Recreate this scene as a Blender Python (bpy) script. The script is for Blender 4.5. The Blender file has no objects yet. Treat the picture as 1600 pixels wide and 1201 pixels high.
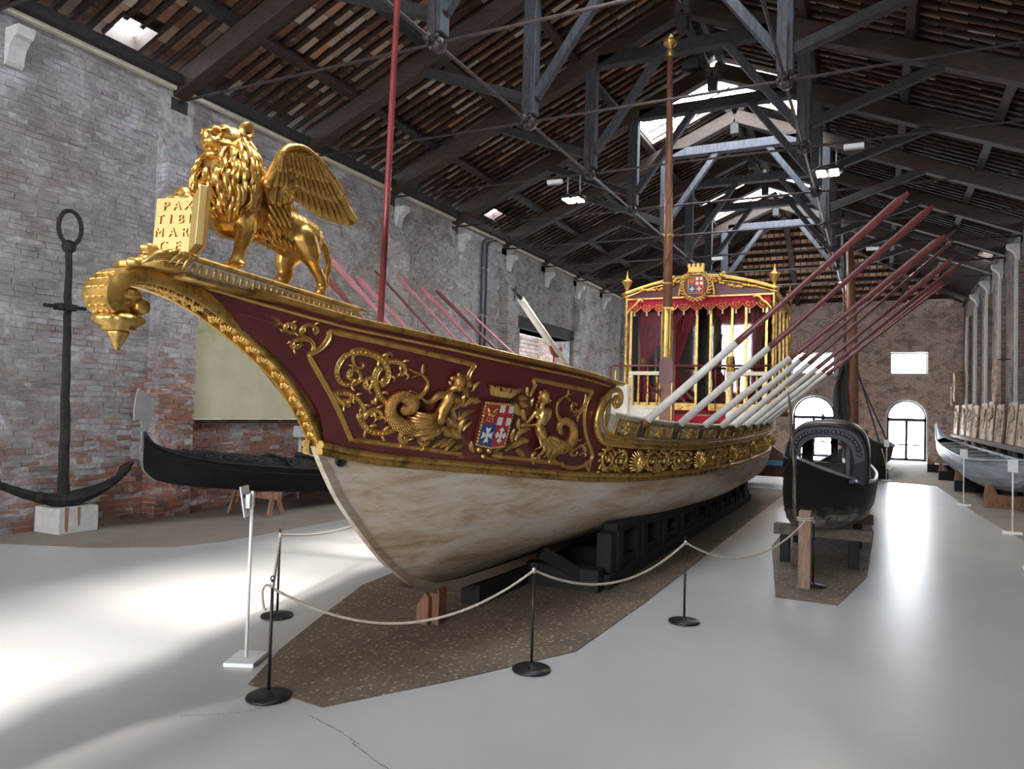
# Museum boat hall with a gilded ceremonial barge, built object by object.
import bpy, bmesh, math, random
import numpy as np
from mathutils import Vector, Matrix

sc = bpy.context.scene
COL = sc.collection
random.seed(7)
RNG = np.random.default_rng(11)
PI = math.pi

# ------------------------------------------------------------------ camera
FPX, CAM_H = 1160.0, 1.9
yaw, pitch, roll = math.radians(26.312), math.radians(1.882), math.radians(1.608)
fwd = Vector((-math.sin(yaw)*math.cos(pitch), math.cos(yaw)*math.cos(pitch), math.sin(pitch)))
rgt = Vector((math.cos(yaw), math.sin(yaw), 0))
upv = rgt.cross(fwd)
r2 = rgt*math.cos(roll) + upv*math.sin(roll)
u2 = -rgt*math.sin(roll) + upv*math.cos(roll)
cam = bpy.data.cameras.new('camera')
cam.sensor_fit = 'HORIZONTAL'; cam.sensor_width = 36.0
cam.lens = 36.0*FPX/1600.0
cam.clip_start = 0.05; cam.clip_end = 400
camo = bpy.data.objects.new('camera', cam); COL.objects.link(camo)
M3 = Matrix((r2, u2, -fwd)).transposed()
camo.matrix_world = Matrix.Translation((0, 0, CAM_H)) @ M3.to_4x4()
sc.camera = camo

# ------------------------------------------------------------------ world, sun, exposure
wd = bpy.data.worlds.new('daylight'); sc.world = wd; wd.use_nodes = True
bg = wd.node_tree.nodes['Background']
bg.inputs[0].default_value = (0.74, 0.87, 1.0, 1); bg.inputs[1].default_value = 9.0
sun = bpy.data.lights.new('sun', 'SUN'); sun.energy = 7.0; sun.angle = math.radians(9); sun.color = (1, .96, .90)
suno = bpy.data.objects.new('sun', sun); COL.objects.link(suno)
suno.rotation_euler = Vector((-3.0, -1.6, -10.0)).to_track_quat('-Z', 'Y').to_euler()
sc.view_settings.view_transform = 'Standard'; sc.view_settings.look = 'None'
sc.view_settings.exposure = 0.65; sc.view_settings.gamma = 1.0
sc.view_settings.use_curve_mapping = False
SKY_E = 20.0      # emission of daylit window panes
LANTERN_E = 14.0  # emission of the roof lantern glass

# ------------------------------------------------------------------ materials
MATS = {}
def nodes(name):
    m = bpy.data.materials.new(name); m.use_nodes = True; MATS[name] = m
    nt = m.node_tree
    return m, nt, nt.nodes['Principled BSDF']
def L(nt, a, b): nt.links.new(a, b)
def noise(nt, scale, detail=4, rough=.6, vec=None, dist=0.0):
    n = nt.nodes.new('ShaderNodeTexNoise'); n.inputs['Scale'].default_value = scale
    n.inputs['Detail'].default_value = detail; n.inputs['Roughness'].default_value = rough
    n.inputs['Distortion'].default_value = dist
    if vec is not None: L(nt, vec, n.inputs['Vector'])
    return n
def pos(nt, scale=(1, 1, 1)):
    g = nt.nodes.new('ShaderNodeNewGeometry'); mp = nt.nodes.new('ShaderNodeMapping')
    mp.inputs['Scale'].default_value = scale; L(nt, g.outputs['Position'], mp.inputs['Vector'])
    return mp.outputs[0]
def opos(nt, scale=(1, 1, 1)):
    g = nt.nodes.new('ShaderNodeTexCoord'); mp = nt.nodes.new('ShaderNodeMapping')
    mp.inputs['Scale'].default_value = scale; L(nt, g.outputs['Object'], mp.inputs['Vector'])
    return mp.outputs[0]
def ramp(nt, fac, stops):
    r = nt.nodes.new('ShaderNodeValToRGB'); L(nt, fac, r.inputs[0])
    e = r.color_ramp.elements
    while len(e) < len(stops): e.new(0.5)
    for k, (p, c) in enumerate(stops):
        e[k].position = p; e[k].color = (*c, 1) if len(c) == 3 else c
    return r.outputs[0]
def mix(nt, fac, a, b, mode='MIX'):
    n = nt.nodes.new('ShaderNodeMix'); n.data_type = 'RGBA'; n.blend_type = mode
    for s, v in ((n.inputs[0], fac), (n.inputs[6], a), (n.inputs[7], b)):
        if isinstance(v, (int, float)): s.default_value = v
        elif isinstance(v, tuple): s.default_value = (*v, 1) if len(v) == 3 else v
        else: L(nt, v, s)
    return n.outputs[2]
def math_n(nt, op, a, b=0.0):
    n = nt.nodes.new('ShaderNodeMath'); n.operation = op
    for s, v in ((n.inputs[0], a), (n.inputs[1], b)):
        if isinstance(v, (int, float)): s.default_value = v
        else: L(nt, v, s)
    return n.outputs[0]
def bump(nt, bs, h, strength=.3, dist=.02):
    b = nt.nodes.new('ShaderNodeBump'); b.inputs['Strength'].default_value = strength
    b.inputs['Distance'].default_value = dist; L(nt, h, b.inputs['Height']); L(nt, b.outputs[0], bs.inputs['Normal'])
def plain(name, col, rough=.6, metal=0.0, var=.25, scale=6, bmp=.15, spec=.5, stretch=(1, 1, 1)):
    m, nt, b = nodes(name)
    v = opos(nt, stretch)
    n = noise(nt, scale, 5, .6, v)
    dark = tuple(c*(1-var) for c in col); light = tuple(min(1, c*(1+var)) for c in col)
    L(nt, ramp(nt, n.outputs[0], [(.3, dark), (.7, light)]), b.inputs['Base Color'])
    b.inputs['Roughness'].default_value = rough; b.inputs['Metallic'].default_value = metal
    b.inputs['Specular IOR Level'].default_value = spec
    if bmp: bump(nt, b, noise(nt, scale*6, 3, .6, v).outputs[0], bmp, .01)
    return m
def gold(name, col, worn, rough=.3, wear=.35, bmp=.10):
    m, nt, b = nodes(name)
    v = opos(nt)
    n = noise(nt, 9, 6, .65, v)
    L(nt, ramp(nt, n.outputs[0], [(wear-.12, worn), (wear+.06, col), (.75, tuple(min(1, c*1.15) for c in col))]), b.inputs['Base Color'])
    b.inputs['Metallic'].default_value = .85
    n2 = noise(nt, 30, 3, .5, v)
    L(nt, ramp(nt, n2.outputs[0], [(.3, (rough-.08,)*3), (.7, (rough+.14,)*3)]), b.inputs['Roughness'])
    if bmp: bump(nt, b, n2.outputs[0], bmp, .01)
    return m
def wood(name, c1, c2, rough=.65, grain=(1, 1, 1), scale=8, bmp=.3):
    m, nt, b = nodes(name)
    v = opos(nt, grain)
    n = noise(nt, scale, 6, .7, v, .6)
    L(nt, ramp(nt, n.outputs[0], [(.3, c1), (.68, c2)]), b.inputs['Base Color'])
    b.inputs['Roughness'].default_value = rough
    bump(nt, b, n.outputs[0], bmp, .01)
    return m
def emit(name, col, s):
    m, nt, b = nodes(name)
    b.inputs['Base Color'].default_value = (.8, .8, .8, 1)
    b.inputs['Emission Color'].default_value = (*col, 1); b.inputs['Emission Strength'].default_value = s
    return m

gold('gold_lion', (.60, .355, .092), (.52, .29, .068), .31, .40, 0)
gold('gold_ornament', (.68, .44, .135), (.28, .16, .04), .36, .42)
gold('gold_stem', (.74, .47, .13), (.30, .17, .04), .34, .42)
gold('gold_mould', (.62, .40, .12), (.20, .12, .04), .40, .45)
gold('gold_bronze', (.56, .32, .10), (.30, .15, .04), .40, .40)
plain('gold_page', (.50, .36, .13), .48, .4, .08, 4, .05)
plain('hull_red', (.115, .014, .015), .36, 0, .25, 2.2, .06, .5)
plain('red_paint', (.22, .032, .03), .38, 0, .2, 5, .05)
plain('oar_red', (.15, .042, .040), .34, 0, .25, 5, .05, .5)
plain('oar_white', (.62, .58, .52), .5, 0, .15, 5, .08)
plain('oar_pink', (.42, .15, .16), .4, 0, .2, 5, .05)
plain('crimson', (.36, .010, .034), .75, 0, .25, 3, .1, .3)
plain('crimson_dark', (.22, .008, .02), .8, 0, .2, 3, .1, .3)
plain('cream_paint', (.66, .60, .48), .5, 0, .12, 5, .06)
plain('white_paint', (.72, .70, .66), .5, 0, .08, 5, .05)
plain('black_lacquer', (.008, .008, .010), .42, 0, .3, 4, .12, .28)
plain('black_relief', (.026, .028, .038), .42, 0, .4, 6, .3, .4)
plain('black_metal', (.012, .012, .013), .4, .2, .2, 6, .1)
plain('steel', (.42, .43, .45), .38, .75, .12, 6, .06)
plain('iron_rust', (.018, .014, .012), .8, .1, .7, 8, .6)
plain('iron_rod', (.07, .052, .05), .5, .4, .4, 8, .2)
plain('rope', (.42, .36, .28), .9, 0, .15, 60, .2)
plain('stone', (.50, .48, .45), .85, 0, .15, 6, .25)
plain('corbel_stone', (.52, .51, .49), .8, 0, .12, 6, .2)
plain('pvc_white', (.80, .80, .80), .5, 0, .03, 5, 0)
plain('grey_plastic', (.45, .46, .48), .5, 0, .05, 5, 0)
plain('blue_strip', (.05, .22, .38), .4, 0, .2, 5, .05)
plain('sail_dark', (.045, .042, .036), .9, 0, .4, 3, .5)
plain('far_red_hull', (.10, .028, .024), .5, 0, .3, 3, .1)
plain('mortar', (.34, .325, .32), .95, 0, .4, 9, .5)
plain('pipe_black', (.03, .032, .05), .5, 0, .2, 5, 0)
plain('pigment_white', (.74, .73, .70), .5, 0, .08, 20, .05)
plain('pigment_red', (.42, .03, .03), .45, 0, .15, 12, .05)
plain('pigment_blue', (.03, .075, .26), .45, 0, .3, 14, .05)
plain('exit_green', (.01, .25, .10), .4, 0, .05, 5, 0)
plain('glass_dark', (.03, .035, .035), .08, 0, .2, 3, 0, .6)
wood('truss_wood', (.009, .0075, .0075), (.034, .028, .028), .75, (1, 1, 1), 9, .5)
wood('queen_wood_lit', (.016, .015, .018), (.070, .070, .085), .7, (4, 4, .6), 6, .5)  # bluish lighter timber: lantern highlight painted into the wood colour
wood('rafter_wood', (.014, .009, .007), (.058, .031, .020), .75, (1, 3, 3), 6, .5)
wood('batten_wood', (.010, .006, .005), (.050, .024, .014), .8, (1, 4, 1), 8, .4)
wood('prop_wood', (.09, .035, .02), (.24, .105, .06), .7, (4, 4, .5), 7, .4)
wood('post_wood', (.13, .075, .048), (.32, .20, .13), .75, (5, 5, .5), 8, .4)
wood('cradle_wood', (.0018, .0018, .0018), (.0075, .0072, .007), .75, (3, 1, 3), 5, .4)
wood('mast_wood', (.10, .035, .018), (.32, .13, .07), .45, (6, 6, .5), 6, .25)
wood('old_wood', (.045, .033, .025), (.15, .115, .085), .8, (3, 3, 3), 4, .5)
wood('panel_wood', (.15, .065, .03), (.60, .47, .35), .75, (1, 1, 1), 2.2, .4)
wood('saw_wood', (.14, .055, .028), (.36, .20, .13), .8, (3, 3, .7), 6, .4)
wood('boat_grey', (.11, .12, .14), (.34, .36, .40), .42, (1, .3, 3), 4, .15)

def m_hull():
    m, nt, b = nodes('hull_white')
    v = pos(nt, (1, .35, 2.4))
    a = noise(nt, 2.2, 7, .65, v, .4); c = noise(nt, 7, 6, .7, pos(nt, (1, .5, 3)), .5); d = noise(nt, 28, 4, .7, pos(nt, (1, .5, 2)))
    base = ramp(nt, a.outputs[0], [(.32, (.34, .22, .13)), (.44, (.52, .40, .28)), (.56, (.62, .55, .45)), (.70, (.58, .58, .54))])
    base = mix(nt, ramp(nt, c.outputs[0], [(.54, (0, 0, 0)), (.70, (.85, .85, .85))]), base, (.40, .25, .14))
    f = noise(nt, 16, 6, .75, pos(nt, (1, .25, 2.5)), 1.2)
    base = mix(nt, ramp(nt, f.outputs[0], [(.58, (0, 0, 0)), (.70, (.7, .7, .7))]), base, (.68, .66, .60))
    base = mix(nt, ramp(nt, f.outputs[0], [(.30, (.8, .8, .8)), (.40, (0, 0, 0))]), base, (.22, .15, .10))
    base = mix(nt, ramp(nt, d.outputs[0], [(.68, (0, 0, 0)), (.76, (.8, .8, .8))]), base, (.10, .08, .065))
    # mottled darker brown towards the keel
    sp = nt.nodes.new('ShaderNodeSeparateXYZ'); g = nt.nodes.new('ShaderNodeNewGeometry'); L(nt, g.outputs['Position'], sp.inputs[0])
    hz = math_n(nt, 'ADD', sp.outputs[2], math_n(nt, 'MULTIPLY', c.outputs[0], -.5))
    base = mix(nt, ramp(nt, hz, [(.12, (.75, .75, .75)), (.42, (0, 0, 0))]), base, (.16, .12, .085))
    L(nt, base, b.inputs['Base Color']); b.inputs['Roughness'].default_value = .62
    bump(nt, b, c.outputs[0], .25, .01)
m_hull()

def m_cabin():
    m, nt, b = nodes('cabin_hull')
    n = noise(nt, 5, 6, .7, pos(nt, (1, 1, 2.2)), .4)
    sp = nt.nodes.new('ShaderNodeSeparateXYZ'); g = nt.nodes.new('ShaderNodeNewGeometry'); L(nt, g.outputs['Position'], sp.inputs[0])
    h = math_n(nt, 'ADD', sp.outputs[2], math_n(nt, 'MULTIPLY', n.outputs[0], -.4))     # black paint rubbed off near the bottom
    c = mix(nt, ramp(nt, h, [(.42, (1, 1, 1)), (.60, (0, 0, 0))]), (.008, .008, .009), ramp(nt, n.outputs[0], [(.35, (.02, .018, .016)), (.6, (.20, .175, .15))]))
    L(nt, c, b.inputs['Base Color']); b.inputs['Roughness'].default_value = .5; b.inputs['Specular IOR Level'].default_value = .3; bump(nt, b, n.outputs[0], .2, .01)
m_cabin()
def m_brick(name, expose, dark=1.0, mortar_tex=False):
    """lime-washed old brick: 'rnd' colour attribute varies brick by brick, the wash wears off in patches"""
    m, nt, b = nodes(name)
    at = nt.nodes.new('ShaderNodeAttribute'); at.attribute_name = 'rnd'
    red = ramp(nt, at.outputs['Fac'], [(0, (.11, .036, .022)), (.35, (.24, .066, .034)), (.7, (.34, .105, .05)), (1, (.22, .12, .08))])
    n1 = noise(nt, .55, 6, .62, pos(nt)); n2 = noise(nt, 5, 6, .7, pos(nt, (1, 1, 1.8)), .5); n3 = noise(nt, 22, 4, .7, pos(nt))
    wash = ramp(nt, n2.outputs[0], [(.28, (.13, .105, .10)), (.48, (.32, .295, .305)), (.72, (.56, .55, .58))])
    wash = mix(nt, .55, wash, ramp(nt, n1.outputs[0], [(.35, (.25, .18, .14)), (.6, (.46, .44, .47))]))
    sp = nt.nodes.new('ShaderNodeSeparateXYZ'); g = nt.nodes.new('ShaderNodeNewGeometry'); L(nt, g.outputs['Position'], sp.inputs[0])
    h = math_n(nt, 'MULTIPLY', math_n(nt, 'SUBTRACT', 2.3, sp.outputs[2]), expose)   # the wash has worn off the lower courses
    h = math_n(nt, 'MINIMUM', math_n(nt, 'MAXIMUM', h, -.05), .16)
    near = math_n(nt, 'SUBTRACT', .10, math_n(nt, 'MULTIPLY', math_n(nt, 'ABSOLUTE', math_n(nt, 'SUBTRACT', sp.outputs[1], 9.3)), .045))   # bare brick around the first pier
    lowz = math_n(nt, 'MINIMUM', math_n(nt, 'MAXIMUM', math_n(nt, 'SUBTRACT', 2.9, sp.outputs[2]), 0), 1)
    h = math_n(nt, 'ADD', h, math_n(nt, 'MULTIPLY', math_n(nt, 'MAXIMUM', near, 0), lowz))
    f = math_n(nt, 'ADD', math_n(nt, 'MULTIPLY', n1.outputs[0], .55), math_n(nt, 'MULTIPLY', at.outputs['Fac'], .14))
    f = math_n(nt, 'ADD', math_n(nt, 'ADD', f, math_n(nt, 'MULTIPLY', n3.outputs[0], .25)), h)
    mk = ramp(nt, f, [(.49, (0, 0, 0)), (.60, (1, 1, 1))])
    c = mix(nt, mk, wash, red)
    c = mix(nt, math_n(nt, 'MULTIPLY', n3.outputs[0], .22), c, (.30, .28, .27))
    blot = noise(nt, 1.7, 7, .72, pos(nt, (1, 1, 1.3)), .8)
    c = mix(nt, ramp(nt, blot.outputs[0], [(.38, (.55, .55, .55)), (.55, (0, 0, 0))]), c, (.13, .105, .095))
    c = mix(nt, ramp(nt, blot.outputs[0], [(.56, (0, 0, 0)), (.70, (.75, .75, .75))]), c, (.58, .57, .62))
    c = mix(nt, 1.0, c, (dark, dark, dark), 'MULTIPLY')
    L(nt, c, b.inputs['Base Color']); b.inputs['Roughness'].default_value = .92
    b.inputs['Specular IOR Level'].default_value = .2
    bump(nt, b, n3.outputs[0], .5, .02)
m_brick('brick_left', .055)

def m_brickwall(name, c1, c2, mort, sx=1.0, axis='xz', wash=.4):
    """far masonry: courses too fine to pick apart from the camera"""
    m, nt, b = nodes(name)
    sp = nt.nodes.new('ShaderNodeSeparateXYZ'); g = nt.nodes.new('ShaderNodeNewGeometry'); L(nt, g.outputs['Position'], sp.inputs[0])
    cb = nt.nodes.new('ShaderNodeCombineXYZ')
    L(nt, sp.outputs[0 if axis == 'xz' else 1], cb.inputs[0]); L(nt, sp.outputs[2], cb.inputs[1])
    br = nt.nodes.new('ShaderNodeTexBrick'); L(nt, cb.outputs[0], br.inputs['Vector'])
    br.inputs['Scale'].default_value = 1.0; br.inputs['Brick Width'].default_value = .28; br.inputs['Row Height'].default_value = .088
    br.inputs['Mortar Size'].default_value = .012; br.inputs['Mortar Smooth'].default_value = .3
    br.inputs['Color1'].default_value = (*c1, 1); br.inputs['Color2'].default_value = (*c2, 1); br.inputs['Mortar'].default_value = (*mort, 1)
    n1 = noise(nt, .8, 6, .65, pos(nt)); n2 = noise(nt, 6, 5, .7, pos(nt))
    c = mix(nt, ramp(nt, n1.outputs[0], [(.42, (0, 0, 0)), (.68, (wash, wash, wash))]), br.outputs[0], (.40, .40, .43))
    c = mix(nt, ramp(nt, n2.outputs[0], [(.45, (0, 0, 0)), (.8, (.5, .5, .5))]), c, mort)
    n4 = noise(nt, 1.9, 7, .72, pos(nt, (1, 1, 1.6)), .8)
    c = mix(nt, ramp(nt, n4.outputs[0], [(.36, (.75, .75, .75)), (.54, (0, 0, 0))]), c, tuple(v*.35 for v in c2))
    L(nt, c, b.inputs['Base Color']); b.inputs['Roughness'].default_value = .92; b.inputs['Specular IOR Level'].default_value = .2
    bump(nt, b, br.outputs['Fac'], -.4, .01)
m_brickwall('brick_back', (.56, .32, .23), (.40, .27, .21), (.70, .65, .60), wash=.6)
m_brickwall('brick_right', (.20, .13, .095), (.15, .105, .08), (.25, .22, .20), axis='yz', wash=.3)
m_brickwall('brick_pier', (.22, .15, .115), (.30, .26, .24), (.34, .33, .33), axis='yz', wash=.8)

def m_floor():
    m, nt, b = nodes('floor_white')
    n = noise(nt, .45, 4, .5, pos(nt)); n2 = noise(nt, 2.5, 4, .5, pos(nt))
    c = ramp(nt, n.outputs[0], [(.3, (.42, .40, .385)), (.7, (.49, .475, .46))])
    L(nt, c, b.inputs['Base Color'])
    b.inputs['Roughness'].default_value = .30
m_floor()
def m_ground():
    m, nt, b = nodes('ground_brown')
    v = nt.nodes.new('ShaderNodeTexVoronoi'); v.inputs['Scale'].default_value = 24; L(nt, pos(nt), v.inputs['Vector'])
    n = noise(nt, 1.6, 5, .6, pos(nt)); n3 = noise(nt, 60, 3, .6, pos(nt))
    base = ramp(nt, n.outputs[0], [(.3, (.095, .066, .042)), (.7, (.17, .125, .085))])
    peb = ramp(nt, v.outputs['Color'], [(.50, (0, 0, 0)), (.62, (1, 1, 1))])
    near = ramp(nt, v.outputs['Distance'], [(.22, (1, 1, 1)), (.4, (0, 0, 0))])
    c = mix(nt, mix(nt, 1.0, peb, near, 'MULTIPLY'), base, (.44, .34, .23))
    v2 = nt.nodes.new('ShaderNodeTexVoronoi'); v2.inputs['Scale'].default_value = 52; L(nt, pos(nt), v2.inputs['Vector'])
    c = mix(nt, mix(nt, 1.0, ramp(nt, v2.outputs['Color'], [(.45, (0, 0, 0)), (.6, (.8, .8, .8))]), ramp(nt, v2.outputs['Distance'], [(.25, (1, 1, 1)), (.45, (0, 0, 0))]), 'MULTIPLY'), c, (.26, .19, .13))
    c = mix(nt, ramp(nt, n3.outputs[0], [(.5, (0, 0, 0)), (.8, (.6, .6, .6))]), c, (.05, .036, .027))
    L(nt, c, b.inputs['Base Color']); b.inputs['Roughness'].default_value = .72
    bump(nt, b, v.outputs['Distance'], .3, .01)
m_ground()
def m_sand():
    m, nt, b = nodes('ground_sand')
    n = noise(nt, 1.2, 6, .65, pos(nt)); n3 = noise(nt, 40, 4, .7, pos(nt))
    c = mix(nt, .45, ramp(nt, n.outputs[0], [(.3, (.17, .125, .095)), (.7, (.29, .235, .19))]), ramp(nt, n3.outputs[0], [(.3, (.12, .09, .07)), (.7, (.34, .29, .25))]))
    L(nt, c, b.inputs['Base Color']); b.inputs['Roughness'].default_value = .85
    bump(nt, b, n3.outputs[0], .4, .01)
m_sand()
def m_tile():
    m, nt, b = nodes('roof_tile')
    at = nt.nodes.new('ShaderNodeAttribute'); at.attribute_name = 'rnd'
    c = ramp(nt, at.outputs['Fac'], [(0, (.08, .045, .032)), (.35, (.19, .095, .06)), (.6, (.30, .15, .09)), (.8, (.42, .33, .25)), (.93, (.58, .50, .41)), (1, (.60, .24, .11))])
    n = noise(nt, 9, 5, .7, pos(nt))
    c = mix(nt, ramp(nt, n.outputs[0], [(.5, (0, 0, 0)), (.72, (.7, .7, .7))]), c, (.30, .25, .20))
    L(nt, c, b.inputs['Base Color']); b.inputs['Roughness'].default_value = .9; b.inputs['Specular IOR Level'].default_value = .2
m_tile()
m, nt, b = nodes('hip_tile_lit')  # lighter red than the other tiles: lantern light painted into the colour
at = nt.nodes.new('ShaderNodeAttribute'); at.attribute_name = 'rnd'
L(nt, ramp(nt, at.outputs['Fac'], [(.5, (.26, .12, .07)), (.8, (.46, .25, .15)), (1, (.60, .42, .29))]), b.inputs['Base Color']); b.inputs['Roughness'].default_value = .9
def m_plaster():
    m, nt, b = nodes('plaster_cream')
    n = noise(nt, 1.6, 6, .6, pos(nt)); n2 = noise(nt, 2.4, 6, .7, pos(nt), .8)
    c = ramp(nt, n.outputs[0], [(.3, (.47, .42, .27)), (.7, (.60, .55, .39))])
    sp = nt.nodes.new('ShaderNodeSeparateXYZ'); g = nt.nodes.new('ShaderNodeNewGeometry'); L(nt, g.outputs['Position'], sp.inputs[0])
    h = math_n(nt, 'MULTIPLY', math_n(nt, 'SUBTRACT', sp.outputs[2], 2.5), .16)   # algae bloom near the top of the panel
    c = mix(nt, ramp(nt, math_n(nt, 'ADD', n2.outputs[0], h), [(.60, (0, 0, 0)), (.66, (.75, .75, .75))]), c, (.36, .38, .17))
    L(nt, c, b.inputs['Base Color']); b.inputs['Roughness'].default_value = .85
m_plaster()
emit('window_glow', (.88, .94, 1.0), SKY_E)
emit('lantern_glow', (.78, .89, 1.0), LANTERN_E)
emit('lamp_glow', (1.0, .86, .62), 55.0)
def m_glass():
    m, nt, b = nodes('cabin_glass')
    out = nt.nodes['Material Output']
    t = nt.nodes.new('ShaderNodeBsdfTransparent'); t.inputs[0].default_value = (.86, .88, .88, 1)
    gl = nt.nodes.new('ShaderNodeBsdfGlossy'); gl.inputs['Roughness'].default_value = .03
    fr = nt.nodes.new('ShaderNodeFresnel'); fr.inputs[0].default_value = 1.5
    mx = nt.nodes.new('ShaderNodeMixShader'); L(nt, fr.outputs[0], mx.inputs[0]); L(nt, t.outputs[0], mx.inputs[1]); L(nt, gl.outputs[0], mx.inputs[2])
    L(nt, mx.outputs[0], out.inputs['Surface'])
m_glass()

# ------------------------------------------------------------------ mesh helpers
def basis(d, up=(0, 0, 1)):
    d = np.asarray(d, float); d = d/np.linalg.norm(d)
    up = np.asarray(up, float)
    s = np.cross(d, up)
    if np.linalg.norm(s) < 1e-6: s = np.cross(d, (1, 0, 0))
    s /= np.linalg.norm(s); u = np.cross(s, d)
    return d, s, u
class MB:
    """collects shapes that form ONE mesh object"""
    def __init__(self): self.v = []; self.f = []; self.a = []
    def add(self, vs, fs, rnd=None):
        o = len(self.v); self.v.extend([tuple(map(float, p)) for p in vs]); self.f.extend([tuple(i+o for i in f) for f in fs])
        self.a.extend([(0.5 if rnd is None else rnd)]*len(vs)); return self
    def obox(self, c, ax, rnd=None):
        c = np.asarray(c, float); x, y, z = [np.asarray(a, float) for a in ax]
        vs = [c+sx*x+sy*y+sz*z for sz in (-1, 1) for sy in (-1, 1) for sx in (-1, 1)]
        if np.dot(np.cross(x, y), z) < 0: vs = [vs[i] for i in (1, 0, 3, 2, 5, 4, 7, 6)]
        return self.add(vs, [(0, 2, 3, 1), (4, 5, 7, 6), (0, 1, 5, 4), (2, 6, 7, 3), (1, 3, 7, 5), (0, 4, 6, 2)], rnd)
    def box(self, lo, hi, rnd=None):
        lo = np.array(lo, float); hi = np.array(hi, float); c = (lo+hi)/2; h = (hi-lo)/2
        return self.obox(c, ((h[0], 0, 0), (0, h[1], 0), (0, 0, h[2])), rnd)
    def bar(self, p, q, w, h, up=(0, 0, 1)):
        p = np.asarray(p, float); q = np.asarray(q, float); d, s, u = basis(q-p, up)
        return self.obox((p+q)/2, (d*np.linalg.norm(q-p)/2, s*w/2, u*h/2))
    def tube(self, pts, r, n=8, cap=True, flat=1.0, up=(0, 0, 1)):
        pts = np.asarray(pts, float); m = len(pts)
        r = np.full(m, r, float) if np.isscalar(r) else np.asarray(r, float)
        vs = []; s_prev = None
        for i in range(m):
            d = pts[min(i+1, m-1)]-pts[max(i-1, 0)]
            if np.linalg.norm(d) < 1e-9: d = np.array((0, 0, 1.))
            d = d/np.linalg.norm(d)
            if s_prev is None: _, s, u = basis(d, up)
            else:
                s = s_prev-d*np.dot(s_prev, d)
                if np.linalg.norm(s) < 1e-6: _, s, u = basis(d, up)
                s /= np.linalg.norm(s); u = np.cross(s, d)
            s_prev = s
            for k in range(n):
                a = 2*PI*k/n; vs.append(pts[i]+r[i]*(math.cos(a)*s+math.sin(a)*u*flat))
        fs = [(i*n+k, i*n+(k+1) % n, (i+1)*n+(k+1) % n, (i+1)*n+k) for i in range(m-1) for k in range(n)]
        if cap: fs += [tuple(range(n-1, -1, -1)), tuple(range((m-1)*n, m*n))]
        return self.add(vs, fs)
    def lathe(self, prof, o=(0, 0, 0), axis=(0, 0, 1), n=20, lobes=0, amp=0):
        d, s, u = basis(axis, (0, 1, 0) if abs(axis[1]) < .9 else (1, 0, 0)); o = np.asarray(o, float); vs = []
        for r, h in prof:
            for k in range(n):
                a = 2*PI*k/n; rr = max(r, 1e-4)*(1+(amp*math.cos(lobes*a) if lobes else 0))
                vs.append(o+d*h+rr*(math.cos(a)*s+math.sin(a)*u))
        m = len(prof)
        fs = [(i*n+k, i*n+(k+1) % n, (i+1)*n+(k+1) % n, (i+1)*n+k) for i in range(m-1) for k in range(n)]
        fs += [tuple(range(n-1, -1, -1)), tuple(range((m-1)*n, m*n))]
        return self.add(vs, fs)
    def ell(self, c, r, ax=None, n=12, m=8):
        c = np.asarray(c, float); r = np.full(3, r, float) if np.isscalar(r) else np.asarray(r, float)
        A = np.eye(3) if ax is None else np.array(ax, float)
        vs = [c+A.T@(r*np.array((0, 0, -1.)))]
        for i in range(1, m):
            t = -PI/2+PI*i/m
            for k in range(n):
                a = 2*PI*k/n; vs.append(c+A.T@(r*np.array((math.cos(t)*math.cos(a), math.cos(t)*math.sin(a), math.sin(t)))))
        vs.append(c+A.T@(r*np.array((0, 0, 1.))))
        fs = [(0, 1+(k+1) % n, 1+k) for k in range(n)]
        for i in range(m-2):
            fs += [(1+i*n+k, 1+i*n+(k+1) % n, 1+(i+1)*n+(k+1) % n, 1+(i+1)*n+k) for k in range(n)]
        e = len(vs)-1; b0 = 1+(m-2)*n
        fs += [(b0+k, b0+(k+1) % n, e) for k in range(n)]
        return self.add(vs, fs)
    def cap(self, p, q, r1, r2, n=10):
        """tapered capsule"""
        p = np.asarray(p, float); q = np.asarray(q, float)
        self.ell(p, r1, n=n, m=6); self.ell(q, r2, n=n, m=6)
        if np.linalg.norm(q-p) > 1e-4: self.tube([p, q], [r1, r2], n)
        return self
    def chain(self, pts, rs, n=10):
        for i in range(len(pts)-1): self.cap(pts[i], pts[i+1], rs[i], rs[i+1], n)
        return self
    def prism(self, poly, fn, t0, t1):
        """poly of (a,b); fn(a,b,t)->xyz; solid between t0 and t1"""
        n = len(poly)
        vs = [fn(a, b, t0) for a, b in poly]+[fn(a, b, t1) for a, b in poly]
        fs = [tuple(range(n-1, -1, -1)), tuple(range(n, 2*n))]+[(k, (k+1) % n, n+(k+1) % n, n+k) for k in range(n)]
        return self.add(vs, fs)
    def grid(self, P, closed=False, flip=False):
        P = np.asarray(P, float); a, b = P.shape[:2]; vs = P.reshape(-1, 3); fs = []
        for i in range(a-1):
            for k in range(b if closed else b-1):
                f = (i*b+k, i*b+(k+1) % b, (i+1)*b+(k+1) % b, (i+1)*b+k); fs.append(f[::-1] if flip else f)
        return self.add(vs, fs)
    def mesh(self, name, smooth=False):
        me = bpy.data.meshes.new(name); me.from_pydata(self.v, [], self.f); me.update()
        at = me.attributes.new('rnd', 'FLOAT', 'POINT'); at.data.foreach_set('value', self.a)
        if smooth: me.polygons.foreach_set('use_smooth', [True]*len(me.polygons))
        return me
    def build(self, name, mat, parent=None, smooth=False, fix=False):
        me = self.mesh(name, smooth)
        if fix:
            bm = bmesh.new(); bm.from_mesh(me); bmesh.ops.recalc_face_normals(bm, faces=bm.faces); bm.to_mesh(me); bm.free()
        return link(name, me, mat, parent)
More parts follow.
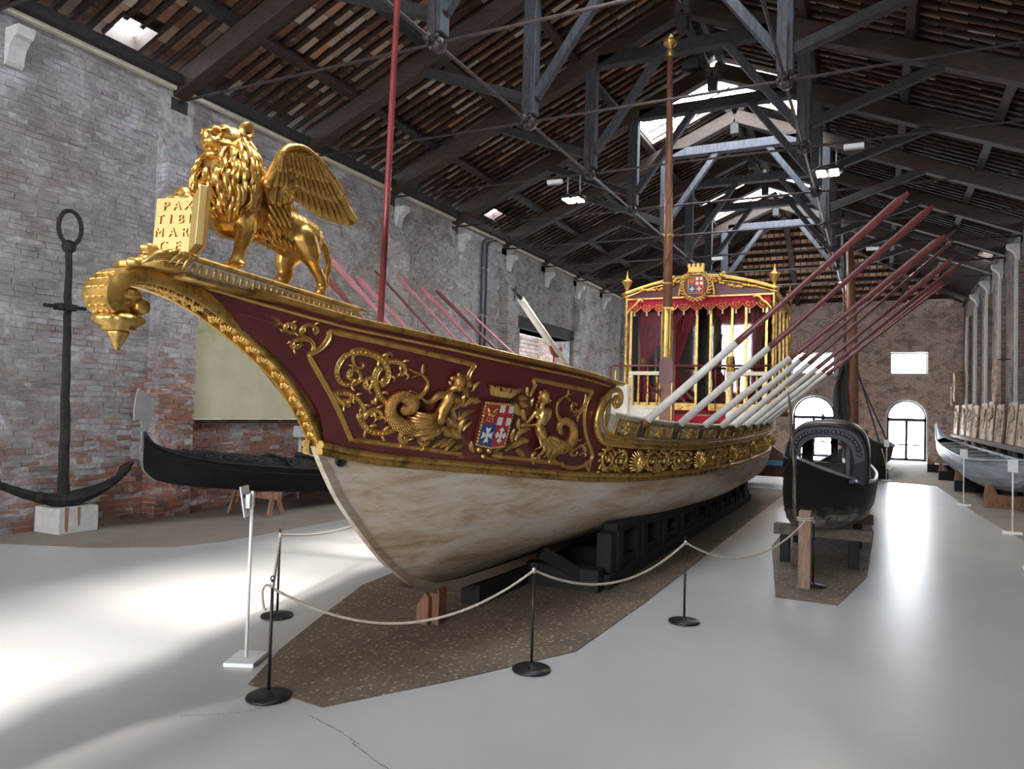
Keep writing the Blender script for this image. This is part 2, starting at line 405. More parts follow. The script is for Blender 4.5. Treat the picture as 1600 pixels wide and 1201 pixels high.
def link(name, me, mat, parent=None):
    if mat and not me.materials: me.materials.append(MATS[mat])
    o = bpy.data.objects.new(name, me); COL.objects.link(o)
    if parent is not None:
        o.parent = parent; o.matrix_parent_inverse = parent.matrix_world.inverted() if parent.type == 'EMPTY' else Matrix.Identity(4)
    return o
def empty(name, loc=(0, 0, 0)):
    o = bpy.data.objects.new(name, None); COL.objects.link(o); o.location = loc
    o.matrix_world = Matrix.Translation(loc); o.empty_display_size = .1
    return o
def tag(o, label=None, cat=None, group=None, kind=None):
    if label: o['label'] = label
    if cat: o['category'] = cat
    if group: o['group'] = group
    if kind: o['kind'] = kind
    return o
def thing(name, loc, label, cat, group=None): return tag(empty(name, loc), label, cat, group)
def sub(o, parent):
    o.parent = parent; return o
def autosmooth(o, ang=40):
    me = o.data; me.polygons.foreach_set('use_smooth', [True]*len(me.polygons))
    try: me.set_sharp_from_angle(angle=math.radians(ang))
    except Exception: pass
    return o
def bevel(o, w=.01, seg=1):
    m = o.modifiers.new('bevel', 'BEVEL'); m.width = w; m.segments = seg; m.limit_method = 'ANGLE'
    return o
def voxel(mb, name, mat, parent, size, smooth=4, dec=None):
    """fuse overlapping shapes into one continuous skin"""
    o = mb.build(name+'_tmp', None)
    r = o.modifiers.new('r', 'REMESH'); r.mode = 'VOXEL'; r.voxel_size = size
    if smooth:
        s = o.modifiers.new('s', 'SMOOTH'); s.iterations = smooth; s.factor = .5
    if dec:
        d = o.modifiers.new('d', 'DECIMATE'); d.ratio = dec
    dg = bpy.context.evaluated_depsgraph_get(); me = bpy.data.meshes.new_from_object(o.evaluated_get(dg))
    me.name = name; me.materials.clear(); me.polygons.foreach_set('use_smooth', [True]*len(me.polygons))
    old = o.data; bpy.data.objects.remove(o); bpy.data.meshes.remove(old)
    return link(name, me, mat, parent)
def copy_tree(o, parent=None):
    c = o.copy(); COL.objects.link(c); c.parent = parent
    for ch in list(o.children): copy_tree(ch, c)
    return c
def spline(pts, n=24):
    """Catmull-Rom through points"""
    P = np.asarray(pts, float)
    if len(P) < 3: 
        t = np.linspace(0, 1, n)[:, None]; return P[0]*(1-t)+P[-1]*t
    Q = np.vstack([2*P[0]-P[1], P, 2*P[-1]-P[-2]]); out = []
    seg = len(P)-1
    for u in np.linspace(0, seg, n):
        i = min(int(u), seg-1); t = u-i; a, b, c, d = Q[i:i+4]
        out.append(.5*((2*b)+(-a+c)*t+(2*a-5*b+4*c-d)*t*t+(-a+3*b-3*c+d)*t**3))
    return np.array(out)
# ================================================================== HALL
WL, WR, XC = -10.58, 3.36, -3.6
YB, YF = 38.7, -11.0          # far gable wall, wall behind the camera
HW = 6.98
def TY(k): return 5.49+3.02*k
def zl(x): return 6.95+.42*(HW-abs(x-XC))     # underside of the principal rafters

# ---- floor: pale resin with gravel / earth strips
mb = MB(); mb.box((WL-.6, YF-.5, -.3), (WR+.6, YB+.5, 0))
floor = tag(mb.build('floor', 'floor_white'), kind='structure')
def patch(name, poly, mat, label, t=.006):
    mb = MB(); mb.prism(poly, lambda a, b, t_: (a, b, t_), -.05, t); o = mb.build(name, mat, floor, fix=True); o['label'] = label; return o
patch('earth_strip', [(WL-.3, YF), (-9.2, YF), (-9.6, 4.0), (-9.99, 5.66), (-8.83, 6.15), (-8.11, 6.71), (-7.91, 7.35), (-7.9, 9.27), (-7.85, 12.5), (-7.9, 27), (WL-.3, 27)], 'ground_sand', 'sandy earth strip along the left brick wall')
patch('earth_strip', [(2.9, YF), (WR+.3, YF), (WR+.3, 26), (1.55, 26), (1.55, 25.04), (1.85, 18), (2.13, 14.5), (2.45, 8)], 'ground_sand', 'brown earth strip under the right hand boat', .005)
patch('earth_floor', [(-7.9, 25.3), (-.04, 25.59), (1.55, 25.04), (WR+.3, 25.04), (WR+.3, YB), (WL-.3, YB), (WL-.3, 26.5)], 'ground_sand', 'brown earth floor before the far wall', .004)
patch('gravel_bed', [(-3.77, 3.76), (-3.10, 3.72), (-2.65, 4.5), (-2.12, 5.56), (-2.07, 7.4), (-2.05, 20.5), (-4.95, 20.5), (-4.95, 7.4), (-4.85, 6.4), (-4.45, 5.3), (-4.1, 4.4)], 'ground_brown', 'boat shaped brown gravel bed under the barge', .008)
patch('gravel_bed', [(-.95, 8.3), (-.35, 8.3), (-.1, 10.0), (-.05, 14), (-.3, 18.5), (-.95, 18.5), (-1.4, 14), (-1.38, 11.5)], 'ground_brown', 'dark brown bed under the black cabin boat', .007)

for pts in ([(-2.62, 3.42), (-2.46, 3.36), (-2.36, 3.30), (-2.1, 3.22), (-1.9, 3.12), (-1.62, 3.02), (-1.45, 2.98)], [(-3.75, 3.2), (-3.55, 3.35), (-3.4, 3.5)], [(-3.1, 3.6), (-2.85, 3.52), (-2.6, 3.42)]):
    P = spline([(x+RNG.uniform(-.01, .01), y+RNG.uniform(-.01, .01)) for x, y in pts], 40); P += RNG.uniform(-.006, .006, P.shape)
    mb = MB(); mb.grid([[(x, y-.0028*RNG.uniform(.3, 1.2), .0012), (x, y+.0028*RNG.uniform(.3, 1.2), .0012)] for x, y in P]); mb.build('floor_crack', 'cradle_wood', floor)
# ---- masonry
PIERS = [(8.12, 8.80), (14.25, 14.95), (20.35, 21.1), (26.5, 27.2), (32.6, 33.3)]
PX = -10.27                    # face of the piers
wl = tag(empty('wall_left', (WL, 10, 0)), 'old brick wall with flaking lime wash and shallow piers', kind='structure')
OPEN = (21.85, 26.4, 0.0, 4.55)
mb = MB()
Zt = 7.25
for y0, y1, z0, z1 in [(YF, OPEN[0], -.2, Zt), (OPEN[1], YB, -.2, Zt), (OPEN[0], OPEN[1], OPEN[3], Zt)]:
    mb.box((WL-.75, y0, z0), (WL-.010, y1, z1))
mb.build('masonry_core', 'mortar', wl)
for y0, y1 in PIERS:
    mb = MB(); mb.box((WL-.1, y0+.004, -.1), (PX-.010, y1, 5.75))
    # sloping weathered head of the pier
    mb.prism([(WL-.05, 5.75), (PX-.02, 5.75), (WL-.05, 6.45)], lambda a, b, t: (a, t, b), y0, y1)
    mb.build('pier', 'mortar' if y0 < 20 else 'brick_pier', wl, fix=True)
# bricks: every course on the near stretch is real; the 300 that show best are single parts
def brick_vs(y0, y1, z0, z1, xa, xb, j, sk):
    return [(xa, y0, z0), (xa, y1, z0), (xb+j[0], y0, z0), (xb+j[1], y1, z0), (xa, y0, z1), (xa, y1, z1), (xb+j[2]+sk, y0, z1), (xb+j[3]+sk, y1, z1)]
BF = [(2, 3, 7, 6), (4, 6, 7, 5), (0, 1, 3, 2), (0, 2, 6, 4), (1, 5, 7, 3)]
single, rest = [], MB()
BH, BL = .083, .27
def lay(y0, y1, x, z0, z1, allow):
    row = 0; z = z0
    while z < z1-.02:
        y = y0-(BL/2 if row % 2 else 0)+RNG.uniform(-.02, .02)
        while y < y1-.02:
            a = max(y+.006, y0); bl = BL*RNG.uniform(.86, 1.08); b = min(y+bl-.008, y1)
            if b-a > .05 and not (OPEN[0]-.02 < (a+b)/2 < OPEN[1]+.02 and z < OPEN[3]):
                d = RNG.choice([RNG.uniform(-.008, .008), RNG.uniform(-.02, .014)], p=[.8, .2])
                j = RNG.uniform(-.006, .006, 4)
                vs = brick_vs(a, b, z+.005, z+BH-.006, x-.08, x+d, j, RNG.uniform(-.006, .004))
                r = RNG.uniform()
                if allow and 7.75 < (a+b)/2 < 11.75 and .75 < z < 2.3 and len(single) < 300 and not (x < -10.4 and (a+b)/2 > 8.8 and z > 1.56): single.append((vs, r))
                else: rest.add(vs, BF, r)
            y += bl
        z += BH; row += 1
edges = [4.0]+[e for p in PIERS[:2] for e in p]+[20.35]
for i in range(len(edges)-1):
    onp = i % 2 == 1
    if onp: lay(edges[i], edges[i+1], PX, 0, 5.75, True)
    else: lay(edges[i], edges[i+1], WL, 0, Zt, True)
for y0, y1 in PIERS[:2]:           # the flank of each pier that faces the camera
    row = 0; z = 0
    while z < 5.74:
        x = WL
        while x < PX-.03:
            xb = min(x+(.13 if (row+int(x*10)) % 2 else .26), PX); r = RNG.uniform()
            d = RNG.uniform(.002, .012)
            rest.add([(x+.004, y0+.05, z+.005), (xb-.004, y0+.05, z+.005), (xb-.004, y0-d, z+.005), (x+.004, y0-d, z+.005), (x+.004, y0+.05, z+BH-.006), (xb-.004, y0+.05, z+BH-.006), (xb-.004, y0-d, z+BH-.006), (x+.004, y0-d, z+BH-.006)], [(3, 2, 6, 7), (4, 7, 6, 5), (0, 1, 2, 3), (0, 3, 7, 4), (1, 5, 6, 2)], r)
            x = xb
        z += BH; row += 1
o = rest.build('brickwork', 'brick_left', wl); o['kind'] = 'stuff'
for vs, r in single:
    c = np.mean(np.array(vs), 0); mb = MB(); mb.add([tuple(np.array(v)-c) for v in vs], BF, r)
    o = link('brick', mb.mesh('brick'), 'brick_left', wl); o.matrix_parent_inverse = Matrix.Identity(4); o.location = Vector(c)-wl.location
# plain far stretch of the left wall
mb = MB()
for y0, y1, z0, z1 in [(20.35, OPEN[0], 0, Zt), (OPEN[1], YB, 0, Zt), (OPEN[0], OPEN[1], OPEN[3], Zt), (YF, 4.0, 0, Zt)]:
    mb.box((WL-.05, y0, z0), (WL+.0, y1, z1))
mb.build('far_brickwork', 'brick_pier', wl)
# opening with a dark lintel and the next room behind it
mb = MB(); mb.box((WL-.7, 21.5, 4.55), (WL+.05, 26.65, 4.95)); bevel(mb.build('lintel', 'truss_wood', wl), .02)
mb = MB(); mb.box((WL-3.2, 21.0, -.1), (WL-3.0, 30.0, 5.2)); mb.box((WL-3.2, 30.0, -.1), (WL-.7, 30.2, 5.2)); mb.box((WL-3.2, 20.8, 5.0), (WL-.7, 30.2, 5.2)); mb.box((WL-3.2, 20.8, -.1), (WL-.7, 21, 5.2))
mb.build('next_room_wall', 'brick_back', wl)
w = empty('window_1', (WL-3, 26, 3)); tag(w, 'bright window seen through the opening in the left wall', kind='structure')
mb = MB(); mb.box((WL-2.99, 26.2, 2.6), (WL-2.97, 27.3, 4.15)); mb.build('pane', 'window_glow', w)
mb = MB()
for a, b in (((26.1, 2.5), (26.2, 4.25)), ((27.3, 2.5), (27.4, 4.25)), ((26.1, 4.15), (27.4, 4.25)), ((26.1, 2.5), (27.4, 2.6))): mb.box((WL-3, a[0], a[1]), (WL-2.93, b[0], b[1]))
mb.build('window_frame', 'white_paint', w)
# pale wall-head moulding (cable tray) along the eaves, one length per bay
for k in range(-4, 11):
    mb = MB(); mb.box((WL+.02, TY(k)+.16, 7.02), (WL+.12, TY(k+1)-.16, 7.08)); mb.build('eaves_tray', 'cream_paint', wl)
    mb = MB(); mb.box((WL-.2, TY(k)+.16, 7.09), (WL+.25, TY(k+1)-.16, 7.25)); mb.build('wall_plate', 'truss_wood', wl)

# cream plaster panel hung on the wall between two piers
t = thing('plaster_panel', (-10.4, 11, 1.6), 'large cream plaster panel with green algae stains on the left brick wall', 'wall panel')
mb = MB(); mb.box((WL+.02, 8.86, 1.60), (-10.42, 13.4, 3.62)); bevel(mb.build('board', 'plaster_cream', t), .008)
mb = MB(); mb.box((WL+.02, 8.84, 1.565), (-10.40, 13.42, 1.60)); mb.build('bottom_rail', 'cream_paint', t)

# stone corbels below the truss feet
def corbel_mesh():
    mb = MB()
    prof = [(0, 0), (0, -.5), (.04, -.5), (.08, -.46), (.09, -.36), (.12, -.25), (.20, -.16), (.27, -.13), (.30, -.06), (.30, 0)]
    mb.prism(prof, lambda a, b, t: (a, t, b), -.11, .11)
    return mb.mesh('corbel')
cm = corbel_mesh(); cm.materials.append(MATS['corbel_stone'])
ords = ['nearest', 'second', 'third', 'fourth', 'fifth', 'sixth', 'seventh', 'eighth', 'ninth', 'tenth', 'eleventh']
for n, k in enumerate([0, 2, 3, 4, 5, 6, 7, 8, 9]):
    o = link('stone_corbel', cm, None); o.location = (WL+.0, TY(k)+.02+(.25 if k > 1 else .33), 6.83-(.1 if k else 0))
    tag(o, 'pale scrolled stone corbel high on the left wall, %s from the camera' % ords[n], 'corbel', 'stone corbels under the rafter feet')
for n, k in enumerate([5, 6, 7, 8, 9]):
    o = link('stone_corbel', cm, None); o.location = (WR+.0, TY(k)+.2, 6.72); o.rotation_euler.z = PI
    tag(o, 'pale scrolled stone corbel high on the right wall, %s from the camera' % ords[n], 'corbel', 'stone corbels under the rafter feet')
# conduits on the left wall
t = thing('wall_conduit', (WL+.08, 19.1, 0), 'pair of dark vertical conduits on the left wall between two piers', 'pipe')
for dy in (0, .28):
    mb = MB(); mb.tube([(WL+.07, 19.05+dy, 2.2), (WL+.07, 19.05+dy, 6.7), (WL+.09, 19.12+dy, 6.86), (WL+.2, 19.4+dy, 6.95)], .035, 8); mb.build('pipe', 'pipe_black', t, True)
    for z in (3.2, 4.6, 6.0):
        mb = MB(); mb.box((WL, 19.0+dy, z), (WL+.12, 19.1+dy, z+.04)); mb.build('pipe_clip', 'steel', t)

# ---- right wall with piers
wr = tag(empty('wall_right', (WR, 10, 0)), 'grey brick wall on the right with pale edged piers', kind='structure')
mb = MB(); mb.box((WR+.02, YF, -.2), (WR+.75, YB, Zt)); mb.build('masonry', 'brick_right', wr)
for k in range(-3, 11, 1):
    y = TY(k)
    mb = MB(); mb.box((WR-.16, y-.32, 0), (WR+.05, y+.32, 6.2)); mb.build('pier', 'brick_right', wr)
    mb = MB(); mb.box((WR-.175, y-.335, 0), (WR-.10, y-.25, 6.2)); mb.build('pier_edge', 'corbel_stone', wr)
for k in range(4, 11):
    mb = MB(); mb.box((WR-.02, TY(k)+.16, 7.02), (WR+.05, TY(k+1)-.16, 7.25)); mb.build('wall_plate', 'truss_wood', wr)

# ---- far gable wall with two arched doors and two upper windows
wb = tag(empty('wall_back', (XC, YB, 0)), 'far brick gable wall with arched doorways', kind='structure')
DOORS = [(-3.75, -1.88), (.36, 1.96)]      # clear width
DSP, DTOP = 2.0, None
WINS = [(-3.83, -1.92, 4.02, 5.02), (.47, 1.99, 4.02, 5.02)]
def fx(px_, Y=YB): return px_
# facade laid in bands so the openings are real holes
mb = MB()
def wbox(a, b, z0, z1): mb.box((a, YB, z0), (b, YB+.55, z1))
xe0, xe1 = WL-.6, WR+.6
prev = xe0
for d in DOORS:
    wbox(prev, d[0], -.2, 4.02); cx, r = (d[0]+d[1])/2, (d[1]-d[0])/2; n = 20
    for i in range(n):       # masonry over the arch, in narrow vertical slices
        xa, xb = d[0]+2*r*i/n, d[0]+2*r*(i+1)/n
        za, zb_ = DSP+math.sqrt(max(0, r*r-(xa-cx)**2)), DSP+math.sqrt(max(0, r*r-(xb-cx)**2))
        mb.prism([(xa, za), (xb, zb_), (xb, 4.02), (xa, 4.02)], lambda p, q, t: (p, t, q), YB, YB+.55)
    prev = d[1]
wbox(prev, xe1, -.2, 4.02)
prev = xe0
for w_ in WINS: wbox(prev, w_[0], 4.02, 5.02); prev = w_[1]
wbox(prev, xe1, 4.02, 5.02); wbox(xe0, xe1, 5.02, 7.45)
wallo = mb.build('masonry', 'brick_back', wb, fix=True)
def arc(cx, cz, r, n=28, a0=0, a1=PI): return [(cx+r*math.cos(a0+(a1-a0)*i/n), cz+r*math.sin(a0+(a1-a0)*i/n)) for i in range(n+1)]
for n, d in enumerate(DOORS):
    cx, r = (d[0]+d[1])/2, (d[1]-d[0])/2
    # radiating brick voussoirs over the arch
    nv = 44
    for i in range(nv):
        a = PI*(i+.5)/nv; c, s = math.cos(a), math.sin(a)
        mb = MB(); mb.obox((cx+(r+.30)*c, YB-.005, DSP+(r+.30)*s), (np.array((c, 0, s))*.15, (0, .02, 0), np.array((-s, 0, c))*((r+.3)*PI/nv/2*.78)), RNG.uniform())
        mb.build('brick', 'brick_back', wb)
    do = empty('door_%d' % (n+1), (cx, YB, 0)); tag(do, ['bright arched glass door in the far wall, behind the oars', 'bright arched glass door in the far wall, right of the tall mast'][n], kind='structure')
    out = arc(cx, DSP, r)+[(d[0], .02), (d[1], .02)]
    mb = MB(); P = np.array([[(x, YB+.22, z), (x, YB+.30, z)] for x, z in out]); 
    poly = [(x, z) for x, z in out]
    gl = MB(); gl.prism([(cx+(x-cx)*.985, z) for x, z in poly], lambda a, b, t: (a, t, b), YB+.26, YB+.28); gl.build('pane', 'window_glow', do, fix=True)
    inn = [(cx+(x-cx)*(1-.09), DSP+(z-DSP)*(1-.09) if z > DSP else z) for x, z in out]
    mb = MB()
    for i in range(len(out)-3):
        a, b, c, e = out[i], out[i+1], inn[i+1], inn[i]
        mb.add([(a[0], YB+.18, a[1]), (b[0], YB+.18, b[1]), (c[0], YB+.18, c[1]), (e[0], YB+.18, e[1]), (a[0], YB+.32, a[1]), (b[0], YB+.32, b[1]), (c[0], YB+.32, c[1]), (e[0], YB+.32, e[1])], [(0, 1, 2, 3), (7, 6, 5, 4), (3, 2, 6, 7), (0, 4, 5, 1)])
    mb.build('fanlight_frame', 'pipe_black', do)
    for x0, x1, z0, z1, nm in [(d[0], d[0]+.09, .02, DSP, 'door_jamb'), (d[1]-.09, d[1], .02, DSP, 'door_jamb'), (d[0], d[1], DSP-.17, DSP-.02, 'transom'), (cx-.06, cx+.06, .02, DSP-.17, 'mullion'), (d[0]+.07, cx-.04, .72, .78, 'glazing_bar'), (cx+.04, d[1]-.07, .72, .78, 'glazing_bar'), (d[0]+.07, d[1]-.07, .02, .14, 'bottom_rail')]:
        mb = MB(); mb.box((x0, YB+.17, z0), (x1, YB+.33, z1)); mb.build(nm, 'pipe_black', do)
    # pale stone reveal lining the arch
    mb = MB(); rr = r+.09
    o1 = [(d[1]+.09, 0)]+arc(cx, DSP, rr)+[(d[0]-.09, 0)]; i1 = [(d[1], 0)]+arc(cx, DSP, r)+[(d[0], 0)]
    for i in range(len(o1)-1):
        a, b, c, e = o1[i], o1[i+1], i1[i+1], i1[i]
        mb.add([(p[0], y, p[1]) for y in (YB-.05, YB+.2) for p in (a, b, c, e)], [(0, 1, 2, 3), (7, 6, 5, 4), (3, 2, 6, 7), (0, 4, 5, 1)])
    mb.build('arch_surround', 'corbel_stone', do)
    mb = MB(); mb.box((d[0]-.2, YB-.4, -.1), (d[1]+.2, YB+.5, .02)); mb.build('threshold', 'stone', do)
for n, w_ in enumerate(WINS):
    wo = empty('window_%d' % (n+2), ((w_[0]+w_[1])/2, YB, w_[2])); tag(wo, ['bright rectangular window high in the far wall, behind the oars', 'bright rectangular window high in the far wall, over the right door'][n], kind='structure')
    mb = MB(); mb.box((w_[0]+.04, YB+.25, w_[2]+.04), (w_[1]-.04, YB+.27, w_[3]-.04)); mb.build('pane', 'window_glow', wo)
    for x0, x1, z0, z1 in [(w_[0], w_[1], w_[2], w_[2]+.05), (w_[0], w_[1], w_[3]-.05, w_[3]), (w_[0], w_[0]+.05, w_[2], w_[3]), (w_[1]-.05, w_[1], w_[2], w_[3])]:
        mb = MB(); mb.box((x0, YB+.2, z0), (x1, YB+.3, z1)); mb.build('window_frame', 'pipe_black', wo)
    mb = MB(); mb.box((w_[0]-.1, YB-.08, w_[2]-.1), (w_[1]+.1, YB+.3, w_[2])); mb.build('window_sill', 'corbel_stone', wo)
for n, x in enumerate((-8.2, -5.9, -1.3, 1.0)):
    o = link('stone_corbel', cm, None); o.location = (x, YB, 7.0); o.rotation_euler.z = -PI/2; o.scale = (1, 1.3, .8)
    tag(o, 'pale stone corbel on the far wall, %s from the left' % ords[n].replace('nearest', 'first'), 'corbel', 'stone corbels under the rafter feet')
# ---- end wall behind the camera, with unseen glowing windows added as fill light
wf = tag(empty('wall_front', (XC, YF, 0)), 'end wall behind the viewer with added glowing windows', kind='structure')
FW = [(-9.6, -6.4), (-5.2, -2.0), (-.8, 2.4)]
xs = sorted({WL-.6, WR+.6, *[e for d in FW for e in d]})
mb = MB()
for a, b in zip(xs[:-1], xs[1:]):
    hole = any(d[0] < (a+b)/2 < d[1] for d in FW)
    if hole: mb.box((a, YF-.5, -.2), (b, YF, 3.2)); mb.box((a, YF-.5, 7.0), (b, YF, 10.6))
    else: mb.box((a, YF-.5, -.2), (b, YF, 10.6))
mb.build('masonry', 'brick_back', wf)
for n, d in enumerate(FW):
    wo = tag(empty('window_%d' % (n+4), ((d[0]+d[1])/2, YF, 3.2)), 'added unseen fill light window in the end wall behind the viewer', kind='structure')
    mb = MB(); mb.box((d[0], YF-.3, 3.2), (d[1], YF-.28, 7.0)); mb.build('pane', 'window_glow', wo)
    for x in np.linspace(d[0], d[1], 4):
        mb = MB(); mb.box((x-.04, YF-.27, 3.2), (x+.04, YF-.2, 7.0)); mb.build('glazing_bar', 'pipe_black', wo)

# ---- roof
ceil = tag(empty('ceiling', (XC, 15, 7)), 'open timber roof with clay tiles on dark battens', kind='structure')
ROOF_O = .62                    # tiles sit this far above the rafter underside
LANT = [(-1, 'open'), (0, 'open'), (1, 'open'), (4, 'glass'), (7, 'glass')]     # glazed ridge bays; open ones are unseen, shaped for the floor sun patch
LXA, LXB = 2.25, 2.3            # half width of the glazed ridge left / right
SKY = [(-1, -10.72, -10.2, 7.15, 7.85, 0), (3, -10.55, -10.1, 18.9, 19.7, 3), (7, 3.0, 3.45, 29.1, 30.1, 7)]
SKYH = [(-10.74, -10.25, 7.2, 7.8), (-10.5, -10.12, 18.95, 19.75), (3.05, 3.42, 29.2, 30.0)]
def slope_pt(side, s, y, off=0.0):
    """s = horizontal distance from the ridge"""
    x = XC+side*s; n = np.array((side*.42, 0, 1.))/math.hypot(1, .42)
    return np.array((x, y, 6.95+.42*(HW-s)+ROOF_O))+n*off
EAVE = HW+.45
YH = YB-6.3                     # the far end of the roof is hipped
def hole(side, s, y):
    x = XC+side*s
    if y > YH and s < HW*(y-YH)/(YB-YH)-.05: return True
    for k, kind in LANT:
        if kind == 'open' and side < 0: continue
        if TY(k)+.3 < y < TY(k+1)-.3 and (s < (LXA if side < 0 else LXB)): return True
    return any(a < x < b and c < y < d for a, b, c, d in SKYH)
# opaque deck added to block sun leaks, pierced at lanterns and roof lights
for side in (-1, 1):
    ss = sorted({0.0, LXA, LXB, EAVE, *np.linspace(0, HW, 15).tolist(), *[abs(e-XC) for h in SKYH for e in h[:2]]})
    ys = sorted({YF-.3, YB+.6, *np.linspace(YH, YB, 14).tolist(), *[TY(k)+.3 for k, _ in LANT], *[TY(k+1)-.3 for k, _ in LANT], *[e for h in SKYH for e in h[2:]]})
    mb = MB()
    for a, b in zip(ss[:-1], ss[1:]):
        for c, d in zip(ys[:-1], ys[1:]):
            if hole(side, (a+b)/2, (c+d)/2): continue
            q = [slope_pt(side, s, y, o) for o in (.07, .13) for s, y in ((a, c), (b, c), (b, d), (a, d))]
            mb.add(q, [(0, 1, 2, 3), (7, 6, 5, 4), (0, 4, 5, 1), (1, 5, 6, 2), (2, 6, 7, 3), (3, 7, 4, 0)])
    mb.build('sun_block_deck', 'batten_wood', ceil)
# battens (common rafters) and the tiles between them
STEP = 3.02/11
tiles_rest = MB(); tile_single = []
T0 = -3
for side in (-1, 1):
    for k in range(T0, 11):
        for i in range(11):
            y = TY(k)+STEP*(i+.5)
            if y > YB: continue
            # batten: split where a roof light interrupts it
            segs = []; s0 = None
            for s in np.linspace(.12, EAVE, 75):
                h = hole(side, s, y)
                if not h and s0 is None: s0 = s
                if (h or s > EAVE-.02) and s0 is not None: segs.append((s0, s)); s0 = None
            if k >= -1:
                for a, b in segs:
                    if b-a < .15: continue
                    mb = MB(); mb.bar(slope_pt(side, a, y, -.02), slope_pt(side, b, y, -.02), .07, .045, (0, 0, 1)); mb.build('batten', 'batten_wood', ceil)
            if k < -1: continue
            # tile row
            s = .15+RNG.uniform(0, .1); yc = y+STEP/2
            while s < EAVE-.3:
                ln = .40*RNG.uniform(.92, 1.05)
                if not (hole(side, s, yc) or hole(side, s+ln, yc)):
                    a = slope_pt(side, s, yc, .035+RNG.uniform(-.006, .012)); b = slope_pt(side, s+ln-.02, yc, .018+RNG.uniform(-.006, .01))
                    wv = np.array((0, STEP/2-.045, 0)); up = np.array((side*.42, 0, 1.))/1.085*.011
                    rr = RNG.uniform()
                    q = [a-wv-up, a+wv-up, b+wv-up, b-wv-up, a-wv+up, a+wv+up, b+wv+up, b-wv+up]
                    sel = side < 0 and k in (0, 1, 2) and 2.6 < s and len(tile_single) < 300
                    if sel: tile_single.append((q, rr))
                    else: tiles_rest.add(q, [(0, 1, 2, 3), (7, 6, 5, 4), (0, 4, 5, 1), (1, 5, 6, 2), (2, 6, 7, 3), (3, 7, 4, 0)], rr)
                s += ln
o = tiles_rest.build('tile_courses', 'roof_tile', ceil); o['kind'] = 'stuff'
for q, rr in tile_single:
    c = np.mean(np.array(q), 0); mb = MB(); mb.add([tuple(np.array(v)-c) for v in q], [(0, 1, 2, 3), (7, 6, 5, 4), (0, 4, 5, 1), (1, 5, 6, 2), (2, 6, 7, 3), (3, 7, 4, 0)], rr)
    o = link('tile', mb.mesh('tile'), 'roof_tile', ceil); o.matrix_parent_inverse = Matrix.Identity(4); o.location = Vector(c)-ceil.location
# hipped far end: rows of tiles on battens, jack rafters and hip rafters
def hip_pt(x, q, off=0.0):
    """q = distance up the slope plan from the far wall"""
    n = np.array((0, -.465, 1.))/1.103
    return np.array((x, YB-q, 6.95+ROOF_O+.465*q))+n*off
mb = MB(); qv = np.linspace(-.5, YB-YH, 2)
mb.add([hip_pt(XC-HW-.6, -.5, .10), hip_pt(XC+HW+.6, -.5, .10), hip_pt(XC+.1, YB-YH, .10), hip_pt(XC-.1, YB-YH, .10), hip_pt(XC-HW-.6, -.5, .16), hip_pt(XC+HW+.6, -.5, .16), hip_pt(XC+.1, YB-YH, .16), hip_pt(XC-.1, YB-YH, .16)], [(0, 1, 2, 3), (7, 6, 5, 4), (0, 4, 5, 1), (1, 5, 6, 2), (2, 6, 7, 3), (3, 7, 4, 0)])
mb.build('hip_deck', 'batten_wood', ceil)
hip_tiles = MB()
for i in range(12):
    q = .12+i*.50; hwq = (HW)*(1-q/(YB-YH))
    if hwq < .3: continue
    mb = MB(); mb.bar(hip_pt(XC-hwq, q-.09, -.02), hip_pt(XC+hwq, q-.09, -.02), .10, .12, (0, -.46, 1)); mb.build('batten', 'batten_wood', ceil)
    x = XC-hwq
    while x < XC+hwq-.2:
        w = .25*RNG.uniform(.92, 1.05); a0 = hip_pt(x+w/2, q, .0); a1 = hip_pt(x+w/2, q+.40, .03)
        P = [[c+np.array((w*.46*math.cos(an), 0, 0))+np.array((0, -.42, .9))*(.055*math.sin(an)-.02) for an in np.linspace(0, PI, 6)] for c in (a0, a1)]
        o0 = len(hip_tiles.v); hip_tiles.grid(P); hip_tiles.a[o0:] = [RNG.uniform(.55, 1.0)]*(len(hip_tiles.v)-o0)
        x += w+.015
o = hip_tiles.build('hip_tile_courses', 'hip_tile_lit', ceil, True); o['kind'] = 'stuff'
for x in (-8.2, -5.9, -3.6, -1.3, 1.0):
    qm = (YB-YH)*(1-abs(x-XC)/HW); mb = MB(); mb.bar(hip_pt(x, -.1, -.16), hip_pt(x, qm, -.16), .22, .22, (0, -.46, 1)); bevel(mb.build('jack_rafter', 'rafter_wood', ceil), .015)
for sg in (-1, 1):
    mb = MB(); mb.bar(np.array((XC+sg*HW, YB, 7.35)), np.array((XC, YH, 10.3)), .24, .26); bevel(mb.build('hip_rafter', 'rafter_wood', ceil), .015)
# purlins, one timber per bay
for side in (-1, 1):
    for k in range(-3, 11):
        for s in (.25, 2.35, 4.1, 5.75):
            if s < 2 and any(kk == k for kk, _ in LANT): continue
            if TY(k)+1.5 > YH and s < HW*(TY(k+1)-YH)/(YB-YH): continue
            y0, y1 = TY(k)-.12, min(TY(k+1)+.12, YB+.2); j = RNG.uniform(-.03, .03, 2)
            mb = MB(); mb.bar(slope_pt(side, s, y0, -.15+j[0]*.4), slope_pt(side, s, y1, -.15+j[1]*.4), .17, .17, (side*.42, 0, 1)); bevel(mb.build('purlin', 'truss_wood' if (k+int(s)) % 2 else 'rafter_wood', ceil), .02)
